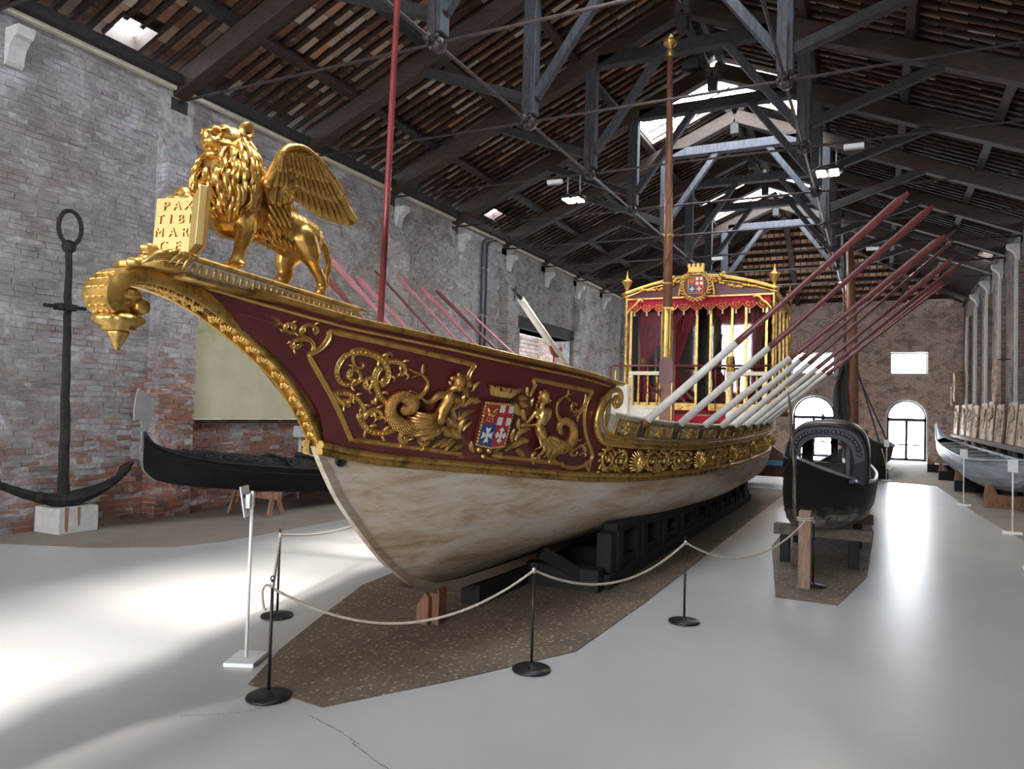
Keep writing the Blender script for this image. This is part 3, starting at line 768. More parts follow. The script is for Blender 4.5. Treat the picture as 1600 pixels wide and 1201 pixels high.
# ridge lanterns: glass, bars and pale boarded reveals
for n, (k, kind) in enumerate(LANT):
    lo = tag(empty('window_%d' % (n+7), (XC, TY(k)+1.5, 10)), 'roof lantern on the ridge, %s from the camera' % ['first', 'second', 'third', 'fourth', 'fifth'][n], kind='structure')
    ya, yb = TY(k)+.3, TY(k+1)-.3
    for side, LX in ((-1, LXA), (1, LXB)):
        if kind == 'open' and side < 0: continue      # unseen near openings, added on the sunny slope only
        if kind == 'glass':
            for i in range(4):
                a, b = ya+(yb-ya)*i/4+.02, ya+(yb-ya)*(i+1)/4-.02
                mb = MB(); mb.add([slope_pt(side, s, y, o_) for o_ in (.30, .32) for s, y in ((.03, a), (LX, a), (LX, b), (.03, b))], [(0, 1, 2, 3), (7, 6, 5, 4), (0, 4, 5, 1), (1, 5, 6, 2), (2, 6, 7, 3), (3, 7, 4, 0)]); mb.build('pane', 'lantern_glow', lo)
        for i in range(5):
            y = ya+(yb-ya)*i/4
            mb = MB(); mb.bar(slope_pt(side, 0, y, .29), slope_pt(side, LX, y, .29), .04, .06); mb.build('glazing_bar', 'white_paint', lo)
        mb = MB(); mb.bar(slope_pt(side, LX, ya, .13), slope_pt(side, LX, yb, .13), .04, .42, (side*.42, 0, 1)); mb.build('side_board', 'cream_paint', lo)
        for y in (ya, yb):
            mb = MB(); mb.bar(slope_pt(side, 0, y, .13), slope_pt(side, LX, y, .13), .04, .42, (side*.42, 0, 1)); mb.build('end_board', 'cream_paint', lo)
for n, (a, b, c, d) in enumerate(SKYH):
    side = -1 if a < XC else 1
    lo = tag(empty('window_%d' % (n+12), ((a+b)/2, (c+d)/2, 7.5)), ['small roof light over the left wall above the anchor', 'small roof light low on the left roof slope behind the bow pole', 'small roof light low on the right roof slope'][n], kind='structure')
    s0, s1 = sorted((abs(a-XC), abs(b-XC)))
    mb = MB(); mb.add([slope_pt(side, s, y, o_) for o_ in (.24, .26) for s, y in ((s0, c), (s1, c), (s1, d), (s0, d))], [(0, 1, 2, 3), (7, 6, 5, 4), (0, 4, 5, 1), (1, 5, 6, 2), (2, 6, 7, 3), (3, 7, 4, 0)]); mb.build('pane', 'window_glow', lo)
    for s in (s0, s1):
        mb = MB(); mb.bar(slope_pt(side, s, c, .1), slope_pt(side, s, d, .1), .03, .3, (side*.42, 0, 1)); mb.build('side_board', 'rafter_wood', lo)
    for y in (c, d):
        mb = MB(); mb.bar(slope_pt(side, s0, y, .1), slope_pt(side, s1, y, .1), .03, .3, (side*.42, 0, 1)); mb.build('end_board', 'rafter_wood', lo)

# ---- trusses (iron-tied queen post trusses)
ROD_Z = 6.9; NL, NR = -5.5, -1.3
def truss(k, label):
    y = TY(k); t = thing('roof_truss', (XC, y, ROD_Z), label, 'roof truss', 'timber roof trusses across the hall')
    def add(nm, p, q, w, h, mat, up=(0, 0, 1)):
        mb = MB(); mb.bar(p, q, w, h, up); o = mb.build(nm, mat, t); bevel(o, .012); return o
    for side in (-1, 1):
        xe = XC+side*(HW+.3); d = np.array((side*.42, 0, 1))/1.085*.17
        add('rafter', np.array((xe, y, zl(xe)))+d, np.array((XC-side*.05, y, zl(XC)))+d, .26, .34, 'rafter_wood', (side*.42, 0, 1))
        nx = NL if side < 0 else NR
        add('queen_post', (nx, y, ROD_Z+.10), (nx, y, zl(nx)+.1), .24, .22, 'queen_wood_lit', (0, 1, 0))
        ix = nx-side*1.45
        add('strut', (nx-side*.10, y, ROD_Z+.42), (ix, y, 9.15), .15, .17, 'queen_wood_lit', (0, 1, 0))
        ox = nx+side*2.25
        add('strut', (nx+side*.10, y, ROD_Z+.42), (ox, y, zl(ox)+.06), .17, .17, 'truss_wood', (0, 1, 0))
        for dy in (-.15, .15):
            mb = MB(); mb.box((nx-.035, y+dy-.012, ROD_Z-.02), (nx+.035, y+dy+.012, ROD_Z+.85)); mb.build('iron_strap', 'iron_rod', t)
        # forged joint under the post
        mb = MB(); mb.lathe([(.0, -.1), (.10, -.09), (.12, 0), (.10, .09), (0, .1)], (nx, y, ROD_Z-.02), (0, 1, 0), 12)
        for a in range(6):
            mb.ell((nx+.09*math.cos(a*PI/3), y-.10, ROD_Z-.02+.09*math.sin(a*PI/3)), .035, n=8, m=5)
        mb.build('joint_plate', 'iron_rod', t, True)
        mb = MB(); mb.box((xe-.1-(.2 if side > 0 else 0), y-.16, 6.72), (xe+.1+(.2 if side < 0 else 0), y+.16, 6.93)); mb.build('bearing_block', 'truss_wood', t)
    add('collar_beam', (XC-1.75, y, 9.22), (XC+1.75, y, 9.22), .24, .26, 'queen_wood_lit' if k >= 5 else 'truss_wood', (0, 1, 0))
    add('king_block', (XC, y, 9.55), (XC, y, 10.1), .22, .22, 'truss_wood', (0, 1, 0))
    mb = MB(); mb.tube([(WL-.1, y, ROD_Z), (WR+.1, y, ROD_Z)], .024, 8); mb.build('tie_rod', 'iron_rod', t, True)
for k in range(-3, 9):
    if k < 0: lab = 'timber roof truss behind the viewer, %s from the end wall' % ords[k+3].replace('nearest', 'first')
    elif k == 0: lab = 'timber roof truss directly overhead at the very top of the picture'
    else: lab = 'dark timber roof truss with iron tie rod, %s in front of the camera' % ords[k] if k > 1 else 'dark timber roof truss with iron tie rod, nearest one springing behind the lion'
    truss(k, lab)
for nx, nm in ((NL, 'left'), (NR, 'right')):
    t = thing('long_tie_rod', (nx, 15, ROD_Z), 'long iron rod joining the feet of the %s queen posts along the hall' % nm, 'iron rod')
    mb = MB(); mb.tube([(nx, YF, ROD_Z-.02), (nx, YB, ROD_Z-.02)], .027, 8); mb.build('rod', 'iron_rod', t, True)
    for k in range(0, 11):
        mb = MB(); mb.tube([(nx, TY(k)-.3, ROD_Z-.02), (nx, TY(k)-.24, ROD_Z-.02)], .06, 8); mb.build('turnbuckle', 'iron_rod', t, True)
# bronze-gold lion: chains of (station, height, radius) in metres
LION = {'body':[(3.21,3.07,0.154),(3.38,3.06,0.1353),(3.57,3.05,0.1197),(3.75,3.04,0.1194),(3.86,3.02,0.1174)],'belly':[(3.2,2.98,0.1152),(3.41,2.98,0.088),(3.63,2.98,0.0834)],'legs':[(-3.38,[(3.23,3.02,0.0954),(3.21,2.92,0.0684),(3.18,2.81,0.0453),(3.16,2.74,0.0413),(3.14,2.7,0.0449)]),(-3.6,[(3.2,3.06,0.0929),(3.1,3.05,0.0645),(3.02,3.06,0.0523),(2.95,3.07,0.0625)]),(-3.38,[(3.74,2.97,0.1095),(3.77,2.88,0.0761),(3.81,2.82,0.0469),(3.87,2.75,0.0387),(3.9,2.69,0.0389),(3.88,2.65,0.0431)]),(-3.64,[(3.9,2.99,0.1153),(3.83,2.89,0.0875),(3.82,2.81,0.0611),(3.83,2.76,0.0525),(3.8,2.73,0.0565)])],'paw':[(-3.38,[(3.1,2.69,0.0185),(3.13,2.69,0.0186),(3.16,2.7,0.0187)]),(-3.58,[(2.88,3.03,0.0289),(2.91,3.03,0.0291),(2.94,3.04,0.0293)]),(-3.38,[(3.84,2.63,0.0192),(3.88,2.64,0.0194)]),(-3.64,[(3.75,2.71,0.0215),(3.79,2.71,0.0217)])],'head':[(3.19,3.45,0.0961),(3.12,3.44,0.0758),(3.06,3.42,0.0524),(3.02,3.43,0.0371)],'muzzle':[(3.01,3.45,0.0259),(3.06,3.48,0.0337),(3.13,3.5,0.0418),(3.02,3.4,0.0334),(3.06,3.39,0.0299)],'jaw':[(3.13,3.37,0.0493),(3.07,3.34,0.03),(3.03,3.33,0.026)],'tongue':[(3.09,3.38,0.0226),(3.04,3.36,0.0186)],'eye':[(3.06,3.46,0.0149)],'brow':[(3.03,3.47,0.0148),(3.09,3.49,0.0187)],'ear':[(3.22,3.52,0.0422),(3.22,3.51,0.0269)],'nostril':[(2.97,3.43,0.011)],'mane_axis':[(3.22,3.46,0.1044),(3.21,3.38,0.1543),(3.19,3.27,0.192),(3.17,3.17,0.1987),(3.17,3.07,0.1756),(3.16,2.99,0.1295),(3.18,2.93,0.0764)],'wing_out':[(3.28,3.19),(3.34,3.31),(3.37,3.4),(3.42,3.46),(3.49,3.49),(3.57,3.5),(3.71,3.46),(3.87,3.37),(4.01,3.26),(4.09,3.18),(4.07,3.14),(3.93,3.12),(3.82,3.12),(3.73,3.13),(3.63,3.15),(3.53,3.18),(3.48,3.13),(3.41,3.11),(3.34,3.1)],'primary':[[(3.36,3.3),(3.35,3.1)],[(3.39,3.3),(3.4,3.1)],[(3.43,3.31),(3.45,3.13)],[(3.46,3.32),(3.51,3.17)],[(3.5,3.32),(3.57,3.15)],[(3.54,3.33),(3.63,3.14)],[(3.57,3.34),(3.69,3.13)],[(3.61,3.34),(3.75,3.12)],[(3.65,3.35),(3.82,3.11)],[(3.68,3.36),(3.89,3.11)],[(3.72,3.36),(3.95,3.11)],[(3.76,3.37),(4.02,3.12)],[(3.8,3.38),(4.08,3.16)]],'secondary':[[(3.35,3.35),(3.34,3.2)],[(3.38,3.36),(3.38,3.21)],[(3.4,3.36),(3.42,3.22)],[(3.43,3.37),(3.47,3.25)],[(3.46,3.37),(3.52,3.24)],[(3.49,3.38),(3.56,3.24)],[(3.52,3.38),(3.61,3.23)],[(3.55,3.39),(3.66,3.23)],[(3.59,3.39),(3.71,3.23)],[(3.62,3.4),(3.76,3.23)],[(3.65,3.4),(3.81,3.23)],[(3.68,3.41),(3.86,3.24)],[(3.71,3.41),(3.91,3.27)]],'covert':[[(3.35,3.39),(3.35,3.29)],[(3.37,3.39),(3.39,3.3)],[(3.4,3.4),(3.43,3.32)],[(3.43,3.4),(3.47,3.32)],[(3.46,3.41),(3.51,3.32)],[(3.49,3.42),(3.54,3.32)],[(3.52,3.42),(3.58,3.32)],[(3.55,3.43),(3.62,3.32)],[(3.58,3.43),(3.67,3.33)],[(3.61,3.44),(3.71,3.33)],[(3.64,3.44),(3.75,3.34)],[(3.36,3.42),(3.37,3.36)],[(3.39,3.42),(3.41,3.37)],[(3.42,3.43),(3.44,3.37)],[(3.45,3.44),(3.48,3.38)],[(3.48,3.44),(3.51,3.38)],[(3.51,3.45),(3.55,3.38)],[(3.54,3.45),(3.59,3.39)],[(3.58,3.46),(3.63,3.39)]],'book':[(-3.36,2.82,2.68),(-3.6,2.76,2.7),(-3.6,2.78,2.99),(-3.36,2.84,3.02)],'nose':[(2.5,2.6,0.0292),(2.55,2.62,0.0329),(2.59,2.68,0.0399),(2.57,2.69,0.0298),(2.64,2.62,0.0269),(2.7,2.65,0.0306),(2.77,2.67,0.0346),(2.82,2.69,0.028)]}
# relief ornament traced on the side of the barge: station along the hull, height, radius (metres)
ORN = {'frame':[[(3.79,2.376),(4.371,2.321),(5.131,2.239)],[(5.131,2.239),(5.098,2.18),(5.102,2.123),(5.152,2.072)],[(3.792,2.373),(3.806,2.331),(3.787,2.277),(3.75,2.238),(3.704,2.214)],[(3.703,2.216),(3.984,1.936),(4.237,1.652)],[(4.231,1.652),(4.658,1.599),(5.274,1.522)],[(5.901,2.114),(5.865,2.165)],[(5.865,2.165),(6.314,2.128),(6.818,2.092)],[(6.818,2.092),(6.755,2.005),(6.745,1.88),(6.791,1.756),(6.867,1.645),(6.978,1.532),(7.038,1.45),(6.983,1.379),(6.813,1.343),(6.644,1.361),(6.565,1.396)],[(6.567,1.391),(6.168,1.437),(5.768,1.481)]],'scroll':[([(3.724,2.231),(3.723,2.272),(3.688,2.305),(3.631,2.325),(3.604,2.358),(3.625,2.39),(3.677,2.396),(3.715,2.369),(3.699,2.347)],0.0166,0.0124),([(3.688,2.305),(3.633,2.305),(3.585,2.29),(3.579,2.26),(3.614,2.25),(3.643,2.275)],0.0164,0.0123),([(3.637,2.326),(3.578,2.34),(3.53,2.34),(3.495,2.367),(3.512,2.391),(3.557,2.383),(3.557,2.356)],0.0143,0.0102),([(3.499,2.372),(3.455,2.392),(3.411,2.407)],0.0088,0.0048),([(3.465,2.393),(3.442,2.376),(3.417,2.373)],0.0079,0.004),([(3.453,2.402),(3.417,2.417),(3.381,2.42)],0.0079,0.0039),([(3.363,2.428),(3.361,2.429)],0.007,0.0035),([(3.332,2.435),(3.331,2.436)],0.0046,0.0023),([(4.007,2.247),(3.959,2.217),(3.938,2.151),(3.959,2.087),(4.021,2.041),(4.094,2.039),(4.135,2.075),(4.118,2.118),(4.067,2.137),(4.032,2.119),(4.047,2.081),(4.092,2.072)],0.0216,0.013),([(3.991,2.246),(4.064,2.262),(4.168,2.252),(4.27,2.211),(4.335,2.142),(4.347,2.074),(4.314,2.038)],0.0302,0.0216),([(4.274,2.178),(4.245,2.137),(4.249,2.08),(4.292,2.014),(4.346,1.959),(4.409,1.92)],0.0293,0.0225),([(4.286,2.201),(4.34,2.216),(4.411,2.21),(4.469,2.173),(4.468,2.129),(4.42,2.114)],0.0248,0.0135),([(4.315,2.214),(4.282,2.246),(4.3,2.27),(4.334,2.25)],0.0181,0.0091),([(4.021,2.243),(4.032,2.2),(4.071,2.159),(4.112,2.151),(4.128,2.174),(4.103,2.189)],0.013,0.0087),([(4.233,2.046),(4.242,2.074),(4.211,2.09),(4.18,2.071),(4.183,2.038),(4.219,2.017),(4.246,2.033),(4.222,2.051)],0.0202,0.0135),([(4.288,1.911),(4.315,1.941),(4.377,1.948)],0.0182,0.0091),([(3.972,1.979),(4.019,1.937),(4.074,1.905),(4.121,1.89),(4.102,1.923),(4.064,1.927)],0.0217,0.013),([(3.982,1.969),(4.049,1.98),(4.123,1.963),(4.193,1.926),(4.246,1.87),(4.264,1.819)],0.0217,0.0174),([(4.125,1.94),(4.108,1.923),(4.129,1.901)],0.0155,0.0089),([(4.215,1.841),(4.273,1.773),(4.36,1.715),(4.467,1.697),(4.556,1.725)],0.0293,0.0225),([(4.278,1.784),(4.279,1.836),(4.325,1.864),(4.392,1.844),(4.4,1.807),(4.358,1.814)],0.0251,0.0137),([(4.319,1.82),(4.338,1.849),(4.363,1.853)],0.0183,0.0092),([(4.643,1.715),(4.624,1.678),(4.649,1.636),(4.694,1.626),(4.697,1.654),(4.666,1.669)],0.0216,0.0144),([(4.82,1.69),(4.815,1.646),(4.854,1.608),(4.898,1.611),(4.889,1.646),(4.857,1.652)],0.0221,0.0147),([(6.16,1.52),(6.123,1.493),(6.139,1.454),(6.194,1.438),(6.227,1.461),(6.188,1.486)],0.0186,0.0116),([(6.354,1.506),(6.345,1.472),(6.391,1.436),(6.441,1.439),(6.43,1.469)],0.0178,0.0119),([(6.492,1.502),(6.597,1.514),(6.686,1.557),(6.729,1.617),(6.712,1.663)],0.0205,0.009),([(6.639,1.488),(6.736,1.536),(6.82,1.56),(6.893,1.527),(6.875,1.481),(6.819,1.473)],0.0184,0.0123),([(6.673,1.487),(6.704,1.471),(6.769,1.474),(6.772,1.505)],0.0135,0.0092),([(6.705,2.065),(6.718,2.001),(6.69,1.93),(6.61,1.888),(6.538,1.902),(6.51,1.946),(6.546,1.971),(6.597,1.953)],0.016,0.0111),([(6.69,1.93),(6.669,1.869),(6.652,1.839),(6.661,1.799)],0.0184,0.0092),([(6.944,1.396),(6.992,1.342),(7.035,1.298)],0.0152,0.0089),([(7.029,1.403),(7.041,1.329),(7.041,1.293)],0.0154,0.009),([(5.463,1.52),(5.35,1.575),(5.243,1.645),(5.156,1.735),(5.12,1.814),(5.112,1.923),(5.133,2.01),(5.162,2.037)],0.0054,0.0037),([(5.146,1.646),(5.073,1.672)],0.0041,0.0031),([(5.523,1.518),(5.654,1.542),(5.781,1.594),(5.832,1.694),(5.904,1.776),(5.895,1.886),(5.866,2.014)],0.0054,0.0038),([(5.248,1.494),(5.35,1.498),(5.472,1.503)],0.0073,0.0052),([(5.524,1.487),(5.639,1.465),(5.749,1.434)],0.0086,0.0054)],'leaf':[[(5.062,1.657),(4.945,1.588)],[(5.122,1.65),(5.024,1.583)],[(5.152,1.636),(5.079,1.563)],[(5.252,1.596),(5.121,1.559)],[(5.217,1.655),(5.071,1.734)],[(5.113,1.669),(4.981,1.756)],[(5.146,1.747),(4.983,1.829)],[(5.177,1.714),(5.186,1.815)],[(5.202,1.714),(5.258,1.793)],[(5.117,1.798),(5.235,1.884)],[(5.099,1.811),(5.023,1.892)],[(5.115,1.907),(5.106,2.016)],[(5.131,1.908),(5.246,1.988)],[(5.15,1.985),(5.064,2.103)],[(5.174,2.037),(5.214,2.116)],[(5.801,1.612),(5.775,1.735)],[(5.83,1.63),(5.903,1.744)],[(5.87,1.693),(5.988,1.735)],[(5.868,1.601),(6.008,1.618)],[(5.853,1.721),(5.793,1.821)],[(5.894,1.804),(5.817,1.903)],[(5.823,1.849),(5.685,1.963)],[(5.878,1.932),(5.75,1.965)],[(5.841,1.995),(5.709,2.004)],[(5.854,2.013),(5.798,2.093)],[(5.881,2.014),(5.917,2.125)],[(5.61,1.534),(5.74,1.603)],[(5.749,1.535),(5.846,1.593)],[(5.879,1.546),(6.012,1.482)],[(5.807,1.566),(5.995,1.637)],[(5.397,1.53),(5.319,1.631)],[(5.603,1.507),(5.768,1.475)],[(5.178,1.697),(5.162,1.815)],[(5.298,1.953),(5.161,1.982)],[(5.926,1.933),(5.918,2.006)]],'ball':[(5.435,1.56,0.0312),(5.549,1.551,0.0316),(5.508,1.499,0.0262),(5.427,1.564,0.0156),(5.162,2.034,0.0116)],'shield':[(5.322,1.955),(5.662,1.943),(5.676,1.594),(5.359,1.616),(5.52,1.584)],'crown_bot':[(5.379,2.013),(5.632,1.999)],'crown_top':[(5.343,2.061),(5.699,2.044)],'crown_mer':[(5.326,2.111),(5.443,2.099)],'mer1':{'torso':[[(4.883,1.827,0.0544),(4.892,1.883,0.0469),(4.91,1.946,0.0519),(4.911,1.987,0.0544)],[(4.831,1.997,0.0318),(4.91,2.002,0.0371),(5.011,1.971,0.0326)],[(4.92,2.009,0.0272),(4.94,2.047,0.0248),(4.971,2.077,0.0448),(4.97,2.111,0.0522)],[(4.818,1.989,0.0305),(4.781,1.949,0.0243),(4.731,1.941,0.0193)],[(4.731,1.941,0.0193),(4.701,1.958,0.0144),(4.677,1.972,0.0132)],[(5.031,1.969,0.0301),(5.067,1.932,0.0215),(5.036,1.899,0.0176)]],'bump':[(4.891,1.962,0.0271),(4.99,1.932,0.0263)],'hair':[(4.912,2.129,0.0271),(4.952,2.156,0.0322),(5.01,2.144,0.0337),(5.063,2.096,0.0315),(5.077,2.046,0.0252),(4.91,2.095,0.0197),(5.049,2.051,0.0226),(4.987,2.136,0.0299)],'face':[(4.96,2.076,0.0099),(4.937,2.09,0.0074),(4.979,2.087,0.0075),(4.968,2.054,0.0087)],'tail':[[(4.85,1.796,0.0468),(4.744,1.764,0.0559),(4.633,1.757,0.0598),(4.52,1.793,0.0542),(4.444,1.863,0.0465),(4.435,1.933,0.0441),(4.48,1.977,0.0396),(4.556,1.98,0.0353),(4.639,1.969,0.0262),(4.697,2.007,0.0204),(4.712,2.068,0.018),(4.674,2.114,0.0155),(4.632,2.135,0.0142)],[(4.48,1.977,0.035),(4.599,1.943,0.0474),(4.622,1.902,0.0453),(4.576,1.877,0.0403),(4.533,1.9,0.0306)]],'fin':[[(4.632,2.135,0.0131),(4.577,2.147,0.0212),(4.504,2.169,0.0058)],[(4.632,2.135,0.0131),(4.625,2.171,0.0166),(4.617,2.215,0.0047)],[(4.626,2.135,0.013),(4.585,2.127,0.0141),(4.545,2.101,0.0047)],[(4.635,1.998,0.0119),(4.577,2.014,0.0165),(4.562,2.002,0.0071)]],'skirt':[[(4.853,1.864),(4.642,1.836)],[(4.87,1.84),(4.62,1.788)],[(4.885,1.821),(4.665,1.715)],[(4.898,1.809),(4.757,1.665)],[(4.911,1.796),(4.837,1.684)],[(4.92,1.79),(4.909,1.727)]]},'mer2':{'torso':[[(6.104,1.692,0.0524),(6.07,1.735,0.0466),(6.052,1.786,0.0409),(6.049,1.842,0.0483),(6.056,1.884,0.0483)],[(5.98,1.883,0.0276),(6.052,1.898,0.0334),(6.139,1.898,0.0319)],[(6.048,1.917,0.026),(6.033,1.954,0.0241),(6.04,1.999,0.0426),(6.017,2.031,0.048)],[(6.148,1.895,0.0319),(6.169,1.844,0.0264),(6.138,1.787,0.0216)],[(6.138,1.787,0.0216),(6.045,1.772,0.0176),(5.956,1.765,0.0138),(5.902,1.765,0.011)],[(5.976,1.874,0.0239),(5.951,1.832,0.0184),(5.93,1.799,0.0137)]],'bump':[(5.996,1.842,0.0221),(6.061,1.847,0.0242)],'hair':[(5.972,2.054,0.0257),(6.019,2.065,0.0277),(5.972,2.017,0.0239),(5.98,1.976,0.0202),(5.977,1.943,0.0165),(5.986,1.916,0.0129)],'face':[(6.079,2.0,0.0084),(6.054,2.015,0.0056),(6.073,1.978,0.0065)],'tail':[[(6.182,1.644,0.0435),(6.292,1.623,0.0555),(6.418,1.587,0.0563),(6.523,1.581,0.0531),(6.59,1.634,0.0495),(6.593,1.709,0.0455),(6.526,1.779,0.0412),(6.427,1.808,0.0369),(6.368,1.778,0.0328),(6.383,1.72,0.0309),(6.448,1.69,0.0214)],[(6.384,1.797,0.029),(6.319,1.845,0.0211),(6.282,1.902,0.0181),(6.276,1.96,0.0171),(6.32,2.007,0.0163),(6.368,2.03,0.0144)]],'fin':[[(6.368,2.03,0.0144),(6.397,2.064,0.0231),(6.396,2.093,0.0096)],[(6.368,2.03,0.0144),(6.448,2.061,0.0194),(6.521,2.069,0.0059)],[(6.368,2.03,0.0125),(6.433,2.007,0.0155),(6.46,1.979,0.0049)]],'skirt':[[(6.07,1.674),(6.106,1.55)],[(6.097,1.673),(6.19,1.5)],[(6.143,1.668),(6.272,1.489)],[(6.185,1.673),(6.361,1.486)],[(6.231,1.663),(6.43,1.504)],[(6.265,1.653),(6.476,1.542)]]},'mask':[(7.887,1.369),(9.628,1.298),(11.161,1.304),(12.733,1.332),(14.144,1.372)],'notch':[7.858,8.741,9.595,10.334,11.094,11.889,12.75,13.538,14.258]}
# ================================================================== CEREMONIAL BARGE
CX, BEAM = -3.5, 1.6
def curve(pts):
    P = spline(pts, 160); return lambda y: np.interp(y, P[:, 0], P[:, 1])
zm = curve([(2.4, 1.95), (3.2, 1.76), (4.02, 1.60), (4.29, 1.547), (4.56, 1.504), (5.17, 1.437), (5.79, 1.373), (6.45, 1.303), (7.235, 1.236), (8.46, 1.183), (10.7, 1.158), (13.4, 1.19), (15.2, 1.235), (18, 1.36), (21, 1.6)])
zr = curve([(2.3, 2.66), (2.885, 2.602), (3.255, 2.547), (3.84, 2.47), (4.19, 2.44), (4.79, 2.395), (5.53, 2.335), (6.58, 2.262), (7.3, 2.185), (8, 2.12)])
zg = curve([(6.6, 1.94), (7.33, 1.872), (8.06, 1.819), (8.72, 1.791), (9.85, 1.760), (11.56, 1.752), (13.5, 1.78), (15.3, 1.842), (18, 1.98), (21, 2.2)])
zf = curve([(6.6, 1.68), (7.1, 1.62), (7.54, 1.555), (8.8, 1.493), (9.9, 1.480), (11.6, 1.498), (13.5, 1.53), (15.4, 1.583), (18, 1.70), (21, 1.92)])
zk = curve([(3.98, 1.62), (4.06, 1.56), (4.15, 1.43), (4.3, 1.23), (4.54, .99), (4.88, .69), (5.25, .46), (5.5, .375), (6.2, .325), (8, .30), (15, .31), (18, .42), (20, .7), (21, 1.0)])
def b_top(y, z):
    y = np.asarray(y, float); z = np.asarray(z, float)
    ys = 4.12-(z-1.57)*1.25
    t = np.clip((y-ys)/(13-ys), 0, 1)
    return .06+(BEAM-.06)*(1-(1-t)**2.2)-np.clip(y-14.2, 0, 9)**2*.028
def SP(y, z, off=0.0, sg=1):
    """point on (or proud of) the topside"""
    e = 1e-3
    b = float(b_top(y, z)); dy = float(b_top(y+e, z)-b)/e; dz = float(b_top(y, z+e)-b)/e
    n = np.array((1., -dy, -dz)); n /= np.linalg.norm(n)
    p = np.array((CX+b, y, z))+n*off
    if sg < 0: p[0] = 2*CX-p[0]
    return p
def SN(y, z):
    e = 1e-3; b = float(b_top(y, z)); n = np.array((1., -float(b_top(y+e, z)-b)/e, -float(b_top(y, z+e)-b)/e)); return n/np.linalg.norm(n)
STEM = spline([(5.42, .385), (5.25, .45), (4.88, .69), (4.54, .99), (4.3, 1.23), (4.15, 1.43), (4.06, 1.57), (3.92, 1.82), (3.66, 2.07), (3.38, 2.25), (3.12, 2.38), (2.9, 2.46), (2.75, 2.50)], 80)
def stem_y(z): return np.interp(z, STEM[:, 1], STEM[:, 0])
barge = thing('ceremonial_barge', (CX, 10, .3), 'long dark red and white ceremonial rowing barge covered in gilded carving', 'barge')

# ---- white bottom planking, strake by strake
NS = 9
ys = np.concatenate([np.linspace(4.03, 5.6, 26), np.linspace(5.75, 20.6, 50)])
def bottom(y, s, sg=1, off=0.0):
    a, k = float(zm(y)), float(zk(y)); k = min(k, a-.002)
    p = np.interp(y, [4, 4.8, 6.5, 9.6, 12], [1.25, 1.7, 2.3, 2.55, 3.3])
    z = a-s*(a-k); b = (float(b_top(y, a)))*(1-s**p)*(1 if y > 4.6 else np.interp(y, [4.0, 4.6], [.55, 1]))
    b = max(b, .022)+off
    return (CX+sg*b, y, z)
for sg in (1, -1):
    for i in range(NS):
        s0, s1 = i/NS, (i+1)/NS
        P = [[bottom(y, s, sg, (.0035 if i % 2 else .0)+RNG.uniform(0, .0008)) for s in np.linspace(s0, s1+.004, 4)] for y in ys]
        mb = MB(); mb.grid(P, flip=sg < 0); o = mb.build('strake', 'hull_white', barge, True)
mb = MB(); mb.grid([[(CX-.07, y, float(zk(y))-.0), (CX-.07, y, float(zk(y))-.09), (CX+.07, y, float(zk(y))-.09), (CX+.07, y, float(zk(y)))] for y in np.linspace(5.2, 20.4, 40)]); mb.build('keel', 'hull_white', barge)

# ---- dark red topsides
YENDZ = [1.2, 1.62, 1.68, 2.05, 2.10, 2.3]; YENDY = [7.1, 7.1, 6.98, 6.98, 7.22, 7.28]
def topside(sg):
    rows = []
    for v in np.linspace(0, 1, 22):
        # the row starts where the stem rakes through this height
        yy = np.linspace(2.7, 4.6, 200); zz = zm(yy)+v*(zr(yy)-zm(yy)); k = int(np.argmin(np.abs(yy-stem_y(np.clip(zz, .4, 2.5))))); y0 = max(yy[k]+.02, 2.76)
        zend = float(zm(7)+v*(zr(7)-zm(7))); y1 = float(np.interp(zend, YENDZ, YENDY))
        row = []
        for u in np.linspace(0, 1, 44):
            y = y0+(y1-y0)*u**1.15; z = float(zm(y)+v*(zr(y)-zm(y))); row.append(SP(y, z, 0, sg))
        rows.append(row)
    mb = MB(); mb.grid(rows, flip=sg > 0); n0 = len(mb.v)
    inner = [[(p[0]-sg*.05, p[1]+.02, p[2]) for p in r] for r in rows]; mb.grid(inner, flip=sg < 0)
    end = [[r[-1], i[-1]] for r, i in zip(rows, inner)]; mb.grid(end, flip=sg < 0)
    mb.build('topside', 'hull_red', barge, False); return rows
def band(sg, ya, yb, zlo, zhi, off0, off1, name, mat, n=70, m=5, thick=.05):
    yv = np.linspace(ya, yb, n); rows = [[SP(y, float(zlo(y))+(float(zhi(y))-float(zlo(y)))*v, off0+(off1-off0)*v, sg) for y in yv] for v in np.linspace(0, 1, m)]
    mb = MB(); mb.grid(rows, flip=sg > 0); inner = [[(p[0]-sg*thick, p[1], p[2]) for p in r] for r in rows]; mb.grid(inner, flip=sg < 0)
    mb.grid([[a, b] for a, b in zip(rows[-1], inner[-1])], flip=sg > 0)
    return mb.build(name, mat, barge, True)
def rail(sg, ya, yb, zfn, prof, name, mat, off=0.0, n=60, dz=0.0):
    """sweep a moulding profile [(out, up)...] along the hull side"""
    rows = []
    for y in np.linspace(ya, yb, n):
        z = float(zfn(y))+dz; p = SP(y, z, off, 1); nn = SN(y, z); nn = np.array((nn[0], nn[1], 0)); nn /= np.linalg.norm(nn)
        row = []
        for a, b in prof:
            q = p+nn*a+np.array((0, 0, b))
            if sg < 0: q[0] = 2*CX-q[0]
            row.append(q)
        rows.append(row)
    mb = MB(); mb.grid(rows, closed=True, flip=sg < 0); m = len(prof); mb.f.append(tuple(range(m))); mb.f.append(tuple(range((n-1)*m, n*m))[::-1])
    return autosmooth(mb.build(name, mat, barge), 50)
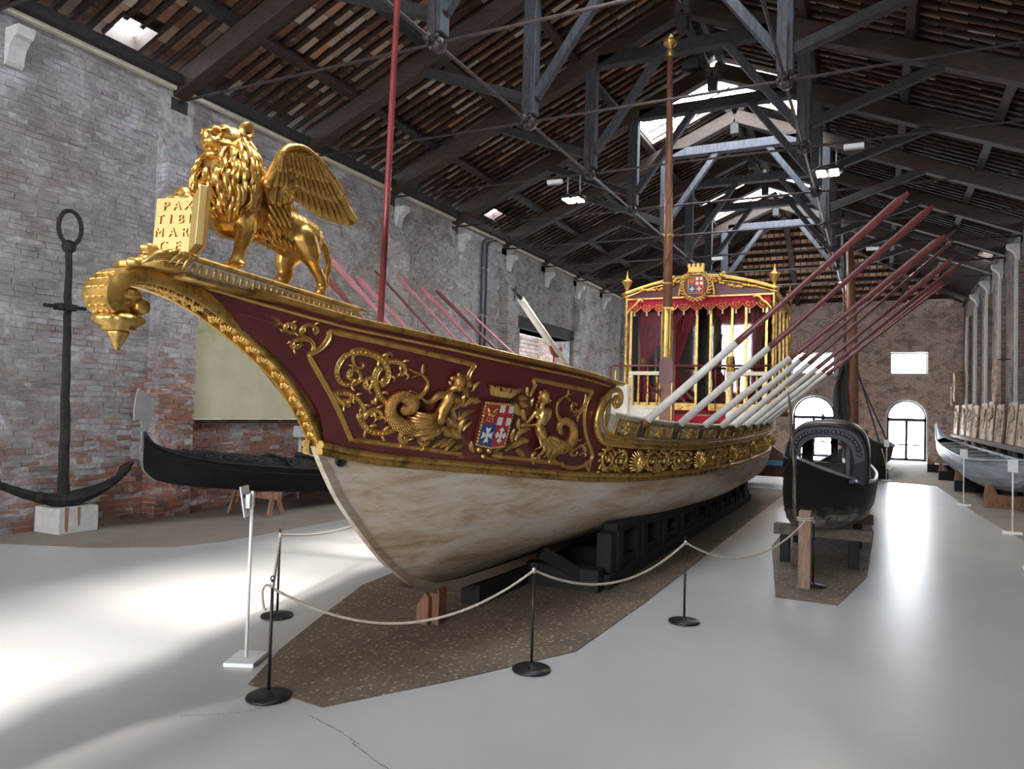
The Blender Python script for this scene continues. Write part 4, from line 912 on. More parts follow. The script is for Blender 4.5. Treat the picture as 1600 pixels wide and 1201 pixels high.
MOULD = [(-.03, -.055), (.018, -.055), (.03, -.045), (.03, -.02), (.018, -.012), (.034, .0), (.038, .02), (.028, .036), (.014, .042), (-.03, .042)]
CAP = [(-.11, -.02), (.035, -.02), (.055, -.008), (.055, .012), (.04, .022), (-.11, .022)]
for sg in (1, -1):
    topside(sg)
    band(sg, 6.95, 20.6, zm, zf, 0, 0, 'frieze_ground', 'hull_red')
    band(sg, 7.15, 20.6, zf, zg, .012, .055, 'gunwale_panel', 'cream_paint')
    rail(sg, 4.0, 20.6, zm, MOULD, 'waterline_moulding', 'gold_mould', 0, 90)
    rail(sg, 2.85, 7.32, zr, CAP, 'rail_cap', 'gold_mould', 0, 50, .0)
    rail(sg, 2.85, 7.1, zr, [(-.01, -.02), (.016, -.02), (.022, -.01), (.016, 0), (-.01, 0)], 'rail_bead', 'gold_ornament', 0, 50, -.045)
    rail(sg, 7.1, 20.6, zf, [(-.03, -.03), (.03, -.03), (.045, -.015), (.045, .005), (.03, .015), (.05, .03), (.058, .05), (.045, .07), (.02, .075), (-.03, .075)], 'gunwale_moulding', 'gold_mould', .005, 80, .0)
    rail(sg, 7.2, 20.6, zg, [(-.13, -.012), (.07, -.012), (.08, 0), (.07, .014), (-.13, .014)], 'gunwale_cap', 'cream_paint', .0, 80, .0)
# the deck
mb = MB(); yv = np.linspace(4.6, 20.5, 40)
mb.grid([[(CX-float(b_top(y, 1.5))+.03, y, np.interp(y, [4.6, 7, 20], [1.75, 1.60, 1.62])), (CX+float(b_top(y, 1.5))-.03, y, np.interp(y, [4.6, 7, 20], [1.75, 1.60, 1.62]))] for y in yv], flip=True); mb.build('deck', 'white_paint', barge)
# foredeck between the bulwarks
mb = MB(); mb.grid([[(CX-float(b_top(y, zr(y)))+.05, y, float(zr(y))-.14), (CX+float(b_top(y, zr(y)))-.05, y, float(zr(y))-.14)] for y in np.linspace(3.2, 6.2, 16)], flip=True); mb.build('foredeck', 'white_paint', barge)

# ---- stem: white below, carved gilt strap above curling over into a crook
mb = MB(); k0 = [i for i in range(len(STEM)) if STEM[i, 1] < 1.62]; rows = []
for i in k0:
    y, z = STEM[i]; j = min(i+1, len(STEM)-1); d = np.array((0, STEM[j, 0]-STEM[i-1 if i else 0, 0], STEM[j, 1]-STEM[i-1 if i else 0, 1])); d /= np.linalg.norm(d); nrm = np.array((0, -d[2], d[1]))
    c = np.array((CX, y, z)); rows.append([c+nrm*(-.02)+np.array((.026, 0, 0)), c+nrm*.035+np.array((.022, 0, 0)), c+nrm*.035-np.array((.022, 0, 0)), c-nrm*.02-np.array((.026, 0, 0))])
for r in rows:
    for q in r: pass
mb.grid(rows, closed=True); o = mb.build('stem_post', 'hull_white', barge, fix=True)
CROOK = spline([(4.05, 1.60), (3.93, 1.80), (3.70, 2.05), (3.45, 2.225), (3.16, 2.38), (2.93, 2.475), (2.76, 2.515), (2.62, 2.53), (2.53, 2.52), (2.46, 2.485), (2.425, 2.44), (2.43, 2.395), (2.46, 2.365)], 70)
def crook_frame(i):
    a, b = CROOK[max(i-1, 0)], CROOK[min(i+1, len(CROOK)-1)]; d = np.array((0, b[0]-a[0], b[1]-a[1])); d /= np.linalg.norm(d); nrm = np.array((0, -d[2], d[1]))
    return np.array((CX, CROOK[i, 0], CROOK[i, 1])), d, nrm      # nrm points to the outer (under) side
def crook_w(i): return np.interp(i/(len(CROOK)-1), [0, .25, .6, .85, 1], [.05, .08, .11, .11, .095])
mb = MB(); rows = []
for i in range(len(CROOK)):
    c, d, nn = crook_frame(i); w = crook_w(i); X1 = np.array((1., 0, 0))
    # strap: thick rims, hollow carved trough on the under side
    pr_ = [(-w, -.03), (-w*.9, -.055), (w*.9, -.055), (w, -.03), (w, .022), (w*.93, .034), (w*.78, .03), (w*.72, .004), (-w*.72, .004), (-w*.78, .03), (-w*.93, .034), (-w, .022)]
    rows.append([c+X1*a-nn*(-b) for a, b in pr_])
mb.grid(rows, closed=True); m = 12; mb.f.append(tuple(range((len(rows)-1)*m, len(rows)*m)))
autosmooth(mb.build('stem_strap', 'gold_stem', barge, fix=True), 45)
# acanthus husks marching down the trough of the strap
for j in range(27):
    i = int(np.interp(j, [0, 26], [3, 60])); c, d, nn = crook_frame(i); w = crook_w(i)*.62; L_ = .052*np.interp(j, [0, 26], [.75, 1.35])
    mb = MB(); X1 = np.array((1., 0, 0)); c = c+nn*.012
    for sgn in (-1, 1):
        for f in range(3):
            p0 = c+d*(-L_*.5); p2 = c+X1*sgn*w*(.35+.3*f)+d*L_*(.55-.3*f)+nn*.004; p1 = (p0+p2)/2+nn*.016+X1*sgn*w*.12
            mb.tube(spline([p0, p1, p2], 6), [.004, .012*(w/.07+.3), .013*(w/.07+.3), .012, .008, .003], 6)
    mb.ell(c+nn*.012+d*L_*.2, (w*.28, L_*.35, w*.2), n=8, m=6)
    mb.build('acanthus_husk', 'gold_stem', barge, True)
# inner volute and ribbed flutes of the crook
mb = MB()
for j in range(9):
    i = 60+j; c, d, nn = crook_frame(min(i, 69)); w = crook_w(min(i, 69))*.7
    mb.tube([c-np.array((w, 0, 0))+nn*.012, c+nn*.016, c+np.array((w, 0, 0))+nn*.012], .009, 6)
mb.build('crook_flutes', 'gold_stem', barge, True)
mb = MB(); mb.lathe([(0, -.09), (.035, -.088), (.045, -.06), (.038, 0), (.045, .06), (.035, .088), (0, .09)], (CX, 2.585, 2.375), (1, 0, 0), 16); mb.build('crook_volute', 'gold_stem', barge, True)
# scale-like carving on the outer back of the crook
for i in range(52, 68, 3):
    c, d, nn = crook_frame(i)
    for q in (-.05, 0, .05):
        mb = MB(); mb.ell(c-nn*.055+np.array((q, 0, 0)), (.018, .018, .009), n=8, m=6); mb.build('crook_scale', 'gold_stem', barge, True)
# turned pendant with leafy collar
mb = MB(); P0 = (CX, 2.505, 2.415)
mb.lathe([(.0, .05), (.08, .05), (.10, .03), (.105, .01), (.10, -.005), (.085, -.015), (.09, -.025), (.08, -.04), (.058, -.05), (.06, -.085), (.07, -.09), (0, -.09)], P0, (0, 0, 1), 28)
mb.build('pendant_cup', 'gold_stem', barge, True)
mb = MB(); mb.lathe([(.05, -.08), (.08, -.085), (.112, -.10), (.12, -.122), (.10, -.142), (.08, -.152), (.084, -.165), (.064, -.172), (0, -.174)], P0, (0, 0, 1), 36, 12, .07)
mb.build('pendant_collar', 'gold_mould', barge, True)
mb = MB(); mb.lathe([(.05, -.175), (.05, -.185), (.038, -.21), (.026, -.235), (.014, -.26), (.010, -.272), (0, -.274)], P0, (0, 0, 1), 20, 5, .12); mb.build('pendant_drop', 'gold_mould', barge, True)

# ---- bow platform (cornice with egg-and-dart) that carries the lion
def plat_z(y): return np.interp(y, [2.3, 2.7, 4.2], [2.675, 2.665, 2.575])
def plat_sweep(name, mat, prof, y0, y1, w0=.255, w1=.255, n=12):
    rows = []
    for y in np.linspace(y0, y1, n):
        w = np.interp(y, [y0, y1], [w0, w1]); zt = plat_z(y)
        rows.append([(CX+w+a, y, zt+b) for a, b in prof]+[(CX-w-a, y, zt+b) for a, b in prof[::-1]])
    mb = MB(); mb.grid(rows, closed=True); m = 2*len(prof); mb.f.append(tuple(range(m))); mb.f.append(tuple(range((n-1)*m, n*m))[::-1])
    return autosmooth(mb.build(name, mat, barge, fix=True), 40)
plat_sweep('platform_top', 'gold_mould', [(0, 0), (.012, -.004), (.02, -.014), (.012, -.026), (-.01, -.03)], 2.70, 4.20)
plat_sweep('platform_cove', 'cream_paint', [(-.015, -.028), (-.03, -.06), (-.055, -.095)], 2.72, 4.16)
plat_sweep('platform_bead', 'gold_mould', [(-.05, -.092), (-.038, -.10), (-.04, -.115), (-.06, -.122)], 2.72, 4.13)
for sg in (1, -1):
    for i in range(30):
        y = 2.76+i*.0475; z = plat_z(y)-.063
        mb = MB(); mb.ell((0, 0, 0), (.012, .013, .03), n=8, m=6); o = mb.build('egg_moulding', 'gold_ornament', barge, True); o.matrix_parent_inverse = Matrix.Identity(4); o.location = Vector((CX+sg*.223, y, z))-barge.location; o.rotation_euler = (0, sg*.45, 0)
# nose of the platform: swept bracket, acanthus and two scroll bosses
mb = MB(); mb.prism([(-.235, 2.71), (.235, 2.71), (.20, 2.60), (.13, 2.52), (.0, 2.49), (-.10, 2.53), (-.2, 2.62)], lambda a, b, t: (CX+a, b, t), 2.572, 2.612); bevel(mb.build('platform_nose', 'gold_mould', barge, False, True), .01, 2)
mb = MB()
for y, z, r in LION['nose'][:4]:
    for q in range(-2, 3): mb.ell((CX+.10+q*.013, y+.008*abs(q)-.012, z-.012), (r*.45, r*.95, r*(1.0-.08*abs(q))), n=10, m=8)
voxel(mb, 'scroll_boss', 'gold_ornament', barge, .008, 3)
mb = MB()
for j in range(7):
    a = j/6; p0 = np.array((CX+.20, 2.74-.02*j, 2.625)); p2 = np.array((CX+.24-.05*a, 2.68-.20*a, 2.575+.03*math.sin(a*PI))); 
    mb.tube(spline([p0, (p0+p2)/2+np.array((.03, 0, .035+.01*(j % 2))), p2], 8), [.008, .018, .022, .022, .02, .016, .010, .004], 7)
mb.build('acanthus_leaf', 'gold_mould', barge, True)
# ---- relief carving on the starboard bow
def stroke(mb, path, w0, w1, h=None, n=None, beads=False):
    P = spline(path, n or max(14, 5*len(path))); m = len(P); rows = []
    for i in range(m):
        y, z = P[i][:2]; t = i/(m-1); w = w0+(w1-w0)*t
        if t < .06: w *= .5+t/.12
        hh = (h or w*.9)
        a, b = P[max(i-1, 0)], P[min(i+1, m-1)]; p = SP(y, z); nn = SN(y, z)
        d = SP(*b[:2])-SP(*a[:2]); d /= (np.linalg.norm(d)+1e-9); s = np.cross(nn, d); s /= np.linalg.norm(s)
        rows.append([p+s*w*c+nn*(hh*e-.003) for c, e in ((-1, 0), (-.82, .6), (-.45, .75), (-.2, .45), (.2, .5), (.5, 1.0), (.85, .65), (1, 0))])
    mb.grid(rows); f0 = len(mb.v)-m*8; mb.f.append(tuple(range(f0, f0+8))); mb.f.append(tuple(range(f0+(m-1)*8, f0+m*8))[::-1])
    if beads:
        for i in range(2, m-1, 2):
            y, z = P[i][:2]; w = w0+(w1-w0)*i/(m-1); mb.ell(SP(y, z, w*.4), w*.42, n=7, m=5)
    return P
for path in ORN['frame']:
    mb = MB(); P = np.array(path)
    for q in range(len(P)-1): pass
    stroke(mb, path, .021, .021, .018, max(20, 12*len(path)))
    mb.build('panel_moulding', 'gold_ornament', barge, False, True)
for path, w0, w1 in ORN['scroll']:
    mb = MB(); P = stroke(mb, path, w0, w1, beads=w0 > .02)
    # leafy tip: small curled lobes beside the end of each larger scroll
    if w0 > .014 and len(path) > 4:
        for t in (.45, .75):
            i = int(t*(len(P)-1)); y, z = P[i][:2]; d = np.array(P[min(i+2, len(P)-1)][:2])-np.array(P[i-2][:2]); d /= np.linalg.norm(d)+1e-9
            for sgn in (-1, 1):
                n2 = np.array((-d[1], d[0]))*sgn; q0 = np.array((y, z))+n2*w0*.5; q1 = q0+n2*w0*1.1+d*w0*.7; q2 = q0+n2*w0*1.25+d*w0*2.0; mb.tube(spline([SP(*q0, .002), SP(*q1, .014), SP(*q2, .002)], 7), np.array([.2, .36, .44, .42, .34, .22, .05])*w0, 7)
    autosmooth(mb.build('gilt_scroll', 'gold_ornament', barge, False, True), 50)
for a, b in ORN['leaf']:
    a = np.array(a); b = np.array(b); mb = MB(); d = b-a; ln = np.linalg.norm(d); n2 = np.array((-d[1], d[0]))/ln; rows = []
    lift = RNG.uniform(.006, .016)
    for t in np.linspace(0, 1, 9):
        w = ln*.20*math.sin(PI*min(1, t*.96+.04))**.75; c = a+d*t+n2*ln*.05*math.sin(PI*t)
        rows.append([SP(*(c-n2*w), .003), SP(*(c-n2*w*.5), .010+lift*t), SP(*c, .018+lift*t), SP(*(c+n2*w*.5), .010+lift*t), SP(*(c+n2*w), .003)])
    mb.grid(rows); mb.build('laurel_leaf', 'gold_ornament', barge, True, True)
for y, z, r in ORN['ball']:
    mb = MB(); mb.ell(SP(y, z, r*.35), r*.9); mb.build('gilt_boss', 'gold_ornament', barge, True)
# coat of arms
def bil(u, v, off):
    TL, TR, BR, BL, _ = [np.array(p) for p in ORN['shield']]
    q = (TL*(1-u)+TR*u)*(1-v)+(BL*(1-u)+BR*u)*v; return SP(q[0], q[1], off)
arms = tag(empty('coat_of_arms', SP(5.5, 1.78)), 'painted shield with four quarters and a mural crown'); arms.parent = barge; arms.matrix_parent_inverse = barge.matrix_world.inverted()
arms['label'] = 'painted shield of four quarters under a mural crown'
del arms['label']; arms['label'] = 'red, white and blue quartered shield under a gilt mural crown'
def quad(nm, mat, pts, o0, o1):
    mb = MB(); mb.prism(pts, lambda a, b, t: bil(a, b, t), o0, o1); return mb.build(nm, mat, arms, False, True)
quad('shield_board', 'hull_red', [(0, 0), (1, 0), (1, 1), (.5, 1.07), (0, 1)], .0, .045)
quad('quarter', 'pigment_red', [(.02, .02), (.5, .02), (.5, .5), (.02, .5)], .044, .050)
quad('quarter', 'pigment_white', [(.5, .02), (.98, .02), (.98, .5), (.5, .5)], .044, .050)
quad('quarter', 'pigment_blue', [(.02, .5), (.5, .5), (.5, 1.05), (.02, .985)], .044, .050)
quad('quarter', 'pigment_red', [(.5, .5), (.98, .5), (.98, .985), (.5, 1.05)], .044, .050)
quad('red_cross', 'pigment_red', [(.68, .02), (.80, .02), (.80, .20), (.98, .20), (.98, .31), (.80, .31), (.80, .5), (.68, .5), (.68, .31), (.5, .31), (.5, .20), (.68, .20)], .05, .054)
def maltese(cu, cv, ru, rv):
    pts = []
    for a in range(4):
        for da, r in ((-24, 1), (0, .74), (24, 1), (45, .13)):
            an = math.radians(90*a+da); pts.append((cu+ru*r*math.cos(an), cv+rv*r*math.sin(an)))
    return pts
quad('white_cross', 'pigment_white', maltese(.26, .76, .21, .21), .05, .055)
c, k = (.74, .74), .035
pts = []
for a in range(4):
    an = a*PI/2
    def R_(x, y): return (c[0]+x*math.cos(an)-y*math.sin(an), c[1]+x*math.sin(an)+y*math.cos(an))
    pts += [R_(.03, -.03), R_(.10, -.03), R_(.11, -.07), R_(.15, -.07), R_(.16, -.03), R_(.20, 0), R_(.16, .03), R_(.15, .07), R_(.11, .07), R_(.10, .03)]
quad('white_cross', 'pigment_white', pts, .05, .055)
mb = MB()       # small gilt winged beast in the first quarter
for u, v, r in [(.30, .28, .016), (.24, .27, .017), (.17, .26, .016), (.13, .17, .018), (.10, .13, .012), (.30, .19, .012), (.35, .15, .010), (.40, .13, .008), (.14, .34, .008), (.12, .40, .008), (.22, .36, .008), (.21, .42, .008), (.31, .36, .008), (.33, .42, .008), (.37, .24, .007), (.41, .20, .006)]: mb.ell(bil(u, v, .054), r, n=8, m=6)
mb.build('gilt_beast', 'gold_ornament', arms, True)
mb = MB()       # beaded gilt edge
B4 = [(0, 0), (1, 0), (1, 1), (.5, 1.07), (0, 1), (0, 0)]
for (a, b), (c_, d) in zip(B4[:-1], B4[1:]):
    for t in np.linspace(0, 1, 14 if abs(a-c_)+abs(b-d) > .7 else 8)[:-1]: mb.ell(bil(a+(c_-a)*t, b+(d-b)*t, .045), .013, n=7, m=5)
mb.build('beaded_edge', 'gold_ornament', arms, True)
# mural crown
A, B = np.array(ORN['crown_bot'][0]), np.array(ORN['crown_bot'][1]); T0_, T1_ = np.array(ORN['crown_top'][0]), np.array(ORN['crown_top'][1])
def cr(u, v, off): q = (A*(1-u)+B*u)*(1-v)+(T0_*(1-u)+T1_*u)*v; return SP(q[0], q[1], off)
mb = MB(); n = 16
outer = [[cr(u, v, .015+.065*math.sin(PI*u)**.6*(.8+.25*v)) for u in np.linspace(0, 1, n)] for v in (0, .15, .2, 1.0)]
mb.grid(outer); mb.grid([[p, SP(p[1], p[2], 0)] for p in outer[-1]]); mb.build('crown_band', 'gold_ornament', arms, True, True)
for u0 in (.02, .28, .53, .78):
    mb = MB()
    mb.prism([(u0, 1.0), (u0+.19, 1.0), (u0+.19, 1.75), (u0+.14, 1.75), (u0+.14, 1.55), (u0+.05, 1.55), (u0+.05, 1.75), (u0, 1.75)], lambda a, b, t: cr(a, b, t+.065*math.sin(PI*min(max(a, 0), 1))**.6), .0, .02)
    mb.build('crown_merlon', 'gold_ornament', arms, False, True)

# mermaids in high relief
def P3(p, k=.55): return SP(p[0], p[1], p[2]*k)
def mermaid(D, name, label):
    e = tag(empty(name, SP(*D['torso'][0][0][:2])), None); e['label'] = label; e.parent = barge; e.matrix_parent_inverse = barge.matrix_world.inverted()
    mb = MB()
    for chn in D['torso']: mb.chain([P3(p, 1.0) for p in chn], [p[2]*.97 for p in chn], 10)
    for p in D['bump']: mb.ell(SP(p[0], p[1], p[2]*2.1), p[2]*.82)
    for p in D['face']: mb.ell(SP(p[0], p[1], D['torso'][2][2][2]*1.9), p[2]*1.1, n=8, m=6)
    # hands: palm and five fingers at the ends of the arms
    for chn in (D['torso'][4], D['torso'][5]):
        a, b = np.array(P3(chn[-2], .9)), np.array(P3(chn[-1], .9)); d = (b-a)/np.linalg.norm(b-a); nn = SN(*chn[-1][:2]); s = np.cross(nn, d)
        for f in range(5): mb.chain([b+s*(f-2)*.006, b+d*(.03 if f else .018)+s*(f-2)*.009, b+d*(.045 if f else .024)+s*(f-2)*.009-nn*.008], [.005, .0045, .004], 6)
    voxel(mb, 'body', 'gold_bronze' if name.endswith('woman') else 'gold_ornament', e, .0052, 3)
    mb = MB()
    for p in D['hair']: 
        for q in range(4): mb.ell(SP(p[0]+RNG.uniform(-.5, .5)*p[2], p[1]+RNG.uniform(-.5, .5)*p[2], p[2]*(1.1+.3*RNG.uniform())), p[2]*.62, n=8, m=6)
    mb.build('hair', 'gold_bronze', e, True)
    mb = MB()
    for chn in D['tail']:
        pts = spline([P3(p, .55) for p in chn], 6*len(chn)); rr = spline([(p[2]*.92, 0, 0) for p in chn], 6*len(chn))[:, 0]
        mb.tube(pts, rr, 14)
        # rows of scales
        for i in range(2, len(pts)-2):
            if rr[i] < .02: continue
            nn = SN(pts[i][1], pts[i][2]); d = pts[i+1]-pts[i-1]; d /= np.linalg.norm(d); s = np.cross(nn, d)
            for a in np.linspace(-1.1, 1.1, 7): 
                off = a+(.18 if i % 2 else 0); mb.ell(pts[i]+(s*math.sin(off)+nn*math.cos(off))*rr[i]*.97, rr[i]*.20, n=6, m=4)
    mb.build('fish_tail', 'gold_bronze', e, True)
    for chn in D['fin']:
        mb = MB(); mb.tube(spline([P3(p, .6) for p in chn], 10), spline([(p[2], 0, 0) for p in chn], 10)[:, 0], 10, flat=.45); mb.build('tail_fin', 'gold_bronze', e, True)
    for a, b in D['skirt']:
        a, b = np.array(a), np.array(b); mb = MB(); d = b-a; n2 = np.array((-d[1], d[0]))
        for j in range(4):
            q = a+d*.02+n2*(j-1.5)*.03; r_ = b+n2*(j-1.5)*.10; ln = np.linalg.norm(d)
            mb.tube([SP(*q, .06), SP(*((q+r_)/2+n2*.03), .105), SP(*(q*.2+r_*.8), .07), SP(*r_, .022)], [ln*.06, ln*.085, ln*.07, ln*.025], 7)
        mb.build('skirt_leaf', 'gold_bronze' if name.endswith('woman') else 'gold_ornament', e, True)
mermaid(ORN['mer1'], 'mermaid_woman', 'bronze gilt mermaid leaning back with a coiled scaly tail')
mermaid(ORN['mer2'], 'mermaid_figure', 'bright gilt mermaid turned away from the shield, holding a branch')

# volute that ends the high bulwark and runs into the gunwale
def px_path(pts): return pts
VOL = [(7.30, 2.02), (7.26, 2.06), (7.21, 2.05), (7.20, 2.00), (7.25, 1.96), (7.32, 1.99), (7.33, 2.06), (7.27, 2.115), (7.16, 2.12), (7.06, 2.07), (6.98, 1.98), (6.94, 1.88), (6.95, 1.77), (7.02, 1.67), (7.14, 1.60), (7.35, 1.575), (7.7, 1.56)]
VOL2 = [(7.18, 2.03), (7.10, 1.98), (7.06, 1.88), (7.09, 1.78), (7.18, 1.70), (7.35, 1.66), (7.7, 1.635)]
for sg in (1, -1):
    for path, w in ((VOL, .033), (VOL2, .016)):
        P = spline(path, 70); mb = MB(); pts = []
        for y, z in P:
            q = SP(y, z, .03, sg); pts.append(q)
        mb.tube(pts, np.linspace(.35, 1, 70)**.4*w if path is VOL else w, 10); mb.build('gunwale_volute', 'gold_stem', barge, True)
    mb = MB(); mb.prism([(y, z) for y, z in spline(VOL[8:16], 24)]+[(7.35, 1.83), (7.2, 1.88)], lambda a, b, t: SP(a, b, t, sg), -.02, .015); mb.build('volute_panel', 'cream_paint', barge, False, True)

# gunwale panels, notches and rosettes; frieze masks and scrollwork (starboard)
NOTCH = ORN['notch']
edges_ = [7.28]+[v for n_ in NOTCH for v in (n_-.10, n_+.10)]+[15.2]
for i in range(0, len(edges_)-1, 2):
    a, b = edges_[i], edges_[i+1]
    if b-a < .1: continue
    zc = (zg(a)+zf(a))/2
    def FR(u, v, t):
        y = a+(b-a)*u; z0, z1 = float(zf(y))+.095, float(zg(y))-.035; return SP(y, z0+(z1-z0)*v, t+.035+.03*v)
    for r in (((0, 0), (1, 0), (1, .13), (0, .13)), ((0, .87), (1, .87), (1, 1), (0, 1)), ((0, 0), (.05, 0), (.05, 1), (0, 1)), ((.95, 0), (1, 0), (1, 1), (.95, 1))):
        mb = MB(); mb.prism(list(r), FR, -.005, .014); mb.build('panel_fillet', 'gold_mould', barge, False, True)
    mb = MB(); w = .085
    for j in range(16):
        an = 2*PI*j/16; rad = w*(1 if j % 2 else .75)
        ym, zc_ = (a+b)/2, None
        p0 = FR(.5, .5, .012); p1 = FR(.5+rad*math.cos(an)*1.25/(b-a), .5+rad*math.sin(an)/.14*.72, .008)
        mb.tube([p0, (np.array(p0)*.4+np.array(p1)*.6)+SN((a+b)/2, 1.7)*.014, p1], [.006, .016, .006], 6)
    mb.ell(FR(.5, .5, .02), .024); mb.build('rosette', 'gold_ornament', barge, True)
    for u in (.16, .84):
        mb = MB()
        for dv in (.28, .5, .72): mb.ell(FR(u, dv, .004), (.014, .02, .014), n=7, m=5)
        mb.ell(FR(u+(.08 if u < .5 else -.08), .5, .004), (.014, .03, .012), n=7, m=5); mb.build('panel_husk', 'gold_ornament', barge, True)
for n_ in NOTCH:
    mb = MB(); mb.prism([(n_-.085, .0), (n_+.085, .0), (n_+.085, 1), (n_-.085, 1)], lambda y, v, t: SP(y, float(zf(y))+.10+(float(zg(y))-float(zf(y))-.12)*v, t+.02+.03*v), .0, .016); mb.build('oar_notch', 'old_wood', barge, False, True)
def frz(y, v, off):
    z0, z1 = float(zm(y))+.05, float(zf(y))-.04; return SP(y, z0+(z1-z0)*v, off)
MASK = [m_[0] for m_ in ORN['mask']]
for y in MASK+[15.6]:
    mb = MB()
    for j in range(17):
        an = PI*(-.28)+PI*1.56*j/16; ru, rv = .165, .56
        p0 = frz(y+.03*math.cos(an), .42+.1*math.sin(an), .065); p1 = frz(y+ru*math.cos(an), .48+rv*math.sin(an), .035)
        mb.tube([p0, (np.array(p0)+np.array(p1))/2+SN(y, 1.3)*.022, p1], [.012, .016, .010], 6)
    for u, v, r, h in [(0, .45, .062, .04), (0, .28, .045, .045), (0, .14, .028, .035), (-.02, .52, .016, .09), (.02, .52, .016, .09), (0, .42, .015, .105), (0, .60, .05, .05), (0, .30, .018, .085)]: mb.ell(frz(y+u*1.15, v, h+.02), (r*.9, r*1.15, r*1.2), n=9, m=7)
    mb.build('lion_mask', 'gold_ornament', barge, True)
def acanth(y0, y1, flip):
    mb = MB()
    L_ = y1-y0
    for f in (0, 1):
        s = 1 if (f == 0) ^ flip else -1; c = y0+L_*(.3 if f == 0 else .7)
        sp_ = []
        for t in np.linspace(0, 1, 26):
            an = s*(t*3.6*PI)+PI*.5; r = (1-t)**.9
            sp_.append(frz(c+L_*.23*r*math.cos(an), .5+.44*r*math.sin(an), .02))
        mb.tube(sp_, np.linspace(.022, .008, 26), 7)
        for t in np.linspace(0, 1, 13):
            an = s*t*2*PI; a = frz(c+L_*.24*math.cos(an), .5+.42*math.sin(an), .012); b = frz(c+L_*.30*math.cos(an+.35), .5+.5*math.sin(an+.35), .004)
            mb.tube([a, (np.array(a)+np.array(b))/2+SN(c, 1.3)*.014, b], [.014, .016, .004], 6)
        mb.ell(frz(c, .5, .03), .028, n=8, m=6)
    for j in range(int(46*L_)):
        q, v, an = y0+L_*RNG.uniform(.02, .98), RNG.uniform(.02, .98), RNG.uniform(0, 2*PI); du, dv = .05*math.cos(an), .16*math.sin(an)
        mb.tube(spline([frz(q, v, .006), frz(q+du*.6-dv*.06, min(max(v+dv*.6, -.02), 1.02), .024), frz(q+du, min(max(v+dv, -.02), 1.02), .006)], 5), [.006, .013, .015, .011, .003], 6)
    return mb.build('frieze_scroll', 'gold_ornament', barge, True)
prev = 7.12
for m_ in MASK+[15.6]:
    if m_-.15-prev > .5:
        if m_-prev > 1.0:
            h = (prev+m_-.15)/2; acanth(prev+.02, h, False); acanth(h, m_-.16, True)
        else: acanth(prev+.02, m_-.16, False)
    prev = m_+.16
mb = MB(); mb.lathe([(.018, -.01), (.042, -.008), (.042, .012), (.022, .016), (.018, .0)], SP(4.22, 1.50, .012), SN(4.22, 1.5), 18); mb.build('hawse_ring', 'black_metal', barge, True)
# ================================================================== WINGED LION ON THE BOW
lion = thing('winged_lion_statue', (CX, 3.4, 2.63), 'golden winged lion statue standing on the bow of the red barge', 'statue')
def LP(p, x=CX): return np.array((x, p[0], p[1]))
mb = MB()
B_ = LION['body']
for i, p in enumerate(B_): pass
for a, b in zip(B_[:-1], B_[1:]):
    for t in np.linspace(0, 1, 5): 
        q = np.array(a)*(1-t)+np.array(b)*t; mb.ell((CX, q[0], q[1]), (q[2]*1.02, q[2]*1.0, q[2]*1.0))
for p in LION['belly']: mb.ell(LP(p), (p[2]*1.05, p[2]*1.2, p[2]))
for x, chn in LION['legs']:
    pts = spline([(x if k else (x*.6+CX*.4), p[0], p[1]) for k, p in enumerate(chn)], 4*len(chn)); rr = spline([(p[2], 0, 0) for p in chn], 4*len(chn))[:, 0]
    for q, r in zip(pts, rr): mb.ell(q, r*.95, n=10, m=7)
for x, toes in LION['paw']:
    for k, p in enumerate(toes):
        mb.ell((x+(.0 if len(toes) == 3 else .0)+(k-1)*.028, p[0]-.012, p[1]), (p[2]*.9, p[2]*1.3, p[2]*.9), n=8, m=6)
        mb.ell((x+(k-1)*.028+.02, p[0], p[1]), (p[2]*.8, p[2]*1.1, p[2]*.8), n=8, m=6)
# tail hanging behind the rump
tl = spline([(CX, 3.95, 3.05), (CX+.03, 4.02, 2.98), (CX+.05, 4.04, 2.86), (CX+.03, 4.02, 2.74)], 14)
for q in tl: mb.ell(q, .026, n=8, m=6)
mb.ell(tl[-1], (.04, .04, .06))
voxel(mb, 'body', 'gold_lion', lion, .0085, 5)
# head
mb = MB()
H_ = LION['head']
for a, b in zip(H_[:-1], H_[1:]):
    for t in np.linspace(0, 1, 5):
        q = np.array(a)*(1-t)+np.array(b)*t; mb.ell((CX, q[0], q[1]), (q[2]*1.0, q[2], q[2]*.95))
for p in LION['muzzle']: mb.ell(LP(p), (p[2]*1.25, p[2]*1.1, p[2]*.9))
for s in (-1, 1):
    a, b = LION['muzzle'][3], LION['muzzle'][4]
    mb.chain([(CX+s*.025, a[0], a[1]), (CX+s*.05, b[0], b[1]), (CX+s*.066, b[0]+.05, b[1]+.005)], [a[2], b[2]*1.05, b[2]*.9])
    for k, p in enumerate(LION['brow']): mb.ell((CX+s*(.045+.012*k), p[0], p[1]), (.02, .028, .014))
J_ = LION['jaw']
mb.chain([LP(p) for p in J_], [p[2]*.95 for p in J_])
for s in (-1, 1): mb.chain([(CX+s*.05, J_[0][0]+.02, J_[0][1]+.02), (CX+s*.025, J_[2][0]+.01, J_[2][1])], [.035, .022])
voxel(mb, 'head', 'gold_lion', lion, .0062, 3)
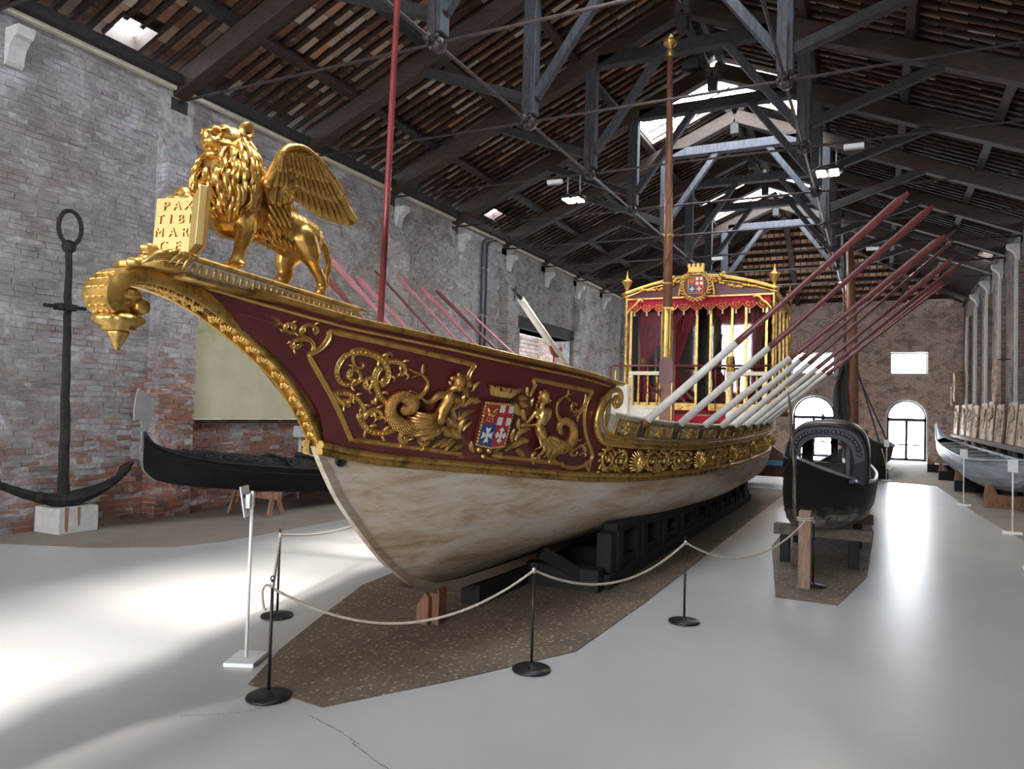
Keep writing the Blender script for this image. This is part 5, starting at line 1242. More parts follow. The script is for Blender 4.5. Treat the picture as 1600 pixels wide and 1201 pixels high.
for s in (-1, 1):
    p = LION['eye'][0]
    mb = MB(); mb.ell((CX+s*.072, p[0]-.002, p[1]+.004), (.012, .020, .012)); mb.build('eye', 'gold_lion', lion, True)
    mb = MB(); mb.tube(spline([(CX+s*.078, p[0]-.03, p[1]-.002), (CX+s*.086, p[0], p[1]+.018), (CX+s*.08, p[0]+.032, p[1]+.002)], 8), .006, 6); mb.tube(spline([(CX+s*.078, p[0]-.03, p[1]-.002), (CX+s*.082, p[0], p[1]-.012), (CX+s*.08, p[0]+.032, p[1]+.002)], 8), .004, 6); mb.build('eyelid', 'gold_lion', lion, True)
    e = LION['ear'][0]
    mb = MB(); rows = []
    for a in np.linspace(0, 2*PI, 14)[:-1]:
        rows.append([(CX+s*(.085+d), e[0]+e[2]*k*math.cos(a), e[1]+e[2]*1.25*k*math.sin(a)) for k, d in ((1.0, -.02), (.95, .025), (.7, .022), (.35, -.002), (.02, -.006))])
    rows.append(rows[0]); mb.grid(rows); mb.build('ear', 'gold_lion', lion, True, True)
    n_ = LION['muzzle'][0]
    mb = MB(); mb.ell((CX+s*.016, n_[0]-n_[2]*.88, n_[1]-.002), (.009, .006, .007)); mb.build('nostril', 'gold_bronze', lion, True)
    for k in range(4):
        a = LION['muzzle'][3]; z = a[1]+.014-.011*k
        mb = MB(); mb.tube(spline([(CX+s*.034, a[0]+.012, z-.004), (CX+s*.056, a[0]+.035, z), (CX+s*.066, a[0]+.085, z+.012-.006*k)], 8), .0045, 5); mb.build('whisker_ridge', 'gold_lion', lion, True)
T_ = LION['tongue']
mb = MB(); mb.chain([LP(T_[0]), LP(T_[1])], [.022, .018]); mb.build('tongue', 'gold_bronze', lion, True)
# mane: a solid mass clothed in overlapping S-shaped locks
AX = spline([(p[0], p[1], p[2]) for p in LION['mane_axis']], 60)
def mane_pt(t, phi, k=1.0):
    i = np.clip(t, 0, 1)*(len(AX)-1); j = int(min(i, len(AX)-2)); f = i-j; y, z, r = AX[j]*(1-f)+AX[j+1]*f
    # phi 0 = forward (-Y), pi/2 = starboard
    return np.array((CX+r*k*.92*math.sin(phi), y-r*k*math.cos(phi)*.92, z+.02*math.cos(phi)))
mb = MB()
for j in range(0, 60, 4):
    y, z, r = AX[j]; mb.ell((CX, y+.01, z), (r*.86, r*.86, r*.8))
mb.chain([(CX, 3.34, 3.22), (CX, 3.40, 3.08)], [.15, .12])
voxel(mb, 'mane_mass', 'gold_lion', lion, .012, 3)
rows_ = [(-.04, 18), (.07, 22), (.18, 26), (.29, 28), (.40, 29), (.51, 28), (.61, 26), (.70, 22), (.79, 17), (.87, 11)]
for ri, (t0, n) in enumerate(rows_):
    for q in range(n):
        phi = 2*PI*(q+.5*(ri % 2))/n+RNG.uniform(-.06, .06); ph = (phi+PI) % (2*PI)-PI
        if t0 < .30 and abs(ph) < [1.15, 1.0, .5][min(ri, 2)]: continue
        tl_ = RNG.uniform(.22, .31)*(1.0 if abs(ph) > .8 else .8); cur = RNG.uniform(-.22, .22); w = RNG.uniform(.016, .024)
        front = abs(ph) < .8
        pts = [mane_pt(t0+tl_*u, phi+cur*math.sin(u*PI*1.1)+.10*u*np.sign(ph), .93+.13*math.sin(min(1, u*1.15)*PI*.8)-.02*u+(.05*u*u if front else 0)) for u in np.linspace(0, 1, 9)]
        mb = MB(); prof = np.array([.45, .85, 1.0, 1.05, 1.05, .95, .8, .55, .12])*w
        mb.tube(pts, prof, 7, flat=.75)
        # parting groove ridge
        c = np.array((CX, AX[30][0], 0)); 
        mb.tube([p+(p-np.array((CX, p[1]*0+3.19, p[2])))*.05 for p in pts[1:-1]], prof[1:-1]*.45, 5)
        mb.build('mane_lock', 'gold_lion', lion, True)
# shaggy fringe behind the shoulder and under the belly
for k in range(22):
    u = k/21; y = 3.20+.50*u; z = 2.93+.035*math.sin(u*PI)-.01*u
    for s in (-1, 1):
        mb = MB(); x = CX+s*(.05+.02*(k % 2)); mb.tube(spline([(x, y, z+.01), (x+s*.015, y+.02, z-.025), (x+s*.005, y+.05, z-.05)], 6), [.012, .017, .016, .012, .008, .003], 6); mb.build('belly_fringe', 'gold_lion', lion, True)
for s in (-1, 1):
    for i in range(4):
        for j in range(4-(i > 1)):
            a = np.array((CX+s*(.138-.004*i), 3.36+.048*i, 3.17-.055*j+.012*i)); b = a+np.array((s*.010, .04, -.055)); c = b+np.array((-s*.012, .04, -.035))
            mb = MB(); mb.tube(spline([a, b, c], 7), [.006, .017, .021, .020, .016, .010, .002], 6, flat=.8); mb.build('shoulder_lock', 'gold_lion', lion, True)
# wings with separate feathers
def feather(mb, a, b, wd, lift, side, x0):
    a, b = np.array(a), np.array(b); d = b-a; ln = np.linalg.norm(d); n2 = np.array((-d[1], d[0]))/ln; rows = []
    def W(q, o): 
        x = x0+.10*(q[1]-3.3)+.06*(q[0]-3.6)+o; return (CX+side*(x-CX), q[0], q[1])
    for t in np.linspace(0, 1, 9):
        w = wd*(.75+.35*math.sin(PI*t*.8))*(1 if t < .8 else math.sqrt(max(0, 1-((t-.8)/.2)**2))+.02); c = a+d*t
        rows.append([W(c-n2*w, lift-.010), W(c-n2*w*.5, lift+.002), W(c-n2*.10*wd, lift+.004), W(c, lift+.011), W(c+n2*.10*wd, lift+.004), W(c+n2*w*.5, lift+.002), W(c+n2*w, lift-.010)])
    mb.grid(rows); back = [[(p[0]-side*.008, p[1], p[2]) for p in r] for r in rows]; mb.grid(back)
for side in (1, -1):
    wg = empty('wing', (CX+side*.2, 3.5, 3.25)); wg.parent = lion; wg.matrix_parent_inverse = lion.matrix_world.inverted()
    x0 = CX+.235
    def W(a, b, t): x = x0+.10*(b-3.3)+.06*(a-3.6)+t; return (CX+side*(x-CX), a, b)
    mb = MB(); mb.prism([tuple(p) for p in LION['wing_out']], W, -.035, -.012); mb.build('wing_blade', 'gold_lion', wg, False, True)
    o_ = spline([tuple(p) for p in LION['wing_out'][:10]], 36)
    mb = MB(); mb.tube([W(a, b, -.015) for a, b in o_], np.interp(np.linspace(0, 1, 36), [0, .4, 1], [.034, .026, .008]), 9); mb.build('leading_edge', 'gold_lion', wg, True)
    mb = MB(); mb.chain([W(3.44, 3.20, -.06), W(3.50, 3.30, -.03), W(3.56, 3.42, -.02)], [.085, .06, .03]); mb.build('wing_root', 'gold_lion', wg, True)
    for nm, wd, lift in (('primary', .031, .0), ('secondary', .029, .014), ('covert', .024, .026)):
        for a, b in LION[nm]:
            mb = MB(); feather(mb, a, b, wd*RNG.uniform(.92, 1.08), lift, side, x0); mb.build('feather', 'gold_lion', wg, True, True)
# open book under the paw
bk = tag(empty('open_book', LION['book'][0])); bk.parent = lion; bk.matrix_parent_inverse = lion.matrix_world.inverted(); bk['label'] = 'gilt open book with raised Roman capitals'
h0, o0, o1, h1 = [np.array(p) for p in LION['book']]
e_u = (h0-o0); e_u[2] = 0; wdt = np.linalg.norm(e_u); e_u /= wdt; e_n = np.array((e_u[1], -e_u[0], 0.)); 
if e_n[0] < 0: e_n = -e_n
e_v = np.array((-.0, .075, 1.)); e_v -= e_u*np.dot(e_v, e_u); e_v /= np.linalg.norm(e_v); e_n = np.cross(e_u, e_v); e_n *= np.sign(e_n[0])
PGH = .315
def PG(a, b, t): return o0+e_u*a*wdt+e_v*(b*PGH)+e_n*t
mb = MB(); mb.prism([(-.02, 0), (1.0, 0), (1.0, 1), (-.02, 1)], PG, -.03, .0); bevel(mb.build('page', 'gold_page', bk, False, True), .004)
mb = MB(); mb.prism([(-.05, -.02), (1.03, -.02), (1.03, 1.015), (-.05, 1.015)], PG, -.045, -.03); mb.build('cover', 'gold_bronze', bk, False, True)
# second leaf, seen almost edge on
g0 = o0+e_u*wdt; tv = np.array((.80, -.52, 0)); tv /= np.linalg.norm(tv); tn = np.array((-tv[1], tv[0], 0))
def PG2(a, b, t): return g0+tv*a*.26+e_v*(b*PGH)+tn*t
mb = MB(); mb.prism([(0, 0), (1, 0), (1, 1), (0, 1)], PG2, -.02, .02); bevel(mb.build('page', 'gold_page', bk, False, True), .004)
mb = MB(); mb.prism([(-.02, -.02), (1.04, -.02), (1.04, 1.015), (-.02, 1.015)], PG2, .02, .034); mb.build('cover', 'gold_bronze', bk, False, True)
# raised letters
rowsT = [('PAX', .84), ('TIBI', .60), ('MAR', .36), ('CE', .12)]
xpos = {'PAX': [.26, .54, .82], 'TIBI': [.14, .40, .66, .88], 'MAR': [.14, .48, .80], 'CE': [.28, .64]}
for word, v in rowsT:
    for ch, u in zip(word, xpos[word]):
        cu = bpy.data.curves.new('letter', 'FONT'); cu.body = ch; cu.size = .072; cu.extrude = .006; cu.align_x = 'CENTER'; cu.align_y = 'CENTER'
        ob = bpy.data.objects.new('letter_tmp', cu); COL.objects.link(ob)
        dg = bpy.context.evaluated_depsgraph_get(); me = bpy.data.meshes.new_from_object(ob.evaluated_get(dg)); me.name = 'letter'
        bpy.data.objects.remove(ob)
        M = Matrix(((e_u[0], e_v[0], e_n[0], 0), (e_u[1], e_v[1], e_n[1], 0), (e_u[2], e_v[2], e_n[2], 0), (0, 0, 0, 1)))
        c = PG(u, v, .004); me.transform(Matrix.Translation(Vector(c)) @ M); me.materials.clear()
        link('letter', me, 'gold_bronze', bk)
# ================================================================== PAVILION, MASTS AND DECK FURNITURE OF THE BARGE
def part(name):
    e = empty(name, (CX, 16, 1.7)); e.parent = barge; e.matrix_parent_inverse = barge.matrix_world.inverted(); return e
pav = part('pavilion'); pav['label'] = 'gilded canopy pavilion with crimson curtains and glass walls'
PY0, PY1, PW = 15.9, 18.9, 1.53
def column_prof(h):
    return [(0, 0), (.075, 0), (.075, .05), (.055, .07), (.065, .12), (.085, .17), (.065, .22), (.05, .25), (.045, .5), (.06, .52), (.06, .56), (.042, .6), (.042, .9), (.055, .92), (.055, .96), (.036, 1.0)]
for x in (-1, 1):
    for y in (PY0, PY1):
        mb = MB(); mb.lathe([(r, 1.98+h) for r, h in column_prof(0)]+[(.034, 3.0), (.03, 3.75), (.045, 3.78), (.045, 3.84), (.03, 3.88), (.034, 4.2), (.05, 4.24), (.03, 4.3), (.045, 4.42), (.055, 4.5), (.02, 4.52)], (CX+x*1.56, y, 0), (0, 0, 1), 16)
        mb.build('column', 'gold_ornament', pav, True)
        mb = MB(); mb.tube([(CX+x*1.56+.036*math.cos(a), y+.036*math.sin(a), 3.0+.75*a/14) for a in np.linspace(0, 14, 60)], .009, 5); mb.build('column_spiral', 'gold_ornament', pav, True)
        mb = MB(); mb.lathe([(.03, 4.5), (.035, 4.58), (.03, 4.62), (.06, 4.68), (.10, 4.78), (.115, 4.80), (.11, 4.83), (.05, 4.85), (.03, 4.88), (.02, 4.93), (.012, 4.97), (.002, 5.04)], (CX+x*1.56, y, 0), (0, 0, 1), 18, 8, .05); mb.build('finial', 'gold_ornament', pav, True)
def arch_z(x): return 4.82-.33*abs((x-CX)/1.6)**1.7
# canopy roof and its cornice
mb = MB(); xs_ = np.linspace(CX-1.6, CX+1.6, 25)
mb.grid([[(x, y, arch_z(x)+.05+.12*math.sin(PI*(y-PY0)/(PY1-PY0))) for x in xs_] for y in np.linspace(PY0-.02, PY1, 8)]); mb.grid([[(x, y, arch_z(x)-.02) for x in xs_] for y in (PY0, PY1)]); mb.build('canopy_roof', 'crimson_dark', pav, True)
for nm, dz, w, h, mt in (('cornice', .03, .10, .07, 'gold_ornament'), ('cornice_bead', -.05, .06, .035, 'gold_mould')):
    mb = MB(); pts = [(x, PY0-.05, arch_z(x)+dz) for x in np.linspace(CX-1.66, CX+1.66, 31)]; mb.tube(pts, h*.62, 8); mb.build(nm, mt, pav, True)
mb = MB(); pr_ = [(x, arch_z(x)-.05) for x in np.linspace(CX-1.52, CX+1.52, 21)]+[(CX+1.52, 4.40), (CX-1.52, 4.40)]; mb.prism(pr_, lambda a, b, t: (a, t, b), PY0-.02, PY0+.03); mb.build('tympanum', 'hull_red', pav, False, True)
mb = MB(); mb.bar((CX-1.54, PY0-.03, 4.40), (CX+1.54, PY0-.03, 4.40), .05, .03); mb.build('architrave', 'gold_ornament', pav)
for x in (-1, 1):
    mb = MB(); mb.bar((CX+x*1.56, PY0, 4.45), (CX+x*1.56, PY1, 4.45), .07, .12); mb.build('side_cornice', 'gold_ornament', pav)
    # corner scroll brackets
    mb = MB(); P = [(CX+x*(1.53-.34*t+.02*math.sin(t*9)), PY0-.06, 4.05+.32*math.sin(t*PI/2)) for t in np.linspace(0, 1, 14)]; mb.tube(P, np.linspace(.02, .032, 14), 7); mb.ell((CX+x*1.19, PY0-.06, 4.36), .05); mb.build('corner_bracket', 'gold_ornament', pav, True)
    # garlands of leaves and putti-like lumps along the cornice
    mb = MB()
    for k in range(26):
        t = k/25; px_ = CX+x*(.28+.95*t); pz = arch_z(px_)-.03-.10*math.sin(t*PI); mb.ell((px_+RNG.uniform(-.02, .02), PY0-.10, pz+RNG.uniform(-.025, .025)), (.035, .03, .03), n=7, m=5)
    for k in range(8): mb.ell((CX+x*(.52+.05*math.cos(k)), PY0-.11, arch_z(CX+x*.5)+.02+.07*math.sin(k*1.3)), .04, n=7, m=5)
    for k in range(6): mb.ell((CX+x*(.32+.01*k), PY0-.10, arch_z(CX)-.12-.05*k), (.03, .025, .045), n=7, m=5)
    mb.build('garland', 'gold_ornament', pav, True)
# cartouche with the small shield
n_before = set(pav.children)
mb = MB(); mb.prism([(CX-.16, 4.80), (CX+.16, 4.80), (CX+.18, 4.6), (CX+.1, 4.45), (CX, 4.42), (CX-.1, 4.45), (CX-.18, 4.6)], lambda a, b, t: (a, t, b), PY0-.17, PY0-.12); mb.build('cartouche', 'hull_red', pav, False, True)
mb = MB()
for s in (-1, 1):
    for k in range(13):
        a = -PI/2+s*PI*.86*k/12; c = np.array((CX+.215*math.cos(a), PY0-.18, 4.63+.22*math.sin(a))); d = np.array((-math.sin(a)*s, 0, math.cos(a)*s))
        for q in (-.6, .6):
            dd = d*math.cos(q)+np.array((math.cos(a), 0, math.sin(a)))*math.sin(q); mb.tube([c, c+dd*.035, c+dd*.07], [.008, .016, .002], 6)
mb.build('laurel_wreath', 'gold_ornament', pav, True)
mb = MB(); mb.box((CX-.12, PY0-.20, 4.84), (CX+.12, PY0-.10, 4.92))
for q in (-.105, -.035, .035, .105): mb.box((CX+q-.022, PY0-.20, 4.92), (CX+q+.022, PY0-.10, 4.975))
mb.build('mural_crown', 'gold_ornament', pav)
for (x0, x1, z0, z1, mt) in ((-.11, 0, 4.64, 4.76, 'pigment_red'), (0, .11, 4.64, 4.76, 'pigment_white'), (-.11, 0, 4.51, 4.64, 'pigment_blue'), (0, .11, 4.51, 4.64, 'pigment_red')):
    mb = MB(); mb.box((CX+x0, PY0-.185, z0), (CX+x1, PY0-.165, z1)); mb.build('quarter', mt, pav)
mb = MB(); mb.box((CX+.045, PY0-.19, 4.64), (CX+.065, PY0-.18, 4.76)); mb.box((CX, PY0-.19, 4.69), (CX+.11, PY0-.18, 4.71)); mb.build('red_cross', 'pigment_red', pav)
for cx_, cz in ((-.055, 4.575), (.055, 4.575)):
    mb = MB(); mb.box((CX+cx_-.035, PY0-.19, cz-.01), (CX+cx_+.035, PY0-.18, cz+.01)); mb.box((CX+cx_-.01, PY0-.19, cz-.035), (CX+cx_+.01, PY0-.18, cz+.035)); mb.build('white_cross', 'pigment_white', pav)
mb = MB()
for u, v in ((-.075, 4.70), (-.055, 4.695), (-.035, 4.70), (-.08, 4.72), (-.03, 4.73), (-.07, 4.675), (-.045, 4.675)): mb.ell((CX+u, PY0-.187, v), .012, n=7, m=5)
mb.build('gilt_beast', 'gold_ornament', pav, True)
mb = MB()
for a, b in (((-.115, 4.765), (.115, 4.765)), ((-.115, 4.505), (.115, 4.505)), ((-.115, 4.505), (-.115, 4.765)), ((.115, 4.505), (.115, 4.765))): mb.tube([(CX+a[0], PY0-.185, a[1]), (CX+b[0], PY0-.185, b[1])], .01, 6)
mb.build('shield_edge', 'gold_ornament', pav, True)
for o in set(pav.children)-n_before:       # the whole achievement is 1.35 times this drawing
    o.data.transform(Matrix.Translation((CX, PY0-.15, 4.66)) @ Matrix.Diagonal((1.35, 1.2, 1.35, 1)) @ Matrix.Translation((-CX, -PY0+.15, -4.66)))
# lambrequins (scalloped crimson valance with tassels and gold braid)
nl = 11
for k in range(nl):
    c = CX-1.36+2.72*k/(nl-1); w = .135; dp = .30 if k % 2 == 0 else .30
    poly = [(-w, 0), (w, 0), (w, -.16), (w*.85, -.22), (w*.45, -.27), (0, -.30), (-w*.45, -.27), (-w*.85, -.22), (-w, -.16)]
    mb = MB(); mb.prism(poly, lambda a, b, t: (c+a, t-.03*math.cos(a/w*PI/2), 4.40+b), PY0-.02, PY0-.005); mb.build('lambrequin', 'crimson', pav, False, True)
    mb = MB(); mb.tube(spline([(c-w, PY0-.035, 4.24), (c-w*.8, PY0-.04, 4.18), (c-w*.4, PY0-.052, 4.13), (c, PY0-.056, 4.105), (c+w*.4, PY0-.052, 4.13), (c+w*.8, PY0-.04, 4.18), (c+w, PY0-.035, 4.24)], 16), .008, 5)
    for s in (-1, 1):
        mb.tube(spline([(c, PY0-.06, 4.16), (c+s*.05, PY0-.06, 4.19), (c+s*.075, PY0-.058, 4.235), (c+s*.045, PY0-.06, 4.26), (c+s*.03, PY0-.06, 4.225)], 14), .006, 5)
    mb.tube([(c, PY0-.06, 4.12), (c, PY0-.06, 4.26)], .006, 5)
    mb.build('gold_braid', 'gold_ornament', pav, True)
    mb = MB(); mb.lathe([(.004, .0), (.02, -.02), (.012, -.035), (.022, -.08), (.018, -.085), (0, -.085)], (c, PY0-.05, 4.105), (0, 0, 1), 8); mb.build('tassel', 'cream_paint', pav, True)
    if k < nl-1:
        mb = MB(); c2 = c+2.72/(nl-1)/2; mb.prism([(-.05, 0), (.05, 0), (.045, -.2), (0, -.24), (-.045, -.2)], lambda a, b, t: (c2+a, t, 4.40+b), PY0+.0, PY0+.012); mb.build('lambrequin', 'crimson_dark', pav, False, True)
# window posts, glass and rails
POSTS = [-4.96, -4.25, -3.5, -3.21, -2.77, -2.49, -2.08]
for x in POSTS:
    mb = MB(); mb.box((x-.028, PY0+.02, 1.98), (x+.028, PY0+.07, 4.3)); bevel(mb.build('window_post', 'gold_ornament', pav), .006)
for a, b in zip(POSTS[:-1], POSTS[1:]):
    if abs(a+3.5) < .01: continue
    mb = MB(); mb.box((a+.03, PY0+.04, 2.13), (b-.03, PY0+.046, 4.2)); mb.build('glass_pane', 'cabin_glass', pav)
    mb = MB(); mb.box((a+.02, PY0+.02, 1.98), (b-.02, PY0+.06, 2.13)); mb.build('kick_panel', 'gold_mould', pav)
for x in (-1, 1):
    for i in range(4):
        a, b = PY0+.1+i*.72, PY0+.1+(i+1)*.72
        mb = MB(); mb.box((CX+x*1.5-.003, a+.03, 2.1), (CX+x*1.5+.003, b-.03, 4.25)); mb.build('glass_pane', 'cabin_glass', pav)
        mb = MB(); mb.box((CX+x*1.5-.025, b-.03, 1.98), (CX+x*1.5+.025, b+.03, 4.35)); mb.build('window_post', 'gold_ornament', pav)
mb = MB(); mb.box((CX-1.55, PY0+.05, 1.9), (CX+1.55, PY1, 1.98)); mb.build('cabin_floor', 'crimson_dark', pav)
mb = MB(); mb.box((CX-1.5, PY1-.05, 1.98), (CX+1.5, PY1, 4.4)); mb.build('back_wall', 'old_wood', pav)
mb = MB(); mb.box((CX-.9, PY1-1.1, 1.98), (CX+.9, PY1-.1, 2.45)); mb.box((CX-.9, PY1-.25, 2.45), (CX+.9, PY1-.1, 3.0)); bevel(mb.build('bench', 'crimson', pav), .04, 2)
# curtains: pleated cloth swept aside to tie-backs
def curtain(x0, x1, tie, y, mat='crimson', zt=4.3, zb=2.15, lean=.0):
    n, m = 60, 26; P = []
    for i in range(m):
        v = i/(m-1); z = zt+(zb-zt)*v; row = []
        tz = .62
        g = np.interp(v, [0, tz, 1], [0, 1, .55]); g = g*g*(3-2*g)
        for k in range(n):
            u = k/(n-1); xa = x0+(x1-x0)*u; xt = tie+(u-.5)*.14; x = xa*(1-g)+xt*g
            row.append((x, y+.045*math.sin(u*2*PI*7+v*1.2)*(1-.55*g)+.02*math.sin(u*40), z-.16*g*(abs(xa-tie))*(1-v)))
        P.append(row)
    mb = MB(); mb.grid(P); o = mb.build('curtain', mat, pav, True)
    s = o.modifiers.new('thick', 'SOLIDIFY'); s.thickness = .008
    return o
curtain(-4.86, -3.75, -4.72, PY0+.22)
curtain(-4.1, -3.55, -4.0, PY0+.3, 'crimson')
curtain(-3.2, -2.35, -2.42, PY0+.22)
curtain(-2.5, -2.1, -2.3, PY0+.26, 'crimson_dark', zb=2.5)
curtain(-4.0, -3.55, -3.62, PY0+1.2, 'sail_dark')
curtain(-3.45, -3.0, -3.42, PY0+.9, 'old_wood')
for x in (-4.72, -2.42):
    mb = MB(); mb.lathe([(0, 0), (.05, .0), (.07, .06), (.05, .12), (0, .14)], (x, PY0+.22, 2.98), (0, 0, 1), 12); mb.build('curtain_tie', 'gold_ornament', pav, True)
# white plinth, balustrade panels, guardian lions
mb = MB(); mb.box((CX-1.62, PY0-.12, 1.6), (-4.10, PY0+.1, 1.98)); mb.box((-2.85, PY0-.12, 1.6), (CX+1.62, PY0+.1, 1.98)); bevel(mb.build('plinth', 'white_paint', pav), .01)
mb = MB(); mb.box((-4.10, PY0-.5, 1.6), (-2.85, PY0+.1, 1.72)); mb.box((-4.10, PY0-.25, 1.72), (-2.85, PY0+.1, 1.86)); bevel(mb.build('steps', 'crimson', pav), .01)
for x0, x1 in ((-4.95, -4.10), (-2.85, -2.02)):
    for z0, z1, nm in ((2.72, 2.80, 'balustrade_rail'), (1.98, 2.06, 'balustrade_base')):
        mb = MB(); mb.box((x0, PY0-.12, z0), (x1, PY0-.02, z1)); bevel(mb.build(nm, 'cream_paint', pav), .01)
    for x in (x0+.05, x1-.06):
        mb = MB(); mb.box((x-.05, PY0-.12, 2.06), (x+.05, PY0-.02, 2.72)); bevel(mb.build('balustrade_post', 'cream_paint', pav), .008)
        mb = MB(); mb.box((x-.028, PY0-.13, 2.12), (x+.028, PY0-.115, 2.66)); mb.build('post_inlay', 'gold_mould', pav)
    for x in np.linspace(x0+.22, x1-.22, 3):
        mb = MB(); mb.lathe([(.02, 2.06), (.034, 2.08), (.02, 2.12), (.03, 2.2), (.034, 2.26), (.018, 2.34), (.016, 2.5), (.026, 2.56), (.016, 2.6), (.03, 2.66), (.03, 2.72)], (x, PY0-.07, 0), (0, 0, 1), 12); mb.build('baluster', 'gold_ornament', pav, True)
for x in (-4.16, -2.79):
    mb = MB()
    for (dx, dy, dz, r) in ((0, 0, .06, .06), (0, -.02, .13, .065), (0, -.035, .20, .075), (0, -.05, .26, .062), (0, -.10, .25, .035), (-.045, -.08, .05, .028), (.045, -.08, .05, .028), (-.04, -.1, .02, .025), (.04, -.1, .02, .025), (-.05, .03, .04, .045), (.05, .03, .04, .045), (-.045, -.03, .32, .018), (.045, -.03, .32, .018)): mb.ell((x+dx, PY0-.06+dy, 2.80+dz), r)
    voxel(mb, 'guardian_lion', 'gold_ornament', pav, .012, 2)
# thin red guard rail in front of the pavilion
mb = MB(); mb.tube([(-5.25, PY0-.45, 2.0), (-5.25, PY0-.45, 2.87), (-5.2, PY0-.45, 2.9), (-1.9, PY0-.45, 2.9)], .022, 8); mb.tube([(-3.0, PY0-.45, 1.6), (-3.0, PY0-.45, 2.9)], .012, 6); mb.build('guard_rail', 'hull_red', pav, True)
mb = MB(); mb.lathe([(.04, 2.45), (.05, 2.5), (.03, 2.55), (.045, 2.75), (.05, 2.8), (0, 2.82)], (-5.15, PY0-.4, 0), (0, 0, 1), 12); mb.build('rail_finial', 'gold_ornament', pav, True)
mb = MB(); mb.box((-5.3, PY0-.3, 1.6), (-4.9, PY0+.2, 2.5)); bevel(mb.build('side_locker', 'white_paint', pav), .02)
# crimson benches on deck
mb = MB(); mb.box((CX-1.2, 11.2, 1.62), (CX+1.2, 11.6, 1.76)); mb.box((CX-1.2, 9.4, 1.62), (CX+1.2, 9.8, 1.76)); bevel(mb.build('thwart', 'crimson_dark', barge), .02)

# ---- main mast: wooden case with gilt fluted sleeve, striped shaft and crown finial
mast = part('main_mast'); MY = 13.55
mb = MB(); mb.box((CX-.125, MY-.11, 1.62), (CX+.115, MY+.11, 2.78)); bevel(mb.build('mast_case', 'mast_wood', mast), .01)
mb = MB(); mb.prism([(-.13, 2.45), (.12, 2.45), (.12, 2.85), (.06, 2.93), (-.07, 2.93), (-.13, 2.85)], lambda a, b, t: (CX+a, t, b), MY-.125, MY-.105); mb.build('case_shield', 'hull_red', mast, False, True)
for a in (-.12, .11):
    mb = MB(); mb.bar((CX+a, MY-.115, 1.62), (CX+a, MY-.115, 2.85), .012, .012); mb.build('case_edge', 'gold_ornament', mast)
mb = MB(); mb.lathe([(.105, 2.78), (.11, 2.86), (.098, 2.9), (.093, 3.72), (.10, 3.76), (.105, 3.84), (.08, 3.86)], (CX-.025, MY, 0), (0, 0, 1), 40, 10, .09); mb.build('fluted_sleeve', 'gold_ornament', mast, True)
mb = MB(); mb.tube([(CX-.03, MY, 3.8), (CX-.045, MY, 5.5), (CX-.07, MY, 7.5), (CX-.08, MY, 8.62)], [.088, .08, .062, .052], 16); mb.build('mast_shaft', 'mast_wood', mast, True)
mb = MB(); n = 150
mb.tube([(CX-.03-.05*(t)+(.09-.036*t)*math.cos(t*26), MY+(.09-.036*t)*math.sin(t*26), 3.9+4.5*t) for t in np.linspace(0, 1, n)], .006, 5); mb.build('mast_lashing', 'iron_rust', mast, True)
for z in (3.84, 4.3, 5.2):
    mb = MB(); mb.lathe([(.09, -.02), (.10, 0), (.09, .02)], (CX-.035, MY, z), (0, 0, 1), 16); mb.build('mast_band', 'gold_mould', mast, True)
mb = MB(); mb.lathe([(.05, 8.58), (.065, 8.62), (.07, 8.68), (.05, 8.71), (.035, 8.73), (.05, 8.77), (.11, 8.81), (.135, 8.86), (.12, 8.91), (.075, 8.95), (.05, 8.98), (.03, 9.0), (.02, 9.02), (0, 9.02)], (CX-.08, MY, 0), (0, 0, 1), 24, 8, .06); mb.build('mast_finial', 'gold_ornament', mast, True)
mb = MB(); mb.tube([(CX-.15, MY-.16, 2.30+0*0), (CX-.15, MY-.30, 2.30)], .02, 8)
mb.lathe([(0, -.02), (.05, -.02), (.055, 0), (.04, .02), (0, .02)], (CX-.15, MY-.28, 2.30), (0, -1, 0), 14)
for k in range(6):
    a = k*PI/3+.3; mb.tube([(CX-.15+.04*math.cos(a), MY-.28, 2.30+.04*math.sin(a)), (CX-.15+.16*math.cos(a), MY-.29, 2.30+.16*math.sin(a))], [.013, .008], 6)
mb.build('winch_wheel', 'hull_red', mast, True)
# ---- bow flagpole
mb = MB(); mb.tube([(CX, 4.72, 2.3), (CX, 4.76, 3.6), (CX, 4.82, 5.6), (CX, 4.85, 6.6)], [.026, .025, .023, .02], 12); mb.build('bow_flagpole', 'red_paint', barge, True)
mb = MB(); mb.lathe([(.06, -.03), (.06, .02), (.035, .04), (.03, .07), (0, .07)], (CX, 4.72, 2.40), (0, 0, 1), 14); mb.build('pole_socket', 'red_paint', barge, True)
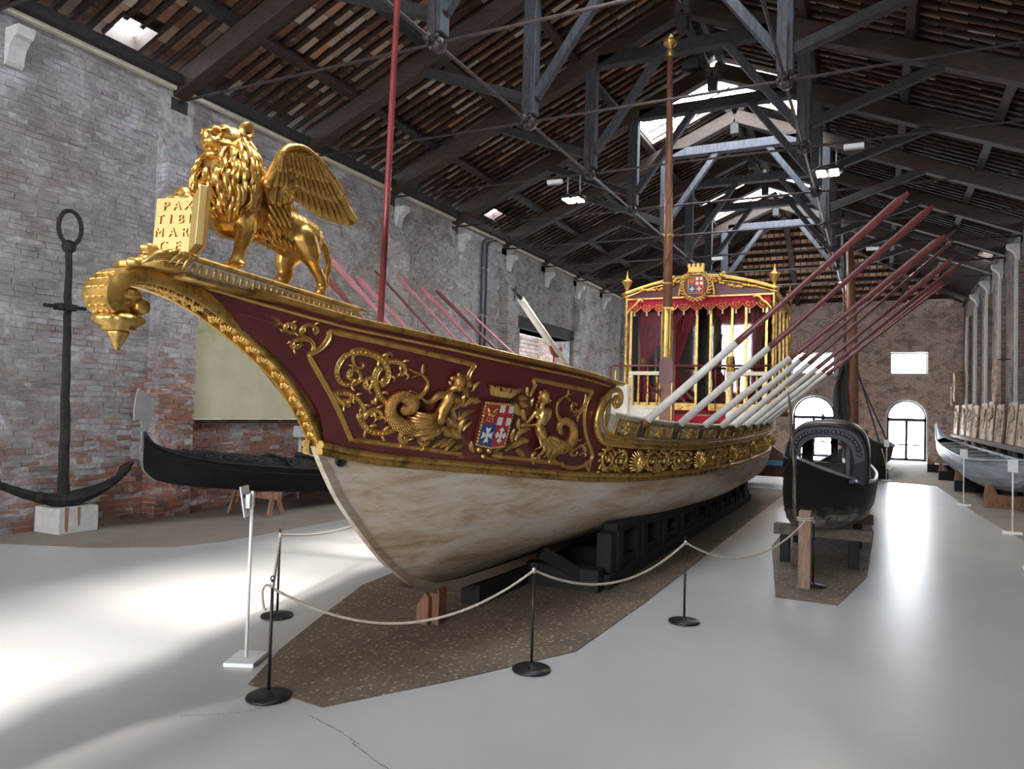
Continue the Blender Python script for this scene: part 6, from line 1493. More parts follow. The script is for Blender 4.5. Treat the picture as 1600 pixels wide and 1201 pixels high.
# ---- fork-ended spar resting on a crutch (port side)
mb = MB(); A_, B2 = np.array((-4.4, 8.92, 3.48)), np.array((-4.4, 11.1, 2.45)); d_ = A_-B2
mb.tube([B2, B2+d_*.6, B2+d_*.92], [.05, .055, .05], 10); 
sp_ = mb.build('stowed_spar', 'oar_white', barge, True)
mb = MB(); mb.tube([B2+d_*.62+np.array((.0, 0, .04)), B2+d_*.80+np.array((0, 0, .05)), A_], [.05, .045, .02], 8); mb.tube([A_, A_+np.array((0, -.12, .03))], [.018, .008], 6); mb.tube([A_, A_+np.array((0, .05, .14))], [.018, .008], 6); mb.tube([A_, A_+np.array((0, -.03, -.14))], [.018, .008], 6)
sub(mb.build('iron_fork', 'iron_rust', None, True), sp_)
mb = MB(); mb.tube([(-4.4, 10.33, 1.7), (-4.4, 10.33, 2.7)], .03, 8); mb.tube(spline([(-4.4, 10.12, 2.95), (-4.4, 10.18, 2.8), (-4.4, 10.33, 2.72), (-4.4, 10.48, 2.74), (-4.4, 10.56, 2.86)], 12), .025, 8); mb.build('spar_crutch', 'red_paint', barge, True)

# ================================================================== OARS
OD = [(2.59, 2.17), (2.70, 2.29), (2.76, 2.19), (2.85, 2.42), (2.82, 2.44), (2.85, 2.38), (3.02, 2.46), (2.88, 2.26), (2.9, 2.40)]
def oar(sg, y, k):
    base = np.array((CX+sg*(float(b_top(y, zg(y)))+.13), y, float(zg(y))+.025))
    d = np.array((sg*(OD[k][0]-.16), RNG.uniform(-.03, .03), OD[k][1]+.015)); ln = np.linalg.norm(d); d /= ln
    lab = ('white oar with red blade on the right of the barge, %s from the bow' if sg > 0 else 'pink oar slanting over the left of the barge, %s from the bow') % ('first' if k == 0 else ords[k])
    t = thing('rowing_oar', tuple(base), lab, 'oar', 'oars raised along the barge')
    p0 = base-d*.15; pj = base+d*(1.18+.10*(k > 0)); tip = base+d*ln
    mb = MB(); mb.tube([p0+d*.03, base+d*.1, base+d*.7, pj], [.042, .045, .042, .036], 12); mb.build('shaft', 'oar_white', t, True)
    mb = MB(); mb.tube([p0, base-d*.055], [.046, .049], 12); mb.build('grip_leather', 'mast_wood' if k == 0 else 'old_wood', t, True)
    mb = MB(); mb.tube([p0-d*.03, p0+d*.005], [.028, .045], 12); mb.build('grip_cap', 'pipe_black', t, True)
    # blade: flat, widening to a rounded tip; its face turned by the way the oar lies
    _, s, u = basis(d, (0, 0, 1)); ro = [1.0, .95, 1.15, .1, .3, 1.2, .75, .2, .9][k % 9]; a1 = s*math.cos(ro)+u*math.sin(ro); a2 = np.cross(d, a1)
    rows = []
    for q in np.linspace(0, 1, 18):
        c = pj*(1-q)+tip*q; w = np.interp(q, [0, .12, .35, .75, .97, 1], [.036, .030, .030, .042, .047, .02]); h = np.interp(q, [0, .12, .4, 1], [.036, .030, .018, .010])
        rows.append([c+a1*w*math.cos(an)+a2*h*math.sin(an) for an in np.linspace(0, 2*PI, 13)[:-1]])
    mb = MB(); mb.grid(rows, closed=True); mb.f.append(tuple(range(12))); mb.f.append(tuple(range(17*12, 18*12))[::-1])
    mb.build('blade', 'oar_red' if sg > 0 else ('oar_pink' if k % 3 else 'oar_red'), t, True, True)
for k, y in enumerate(ORN['notch']): oar(1, y, k)
for k, y in enumerate(ORN['notch'][:8]): oar(-1, y, k)
# ================================================================== CRADLE AND PROPS UNDER THE BARGE
cr_ = thing('hull_cradle', (CX, 12, 0), 'black timber cradle with square openings under the barge hull', 'cradle')
def ctop(y):
    """top beam sits just under the bilge planking"""
    bm, p = float(b_top(y, zm(y))), np.interp(y, [4, 4.8, 6.5, 9.6, 12], [1.25, 1.7, 2.3, 2.55, 3.3]); q = max(0.0, 1-.93/bm)**(1/p)
    return min(.62, float(zm(y))-q*(float(zm(y))-float(zk(y)))-.06)
for sg in (-1, 1):
    x = CX+sg*.86
    mb = MB(); mb.box((x-.10, 7.6, 0), (x+.10, 17.4, .16)); bevel(mb.build('sill_beam', 'cradle_wood', cr_), .015)
    P_ = np.arange(7.9, 17.5, .98)
    for a, b in zip(P_[:-1], P_[1:]):
        mb = MB(); mb.bar((x, a-.02, ctop(a)), (x, b+.02, ctop(b)), .17, .11); bevel(mb.build('top_beam', 'cradle_wood', cr_), .01)
    for i, y in enumerate(P_):
        w = .44
        mb = MB(); mb.box((x-.085, y-w/2, .16), (x+.085, y+w/2, ctop(y)-.03)); bevel(mb.build('post', 'cradle_wood', cr_), .01)
    for i in range(0, len(P_)-1, 1):
        a, b = P_[i]+.22, P_[i+1]-.22
        mb = MB(); mb.box((x-.06, a, .16), (x+.06, b, .26)); mb.build('opening_sill', 'cradle_wood', cr_)
        mb = MB(); mb.box((x+sg*.088-.02, P_[i]-.05, .16), (x+sg*.088+.02, P_[i]+.05, ctop(P_[i])-.02)); bevel(mb.build('batten', 'cradle_wood', cr_), .005)
for y in np.arange(7.5, 17.5, 1.24):
    mb = MB(); mb.box((CX-.9, y-.09, .0), (CX+.9, y+.09, .24)); bevel(mb.build('cross_beam', 'cradle_wood', cr_), .01)
mb = MB(); mb.box((CX-.10, 6.3, .0), (CX+.10, 17.4, .205)); mb.build('keel_block', 'cradle_wood', cr_)
for sg in (-1, 1):
    mb = MB(); mb.bar((CX+sg*.75, 7.55, .10), (CX+sg*.35, 7.15, .42), .12, .14); bevel(mb.build('brace', 'cradle_wood', cr_), .01)
pp = thing('keel_prop', (CX, 5.62, 0), 'red brown wooden prop block under the forefoot of the barge', 'prop')
mb = MB(); mb.prism([(-.09, 0), (.09, 0), (.09, .31), (.02, .335), (-.05, .22), (-.09, .18)], lambda a, b, t: (CX+a, t, b), 5.58, 5.72); bevel(mb.build('block', 'prop_wood', pp, False, True), .006)
mb = MB(); mb.prism([(-.10, 0), (.02, 0), (.02, .24), (-.02, .29), (-.07, .20), (-.10, .17)], lambda a, b, t: (CX+a, t, b), 5.52, 5.58); bevel(mb.build('wedge', 'prop_wood', pp, False, True), .006)

# ================================================================== ROPE BARRIER
def stanchion_proto():
    t = empty('rope_stanchion', (0, 0, 0))
    mb = MB(); mb.lathe([(0, 0), (.138, 0), (.142, .006), (.138, .016), (.05, .02), (.022, .026), (.012, .05), (0, .05)], (0, 0, 0), (0, 0, 1), 32); mb.build('base', 'black_metal', t, True)
    mb = MB(); mb.tube([(0, 0, .02), (0, 0, .735)], .0105, 10); mb.build('post', 'black_metal', t, True)
    mb = MB(); mb.tube([(0, .0, .755)]+[(.017*math.cos(a), 0, .757+.017*math.sin(a)) for a in np.linspace(-PI/2, 1.5*PI, 16)], .0045, 6); mb.build('hook_ring', 'black_metal', t, True)
    mb = MB(); mb.lathe([(.011, .70), (.0145, .705), (.0145, .735), (.011, .74)], (0, 0, 0), (0, 0, 1), 10); mb.build('collar', 'steel', t, True)
    return t
proto = stanchion_proto()
ST = [(-3.50, 3.67, 'black rope stanchion at the sharp corner nearest the camera'), (-2.25, 5.0, 'black rope stanchion right of the barge bow on the white floor'), (-1.57, 6.85, 'black rope stanchion midway along the right side of the barge'), (-.64, 9.07, 'black rope stanchion before the wooden post of the cabin boat'), (-4.77, 5.07, 'black rope stanchion left of the bow behind the white sign stand'), (-5.6, 8.2, 'black rope stanchion hidden beyond the bow on the left side')]
for i, (x, y, lab) in enumerate(ST):
    o = proto if i == 0 else copy_tree(proto)
    o.location = (x, y, .003); o.rotation_euler.z = i*.7; tag(o, lab, 'stanchion', 'black stanchions of the rope barrier')
def rope(p, q, sag, lab, r=.0095, tail=None):
    p, q = np.array(p, float), np.array(q, float); n = 70; pts = [p*(1-t)+q*t-np.array((0, 0, sag*4*t*(1-t))) for t in np.linspace(0, 1, n)]
    o = thing('barrier_rope', tuple(p), lab, 'rope', 'pale ropes of the barrier')
    # three twisted strands
    for s in range(3):
        P = []
        for i in range(n*3):
            t = i/(n*3-1); c = p*(1-t)+q*t-np.array((0, 0, sag*4*t*(1-t))); an = t*np.linalg.norm(q-p)*95+s*2*PI/3
            d, sd, up = basis(q-p); P.append(c+(sd*math.cos(an)+up*math.sin(an))*r*.5)
        mb = MB(); mb.tube(P, r*.62, 5); mb.build('strand', 'rope', o, True)
    if tail:
        mb = MB(); mb.tube(spline(tail, 20), r*.85, 7); mb.build('loose_end', 'rope', o, True)
T = lambda i, dz=.725: (ST[i][0], ST[i][1], dz)
rope(T(0, .70), T(1), .30, 'long sagging rope between the nearest stanchion and the bow stanchion', tail=[(-3.5, 3.67, .70), (-3.53, 3.65, .72), (-3.555, 3.64, .68), (-3.545, 3.645, .58), (-3.53, 3.65, .56)])
rope(T(1), T(2), .22, 'sagging rope along the right side of the barge')
rope(T(2), (-.70, 8.80, .77), .26, 'sagging rope running up to the wooden post of the cabin boat')
rope(T(0, .70), T(4), .035, 'taut rope between the two stanchions left of the bow')
rope(T(4), T(5), .16, 'rope sagging behind the barge bow on the left')

# ================================================================== SIGN STANDS
def sign_stand(x, y, rz, lab, h=1.24, w=.15):
    t = thing('sign_stand', (x, y, 0), lab, 'sign stand', 'white museum sign stands'); t.rotation_euler.z = rz
    def b(nm, mb, mat, sm=False):
        o = mb.build(nm, mat, None, sm); o.parent = t; return o
    mb = MB(); mb.box((-.145, -.11, .0), (.145, .11, .03)); bevel(b('base', mb, 'pvc_white'), .003)
    mb = MB(); mb.tube([(0, 0, .02), (0, 0, h)], .0125, 10); b('pole', mb, 'pvc_white', True)
    mb = MB(); mb.box((-.05, -.03, h-.12), (.05, .0, h-.02)); b('bracket', mb, 'pvc_white')
    mb = MB(); mb.obox((0, -.045, h-.075), ((w/2, 0, 0), (0, .004, 0), (0, -.02, .11))); o = b('panel', mb, 'pvc_white')
    for k in range(1):
        mb = MB(); mb.obox((0, -.048-.004, h-.02), ((w*.36, 0, 0), (0, .001, 0), (0, -.006, .03))); q = mb.build('printed_block', 'pigment_blue', None); q.parent = o
sign_stand(-4.14, 4.10, -1.15, 'white sign stand beside the nearest stanchion, its panel seen edge on')
sign_stand(2.08, 15.3, -.12, 'white sign stand before the grey boat, nearer of the right hand pair')
sign_stand(1.74, 19.64, -.12, 'white sign stand before the grey boat, farther of the right hand pair')
sign_stand(.24, 25.85, -.1, 'small distant white sign stand before the dark sailing boat')
sign_stand(1.86, 11.75, -.1, 'white sign stand cut off by the right edge of the picture')

# ================================================================== GONDOLA BY THE LEFT WALL
GX = -9.45
g = thing('gondola', (GX, 11, .3), 'black gondola with grey steel prow iron by the left brick wall', 'gondola')
gr = curve([(7.20, 1.52), (7.26, 1.38), (7.42, 1.22), (7.85, 1.05), (8.69, .90), (10.6, .72), (13, .66), (15.5, .85), (17.3, 1.5)])
gb = curve([(7.10, 1.30), (7.2, .98), (7.32, .81), (7.61, .675), (8.39, .53), (9.55, .39), (11.1, .25), (13, .20), (15.5, .42), (17.3, 1.1)])
gw = curve([(7.18, .010), (7.3, .03), (7.6, .09), (8.3, .25), (9.5, .47), (11.5, .66), (13, .68), (15, .5), (16.6, .2), (17.35, .02)])
yv = np.concatenate([np.linspace(7.235, 8, 16), np.linspace(8.15, 17.3, 36)])
for sg in (1, -1):
    P = []
    for y in yv:
        z0, z1, w = float(gb(y)), float(gr(y)), float(gw(y)); P.append([(GX+sg*w*f, y, z0+(z1-z0)*v) for f, v in ((0, 0), (.55, .02), (.72, .25), (.85, .55), (.97, .88), (1.0, 1.0))])
    mb = MB(); mb.grid(P, flip=sg < 0); autosmooth(mb.build('hull_side', 'black_lacquer', g), 40)
    mb = MB(); mb.tube([(GX+sg*float(gw(y))*1.0, y, float(gr(y))) for y in yv], .022, 7); mb.build('gunwale', 'black_lacquer', g, True)
    mb = MB(); mb.tube([(GX+sg*float(gw(y))*.975, y, float(gr(y))-.10) for y in yv[4:]], .010, 6); mb.build('rubbing_strip', 'black_lacquer', g, True)
# carved foredeck
mb = MB(); P = []
yd = np.linspace(7.4, 10.6, 60)
for y in yd:
    w = float(gw(y))*.97; z = float(gr(y)); cr2 = .15*min(1, (y-7.2)/1.2); P.append([(GX+w*u, y, z+.01+cr2*(1-u*u)+RNG.uniform(0, .0)) for u in np.linspace(-1, 1, 17)])
mb.grid(P, flip=True); mb.build('foredeck', 'black_lacquer', g, True)
mb = MB()
for k in range(360):
    y = RNG.uniform(7.9, 10.5); u = RNG.uniform(-.85, .85); w = float(gw(y))*.97; z = float(gr(y))+.012+.15*min(1, (y-7.2)/1.2)*(1-u*u); a = RNG.uniform(0, PI)
    c = np.array((GX+w*u, y, z)); d = np.array((math.cos(a), math.sin(a), 0))*RNG.uniform(.03, .06); e = np.array((-d[1], d[0], 0))*.8
    mb.tube([c-d, c+e*.5+np.array((0, 0, .012)), c+d], [.006, .012, .004], 5)
o = mb.build('deck_carving', 'black_relief', g, True); o['kind'] = 'stuff'
for y in (9.75, 10.62):
    w = float(gw(y)); mb = MB(); mb.tube([(GX+w*u, y, float(gr(y))+.03+.16*(1-u*u)) for u in np.linspace(-1, 1, 11)], .03, 7); mb.build('deck_beam', 'black_lacquer', g, True)
# stepped fittings aft of the deck
mb = MB(); mb.box((GX-.35, 10.7, .6), (GX+.35, 11.2, .98)); mb.box((GX-.3, 11.2, .6), (GX+.3, 11.5, 1.15)); bevel(mb.build('seat', 'black_relief', g), .02)
# prow iron: blade with curved head and six comb teeth
fer = [(7.11, 2.05), (7.23, 1.99), (7.33, 1.90), (7.375, 1.77), (7.36, 1.65), (7.32, 1.54), (7.29, 1.38), (7.27, 1.19), (7.26, 1.03), (7.30, .87), (7.39, .765), (7.50, .69), (7.45, .675), (7.34, .75), (7.24, .88), (7.19, 1.03), (7.185, 1.2), (7.19, 1.40), (7.185, 1.545), (7.17, 1.585), (7.13, 1.60), (7.06, 1.585), (7.055, 1.72), (7.075, 1.92)]
mb = MB(); mb.prism(fer, lambda a, b, t: (t, a, b), GX-.012, GX+.012); fo = mb.build('prow_iron', 'steel', g, False, True); bevel(fo, .004)
for k in range(5):
    z = 1.46-.098*k
    mb = MB(); mb.prism([(7.19, z+.028), (7.05, z+.022), (7.05, z-.022), (7.19, z-.028)], lambda a, b, t: (t, a, b), GX-.010, GX+.010); sub(mb.build('comb_tooth', 'steel', None, False, True), fo)
def sawhorse(x, y, lab, rz=0.0):
    t = thing('sawhorse', (x, y, 0), lab, 'sawhorse', 'wooden sawhorses under the gondola'); t.rotation_euler.z = rz
    def b(nm, mb):
        o = mb.build(nm, 'saw_wood', None); o.parent = t; return o
    mb = MB(); mb.box((-.5, -.06, .28), (.5, .06, .40)); bevel(b('top_beam', mb), .008)
    for sx in (-.40, .40):
        for sy in (-1, 1):
            mb = MB(); mb.bar((sx, sy*.03, .38), (sx*1.05, sy*.17, .0), .09, .04, (1, 0, 0)); bevel(b('leg', mb), .005)
        mb = MB(); mb.prism([(-.06, .28), (.06, .28), (.10, .17), (-.10, .17)], lambda a, b_, t_: (t_, a, b_), sx-.05*np.sign(sx)-.012, sx-.05*np.sign(sx)+.012); b('gusset', mb)
sawhorse(-9.42, 9.42, 'low wooden sawhorse under the gondola bow, the nearer one', .05)
sawhorse(-9.45, 12.6, 'low wooden sawhorse under the middle of the gondola, behind the barge', 0)
t = thing('power_pedestal', (-10.3, 11.4, 0), 'small grey box on a post behind the gondola', 'outlet box')
mb = MB(); mb.tube([(-10.3, 11.4, 0), (-10.3, 11.4, 1.25)], .03, 8); mb.build('post', 'grey_plastic', t, True)
mb = MB(); mb.box((-10.38, 11.28, 1.22), (-10.22, 11.54, 1.44)); bevel(mb.build('box', 'grey_plastic', t), .01)

# ================================================================== ANCHOR ON STONE BLOCK
blk = thing('stone_block', (-10.3, 6.85, 0), 'rust stained pale stone block under the old anchor', 'block')
mb = MB(); mb.box((-10.56, 6.42, 0), (-10.02, 7.0, .36)); bevel(mb.build('stone', 'stone', blk), .012, 2)
mb = MB(); mb.prism([(6.50, .365), (6.56, .365), (6.555, .05), (6.53, .02), (6.51, .08)], lambda a, b, t: (t, a, b), -10.021, -10.017); mb.build('rust_stain', 'saw_wood', blk, False, True)
mb = MB(); mb.prism([(6.68, .365), (6.73, .365), (6.725, .12), (6.70, .08)], lambda a, b, t: (t, a, b), -10.021, -10.017); mb.build('rust_stain', 'saw_wood', blk, False, True)
an = thing('old_anchor', (-10.2, 6.58, .36), 'tall rusty iron anchor standing against the left brick wall', 'anchor')
AXX = -10.22
rows = []; n = 26
mb = MB()
for i in range(n):
    t = i/(n-1); z = .45+(4.02-.45)*t; w = np.interp(t, [0, .1, .5, 1], [.10, .078, .062, .048])*RNG.uniform(.95, 1.05); y = 6.60-.09*t+RNG.uniform(-.008, .008); h = w*.85
    rows.append([(AXX+h*math.cos(a)*.9, y+w*math.sin(a), z) for a in np.linspace(0, 2*PI, 9)[:-1]])
mb.grid(rows, closed=True); mb.f.append(tuple(range((n-1)*8, n*8))); mb.build('shank', 'iron_rust', an, False, True)
arm = spline([(5.55, .82), (5.80, .70), (6.10, .57), (6.45, .47), (6.70, .455), (7.05, .53), (7.35, .66), (7.56, .80), (7.66, .93)], 40)
mb = MB(); mb.tube([(AXX+RNG.uniform(-.006, .006), a, b) for a, b in arm], np.interp(np.linspace(0, 1, 40), [0, .3, .5, .7, 1], [.035, .08, .13, .08, .018])*RNG.uniform(.93, 1.07, 40), 8, flat=.9); mb.build('arms', 'iron_rust', an, False)
for y, z in ((5.66, .79), (7.52, .78)):
    mb = MB(); s = 1 if y > 6.6 else -1; mb.prism([(0, .15), (.22, .02), (.1, -.12), (-.1, -.12), (-.22, .02)], lambda a, b, t: (AXX+a*.5, y+s*(b*.6), z+.05+b*.6+t), 0, .03); mb.build('fluke', 'iron_rust', an, False, True)
mb = MB(); mb.tube([(AXX, 6.515+.165*math.sin(a), 4.27+.24*math.cos(a)) for a in np.linspace(0, 2*PI, 28)], .03, 8); mb.build('ring', 'iron_rust', an, True)
mb = MB(); mb.ell((AXX, 6.51, 4.0), (.075, .10, .10)); mb.build('eye', 'iron_rust', an, True)
mb = MB(); mb.box((AXX-.09, 6.38, 3.10), (AXX+.09, 6.62, 3.19)); mb.tube([(AXX, 6.2, 3.14), (AXX, 6.8, 3.16)], [.03, .03], 7); bevel(mb.build('stock_collar', 'iron_rust', an), .01)

# ================================================================== BLACK CABIN BOAT IN THE AISLE
BX = -.60
cb = thing('cabin_boat', (BX, 12, .5), 'black covered boat with arched cabin standing on trestles in the aisle', 'boat')
cr3 = curve([(9.45, 1.42), (9.7, 1.30), (10.1, 1.18), (10.6, 1.10), (12, 1.04), (15, 1.0), (17.5, 1.25)])
cbm = curve([(9.45, .78), (9.6, .62), (9.9, .55), (10.6, .52), (13, .50), (16, .55), (17.5, .9)])
cw = curve([(9.45, .015), (9.6, .13), (9.9, .30), (10.3, .44), (10.8, .53), (12.5, .57), (15, .52), (17.5, .12)])
bcx = curve([(9.45, -.885), (9.9, -.76), (10.4, -.65), (11, -.60), (13, -.58), (17.5, -.58)])
yv = np.concatenate([np.linspace(9.45, 10.4, 14), np.linspace(10.5, 17.5, 30)])
SEC = [(0, 0), (.62, .0), (.86, .14), (.95, .36), (1.0, .7), (.985, 1.0)]
for sg in (1, -1):
    for i in range(5):
        P = [[(float(bcx(y))+sg*(float(cw(y))*f+(.004 if i % 2 else 0)), y, float(cbm(y))+(float(cr3(y))-float(cbm(y)))*v) for f, v in SEC[i:i+2]] for y in yv]
        mb = MB(); mb.grid(P, flip=sg < 0); mb.build('strake', 'cabin_hull', cb, True)
    mb = MB(); mb.tube([(float(bcx(y))+sg*float(cw(y))*.985, y, float(cr3(y))) for y in yv], .022, 7); mb.build('gunwale', 'steel' if sg > 0 else 'black_lacquer', cb, True)
mb = MB(); mb.tube([(float(bcx(9.45)), 9.44-.0, .74), (float(bcx(9.45)), 9.43, 1.1), (float(bcx(9.45)), 9.44, 1.45)], .022, 8); mb.build('stem_post', 'old_wood', cb, True)
mb = MB(); mb.grid([[(float(bcx(y))-float(cw(y))*.95, y, .72), (float(bcx(y))+float(cw(y))*.95, y, .72)] for y in yv], flip=True); mb.build('floor_boards', 'black_lacquer', cb)
# raised black apron on the port bow, sweeping up into the hood
mb = MB(); P = []
for y in np.linspace(9.47, 10.75, 12):
    t = (y-9.47)/1.28; P.append([(float(bcx(y))-float(cw(y))*.985, y, float(cr3(y))), (float(bcx(y))-float(cw(y))*(.985-.06*t), y, float(cr3(y))+.46*t**.9)])
mb.grid(P); o = mb.build('bow_apron', 'black_lacquer', cb, True); s_ = o.modifiers.new('t', 'SOLIDIFY'); s_.thickness = .03; s_.offset = 0
# cabin: arched black hood with a broad carved front frame, side walls and a rear wall with windows
def hood(y, w, zb, zt, n=25):
    return [(BX+w*np.sign(math.cos(a))*abs(math.cos(a))**.75, y, zb+(zt-zb)*math.sin(a)**.42) for a in np.linspace(0, PI, n)]
P = [hood(y, np.interp(y, [10.42, 10.8, 12.4], [.475, .50, .49]), 1.08, np.interp(y, [10.42, 10.8, 11.6, 12.4], [1.80, 1.86, 1.87, 1.80])) for y in np.linspace(10.42, 12.4, 10)]
mb = MB(); mb.grid(P); o = mb.build('hood_shell', 'black_lacquer', cb, True); s_ = o.modifiers.new('t', 'SOLIDIFY'); s_.thickness = .03; s_.offset = 0
oa, ia = hood(10.40, .475, 1.08, 1.80), hood(10.40, .33, 1.08, 1.64)
mb = MB()
for i in range(len(oa)-1):
    q = [oa[i], oa[i+1], ia[i+1], ia[i]]; mb.add([(p_[0], p_[1]+dy-.18*(p_[2] < 1.3)*(1.3-p_[2])/.22, p_[2]) for dy in (-.03, .03) for p_ in q], [(0, 1, 2, 3), (7, 6, 5, 4), (3, 2, 6, 7), (0, 4, 5, 1)])
mb.build('front_frame', 'black_lacquer', cb, False, True)
mb = MB()
for i in range(2, len(oa)-2):
    c = (np.array(oa[i])+np.array(ia[i]))/2; mb.ell(c+np.array((0, -.035-.18*(c[2] < 1.3)*(1.3-c[2])/.22, 0)), (.035, .012, .03), n=8, m=6)
mb.build('frame_carving', 'black_relief', cb, True)
mb = MB(); mb.tube([(p_[0], p_[1]-.035-.18*(p_[2] < 1.3)*(1.3-p_[2])/.22, p_[2]) for p_ in oa], .016, 6); mb.build('frame_moulding', 'black_lacquer', cb, True)
rw_ = hood(12.38, .48, 1.08, 1.78)
for x0, x1, z0, z1 in ((-.46, .46, .75, 1.22), (-.46, -.30, 1.22, 1.72), (.30, .46, 1.22, 1.72), (-.05, .05, 1.22, 1.80), (-.34, .34, 1.62, 1.80)):
    mb = MB(); mb.box((BX+x0, 12.36, z0), (BX+x1, 12.40, z1)); bevel(mb.build('rear_wall', 'black_lacquer', cb), .006)
mb = MB(); mb.box((BX-.42, 11.85, .75), (BX+.42, 12.3, 1.05)); bevel(mb.build('seat', 'black_lacquer', cb), .03, 2)
mb = MB(); mb.box((BX+.20, 11.1, .75), (BX+.27, 11.17, 1.70)); bevel(mb.build('cabin_post', 'black_relief', cb), .01)
# black sheet added inside to put shade into the open fore part
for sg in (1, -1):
    mb = MB(); mb.grid([[(float(bcx(y))+sg*float(cw(y))*f, y, z) for f, z in ((.60, .73), (.9, .85), (.95, float(cr3(y))-.01))] for y in yv], flip=sg > 0); mb.build('shade_lining', 'black_lacquer', cb)
mb = MB(); mb.tube(spline([(BX+.28, 10.3, 1.06), (BX+.36, 10.2, 1.13), (BX+.30, 10.1, 1.12), (BX+.38, 9.95, 1.14)], 14), .022, 7); mb.build('rope_cleat', 'steel', cb, True)
# tall raking stem rod on the bow
mb = MB(); mb.tube(spline([(-.865, 9.41, .66), (-.89, 9.40, 1.3), (-.92, 9.39, 1.65), (-.94, 9.38, 1.95), (-.965, 9.37, 2.2)], 14), [.016]*6+[.022]*3+[.016]*3+[.010, .004], 7); mb.build('stem_rod', 'old_wood', cb, True)
mb = MB(); mb.ell((BX-.08, 11.0, 1.90), (.02, .02, .06)); mb.build('roof_finial', 'black_lacquer', cb, True)
tr = thing('boat_trestle', (BX, 11.6, 0), 'dark wooden trestle carrying the black cabin boat', 'trestle')
for y in (10.4, 12.1, 15.5):
    mb = MB(); mb.box((BX-.62, y-.07, .36), (BX+.55, y+.07, .50)); bevel(mb.build('cross_beam', 'old_wood', tr), .01)
    for x in (-.48, .34):
        mb = MB(); mb.box((BX+x-.06, y-.06, 0), (BX+x+.06, y+.06, .36)); bevel(mb.build('leg', 'cradle_wood', tr), .01)
po = thing('mooring_post', (-.72, 8.92, 0), 'square weathered wooden post with the rope tied to it before the cabin boat', 'post')
mb = MB(); mb.box((-.785, 8.86, 0), (-.655, 8.99, .86)); bevel(mb.build('timber', 'post_wood', po), .008)
mb = MB(); mb.tube([(-.72+.085*math.cos(a)*1.0, 8.925+.085*math.sin(a), .74+.012*a/PI) for a in np.linspace(0, 4*PI, 40)], .010, 6); mb.build('rope_turns', 'rope', po, True)

# ================================================================== LONG GREY BOAT ALONG THE RIGHT WALL
RX = 2.78
rb = thing('grey_longboat', (RX, 20, .5), 'long pale grey open boat lying along the right wall', 'boat')
rr_ = curve([(18.4, 1.14), (19.2, 1.06), (21, 1.0), (25, 1.04), (30, 1.14), (33, 1.30), (34.6, 1.75)])
rk = curve([(18.4, .82), (18.8, .52), (19.8, .38), (23, .36), (29.5, .48), (33, .75), (34.6, 1.5)])
rw = curve([(18.4, .03), (18.75, .26), (19.4, .46), (21, .60), (25, .55), (30, .36), (33, .15), (34.6, .015)])
rcx = lambda y: 2.50-.030*(y-21)+.10*max(0, 21-y)
yv = np.concatenate([np.linspace(18.4, 19.6, 10), np.linspace(19.8, 32, 34), np.linspace(32.2, 34.6, 12)])
for sg in (1, -1):
    NSr = 5; F_ = [(0, 0), (.42, .03), (.70, .16), (.88, .40), (.97, .70), (1.0, 1.0)]
    for i in range(NSr):
        P = []
        for y in yv:
            z0, z1, w = float(rk(y)), float(rr_(y)), float(rw(y)); P.append([(rcx(y)+sg*(w*f+(.006 if i % 2 else 0)), y, z0+(z1-z0)*v) for f, v in (F_[i], tuple((np.array(F_[i])+np.array(F_[i+1]))/2), F_[i+1])])
        mb = MB(); mb.grid(P, flip=sg < 0); o = mb.build('strake', 'boat_grey', rb, True)
    mb = MB(); mb.tube([(rcx(y)+sg*float(rw(y)), y, float(rr_(y))+.01) for y in yv], .028, 7); mb.build('gunwale', 'boat_grey', rb, True)
    P = [[(rcx(y)+sg*float(rw(y))*f*.93, y, float(rk(y))+.04+(float(rr_(y))-float(rk(y)))*v) for f, v in F_] for y in yv]
    mb = MB(); mb.grid(P, flip=sg > 0); mb.build('inner_skin', 'black_lacquer', rb, True)
for k, y in enumerate(np.arange(19.6, 31.6, .8)):
    w = float(rw(y)); mb = MB(); mb.tube([(rcx(y)-w*.96, y, float(rr_(y))-.05), (rcx(y)+w*.96, y+(.25 if k % 2 else -.25), float(rr_(y))-.03)], .02, 6); mb.build('thwart_rod', 'boat_grey', rb, True)
mb = MB(); P = [[(rcx(y)-float(rw(y)), y, float(rr_(y))), (rcx(y), y, float(rr_(y))+.10), (rcx(y)+float(rw(y)), y, float(rr_(y)))] for y in np.linspace(31.6, 34.6, 12)]; mb.grid(P, flip=True); mb.build('bow_deck', 'blue_strip', rb, True)
for k, (y, lab) in enumerate([(19.6, 'dark timber chock under the grey boat, nearest the camera'), (23.6, 'dark timber chock under the grey boat, second from the camera'), (27.6, 'dark timber chock under the grey boat, third from the camera'), (31.5, 'dark timber chock under the grey boat, near its bow')]):
    o = thing('boat_chock', (rcx(y), y, 0), lab, 'chock', 'timber chocks under the grey boat')
    mb = MB(); mb.box((rcx(y)-.55, y-.1, 0), (rcx(y)+.5, y+.1, .30)); bevel(mb.build('beam', 'saw_wood' if k == 0 else 'cradle_wood', o), .01)
    mb = MB(); mb.prism([(-.55, .3), (-.3, .3), (-.35, .42), (-.52, .58)], lambda a, b, t_: (rcx(y)+a, t_, b), y-.06, y+.06); mb.build('wedge', 'saw_wood', o, False, True)

